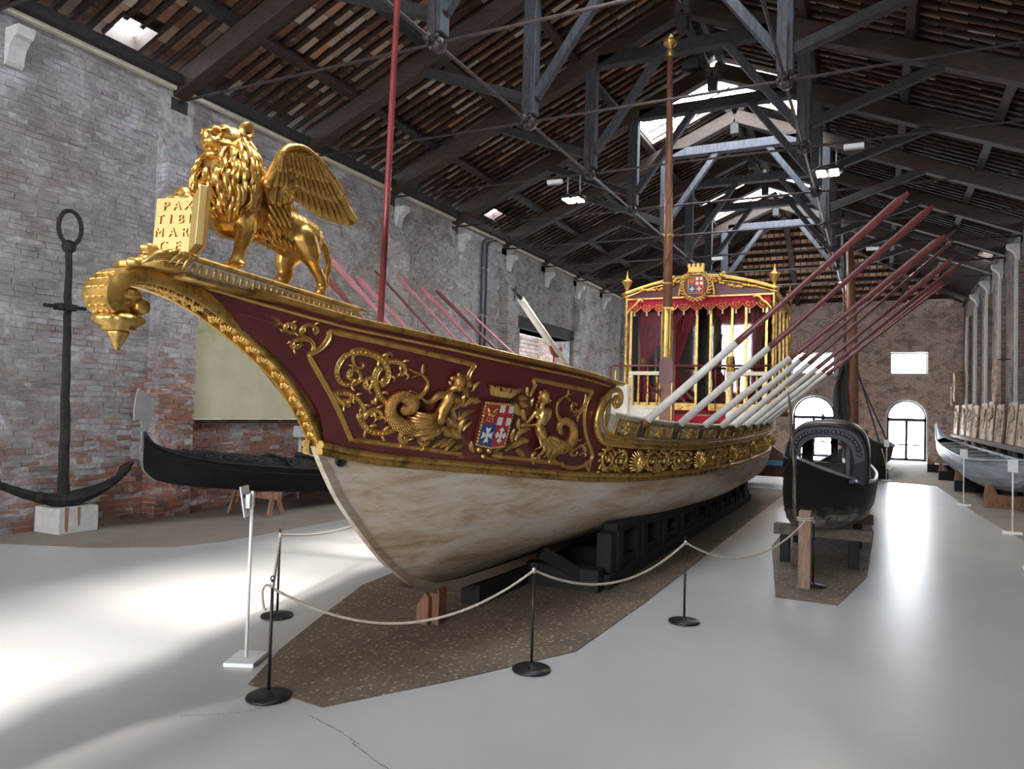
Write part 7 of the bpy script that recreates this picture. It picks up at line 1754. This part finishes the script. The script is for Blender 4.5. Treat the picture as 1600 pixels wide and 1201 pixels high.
# ================================================================== CARVED PANELS ON THE RIGHT WALL
sh = thing('wall_shelf', (3.1, 28, 1.2), 'long dark shelf on the right wall carrying carved panels', 'shelf')
mb = MB(); mb.box((2.86, 17, 1.22), (WR-.17, 38.4, 1.34)); bevel(mb.build('board', 'old_wood', sh), .01)
for y in np.arange(17.5, 38.4, 2.3):
    mb = MB(); mb.prism([(3.0, 1.22), (WR-.17, 1.22), (WR-.17, 1.06)], lambda a, b, t: (a, t, b), y, y+.08); mb.build('bracket', 'cradle_wood', sh, False, True)
pan = [(19.0, 1.3, 1.02), (20.75, 1.25, 1.0), (22.5, 1.3, 1.08), (24.3, 1.35, 1.05), (26.2, 1.3, 1.18), (28.1, 1.5, 1.16), (30.1, 1.5, 1.12), (32.2, 1.6, 1.2), (34.5, 1.7, 1.22), (37.0, 1.7, 1.24)]
for k, (y, w, h) in enumerate(pan):
    o = thing('carved_panel', (3.0, y, 1.34), 'weathered carved wooden relief panel on the right shelf, %s from the camera' % (ords[k]), 'carved panel', 'carved wooden panels on the right wall shelf')
    x0 = 2.95+.02*(k % 3); ln = .10
    mb = MB(); mb.obox((x0+.04+ln*.3, y, 1.345+h/2), ((.025, 0, -.0), (0, w/2, 0), (.04, 0, h/2))); bevel(mb.build('board', 'panel_wood', o), .01)
    for dy in (-1, 1):
        mb = MB(); mb.obox((x0+.03+ln*.2, y+dy*(w/2-.05), 1.345+h/2), ((.03, 0, 0), (0, .05, 0), (.04, 0, h/2))); bevel(mb.build('frame_stile', 'panel_wood', o), .008)
    for dz in (.05, h-.05):
        mb = MB(); mb.obox((x0+.03+ln*(.1+.5*dz/h), y, 1.345+dz), ((.03, 0, 0), (0, w/2-.1, 0), (0, 0, .05))); mb.build('frame_rail', 'panel_wood', o)
    mb = MB()
    for q in range(16): mb.ell((x0+.03, y+RNG.uniform(-w*.33, w*.33), 1.345+h*RNG.uniform(.2, .8)), (.035, RNG.uniform(.06, .14), RNG.uniform(.06, .16)), n=8, m=6)
    mb.build('relief', 'panel_wood', o, True)
for k, (y, zc, ry, rz, lab) in enumerate([(24.1, 3.0, .42, .62, 'tall pale oval panel standing above the shelf on the right wall'), (36.2, 3.35, .45, .62, 'distant pale oval panel high on the right wall near the far corner'), (37.6, 3.0, .3, .42, 'small pale oval panel beside the distant one in the far right corner')]):
    o = thing('oval_panel', (3.0, y, zc-rz), lab, 'carved panel')
    mb = MB(); mb.prism([(ry*math.cos(a), rz*math.sin(a)) for a in np.linspace(0, 2*PI, 25)[:-1]], lambda a, b, t_: (t_, y+a, zc+b), 2.86, 2.93); bevel(mb.build('board', 'panel_wood', o, False, True), .01)
    mb = MB(); mb.tube([(2.86, y+ry*.93*math.cos(a), zc+rz*.93*math.sin(a)) for a in np.linspace(0, 2*PI, 30)], .04, 7); mb.build('frame', 'panel_wood', o, True)
    mb = MB()
    for q in range(8): mb.ell((2.86, y+RNG.uniform(-ry*.5, ry*.5), zc+RNG.uniform(-rz*.6, rz*.6)), (.03, .1, .12), n=8, m=6)
    mb.build('relief', 'panel_wood', o, True)
    mb = MB(); mb.tube([(2.9, y, zc+rz), (WR, y, zc+rz+.02)], .015, 6); mb.build('wall_bracket', 'black_metal', o, True)

# ================================================================== DARK SAILING BOAT NEAR THE FAR WALL
sb = thing('sailing_boat', (-.6, 27, 0), 'dark old sailing boat with brown mast and furled sail near the far wall', 'boat')
sw = curve([(25.2, .03), (25.8, .25), (27, .62), (29, .85), (32, .7), (34, .3)]); srr = curve([(25.2, 1.35), (26, 1.15), (28, 1.0), (32, 1.05), (34, 1.3)]); skk = curve([(25.2, .75), (25.8, .35), (28, .2), (32, .25), (34, .8)])
for sg in (1, -1):
    P = [[(-.35+sg*float(sw(y))*f, y, float(skk(y))+(float(srr(y))-float(skk(y)))*v) for f, v in ((0, 0), (.6, .1), (.9, .45), (1, 1))] for y in np.linspace(25.2, 34, 26)]
    mb = MB(); mb.grid(P, flip=sg < 0); mb.build('hull_side', 'sail_dark', sb, True)
    mb = MB(); mb.tube([(-.35+sg*float(sw(y)), y, float(srr(y))) for y in np.linspace(25.2, 34, 26)], .04, 6); mb.build('gunwale', 'old_wood', sb, True)
mb = MB(); mb.tube([(-.72, 26.2, .9), (-.76, 26.2, 4.2), (-.90, 26.2, 7.6)], [.17, .155, .11], 12); mb.build('mast', 'mast_wood', sb, True)
mb = MB(); mb.tube([(-.95, 26.3, 1.2), (-1.0, 26.3, 4.0), (-1.08, 26.3, 8.0)], [.06, .05, .04], 8); mb.build('yard', 'old_wood', sb, True)
P = []
for i in range(18):
    v = i/17; z = 1.05+3.0*v; xl = np.interp(v, [0, .15, .35, .62, .7, .85, 1], [-1.30, -1.22, -1.34, -1.32, -1.22, -1.05, -.93]); P.append([(xl*(1-u)+(-.86)*u, 26.15+.10*math.sin(u*9+v*5)+.05*math.sin(v*13), z) for u in np.linspace(0, 1, 14)])
mb = MB(); mb.grid(P); o = mb.build('furled_sail', 'sail_dark', sb, True); s = o.modifiers.new('t', 'SOLIDIFY'); s.thickness = .12
for a, b in (((-.66, 26.2, 3.6), (.05, 26.4, 1.1)), ((-.66, 26.2, 3.4), (.3, 27.4, 1.1)), ((-.8, 26.1, 3.0), (-1.1, 26.6, 1.0))):
    mb = MB(); mb.tube([a, b], .022, 6); mb.build('shroud', 'pipe_black', sb, True)
for q in range(16):
    mb = MB(); c = (-.75+RNG.uniform(-.35, .35), 26.0+RNG.uniform(-.2, .2), 1.25+RNG.uniform(-.1, .30)); r_ = RNG.uniform(.06, .11); mb.tube([(c[0]+r_*math.cos(a), c[1]+.4*r_*math.sin(a), c[2]+r_*math.sin(a)*.7) for a in np.linspace(0, 2*PI, 14)], .028, 6); mb.build('rope_coil', 'old_wood', sb, True)
for y in (26.5, 31.5):
    mb = MB(); mb.box((-1.0, y-.1, 0), (.3, y+.1, .32)); mb.build('support_beam', 'cradle_wood', sb)
mb = MB(); mb.tube(spline([(.1, 25.6, 1.0), (.2, 25.5, .6), (.26, 25.45, .3), (.42, 25.5, .45)], 14), .016, 6); mb.build('hanging_rope', 'rope', sb, True)

fr_ = thing('red_boat', (-1.8, 21, 0), 'dark red boat with a blue rail behind the stern of the barge', 'boat')
mb = MB(); mb.prism([(-4.6, .70), (-.35, .70), (-.55, .74), (-1.6, .78), (-2.2, .86), (-2.6, 1.15), (-2.85, 1.5), (-4.6, 1.6)], lambda a, b, t_: (a, t_+.1*a, b), 21.2, 21.32); mb.build('hull_side', 'far_red_hull', fr_, False, True)
mb = MB(); mb.box((-4.6, 20.85, .60), (-.3, 20.95, .72)); mb.build('blue_rail', 'blue_strip', fr_)
mb = MB(); mb.prism([(-4.6, .60), (-.4, .60), (-.7, .42), (-1.6, .30), (-4.6, .28)], lambda a, b, t_: (a, t_, b), 20.95, 22.2); mb.build('bilge', 'far_red_hull', fr_, False, True)
for x in (-3.9, -2.15, -2.0, -.9):
    mb = MB(); mb.box((x-.05, 21.2, 0), (x+.05, 21.32, .6)); mb.build('support_leg', 'old_wood', fr_)

# ================================================================== LAMPS AND SMALL FITTINGS
def pendant(x, y, lab, z=6.40, on=True):
    t = thing('pendant_lamp', (x, y, z), lab, 'lamp', 'round pendant floodlights on the tie rods')
    mb = MB(); mb.lathe([(0, .05), (.22, .05), (.27, .02), (.27, -.01), (.25, -.03), (0, -.03)], (x, y, z), (0, 0, 1), 28); mb.build('housing', 'black_metal', t, True)
    for dx in (-.11, .11):
        for dy in (-.11, .11):
            mb = MB(); mb.box((x+dx-.075, y+dy-.075, z-.045), (x+dx+.075, y+dy+.075, z-.03)); mb.build('led_panel', 'lamp_glow', t)
    for dx in (-.14, .14):
        mb = MB(); mb.tube([(x+dx, y, z+.05), (x+dx, y, 6.9)], .014, 6); mb.build('hanger', 'steel', t, True)
    mb = MB(); mb.tube(spline([(x+.05, y, z+.05), (x+.2, y+.02, z+.2), (x+.12, y, z+.4), (x+.24, y, 6.92)], 12), .007, 5); mb.build('cable', 'pipe_black', t, True)
    L_ = bpy.data.lights.new('lamp_spot', 'AREA'); L_.shape = 'DISK'; L_.size = .4; L_.energy = 60; L_.color = (1, .85, .65)
    lo = bpy.data.objects.new('lamp_light', L_); COL.objects.link(lo); lo.location = (x, y, z-.06); lo.parent = t; lo.matrix_parent_inverse = t.matrix_world.inverted()
pendant(-5.86, TY(3), 'lit round pendant floodlight over the left side of the barge')
pendant(-.88, TY(3), 'lit round pendant floodlight right of the mast under the third truss')
pendant(-1.0, TY(7), 'small distant lit pendant floodlight above the sailing boat')
for k, (x, y, lab) in enumerate([(-6.3, TY(3), 'white emergency light box on the tie rod left of the lit pendant'), (-.45, TY(3), 'white emergency light box on the tie rod right of the lit pendant'), (-.2, TY(6), 'white emergency light box on a far tie rod above the oars'), (-4.6, TY(6), 'white emergency light box behind the mast above the pavilion')]):
    o = thing('emergency_light', (x, y, 6.8), lab, 'light box', 'white emergency light boxes on the tie rods')
    mb = MB(); mb.box((x-.17, y-.05, 6.76), (x+.17, y+.05, 6.85)); bevel(mb.build('housing', 'pvc_white', o), .01)
    mb = MB(); mb.box((x-.15, y-.045, 6.755), (x+.15, y+.045, 6.76)); mb.build('lens', 'corbel_stone', o)
t = thing('roof_projector', (-4.05, TY(4)-.2, 10.0), 'dark boxy projector hanging near the ridge beside the mast top', 'floodlight')
mb = MB(); mb.box((-4.28, TY(4)-.35, 10.02), (-3.84, TY(4)-.1, 10.34)); bevel(mb.build('housing', 'black_metal', t), .01)
for k in range(7):
    mb = MB(); mb.box((-4.26, TY(4)-.37, 10.05+k*.04), (-3.86, TY(4)-.35, 10.065+k*.04)); mb.build('cooling_fin', 'steel', t)
mb = MB(); mb.tube([(-4.06, TY(4)-.2, 10.34), (-4.06, TY(4)-.2, 10.55)], .02, 6); mb.build('hanger', 'steel', t, True)
t = thing('exit_sign', (-1.41, YB-.05, 2.25), 'small green exit sign on the far wall beside the sail', 'sign')
mb = MB(); mb.box((-1.53, YB-.06, 2.25), (-1.30, YB-.02, 2.52)); mb.build('plate', 'exit_green', t)
mb = MB(); mb.box((-1.46, YB-.07, 2.34), (-1.38, YB-.06, 2.42)); mb.build('pictogram', 'pvc_white', t)
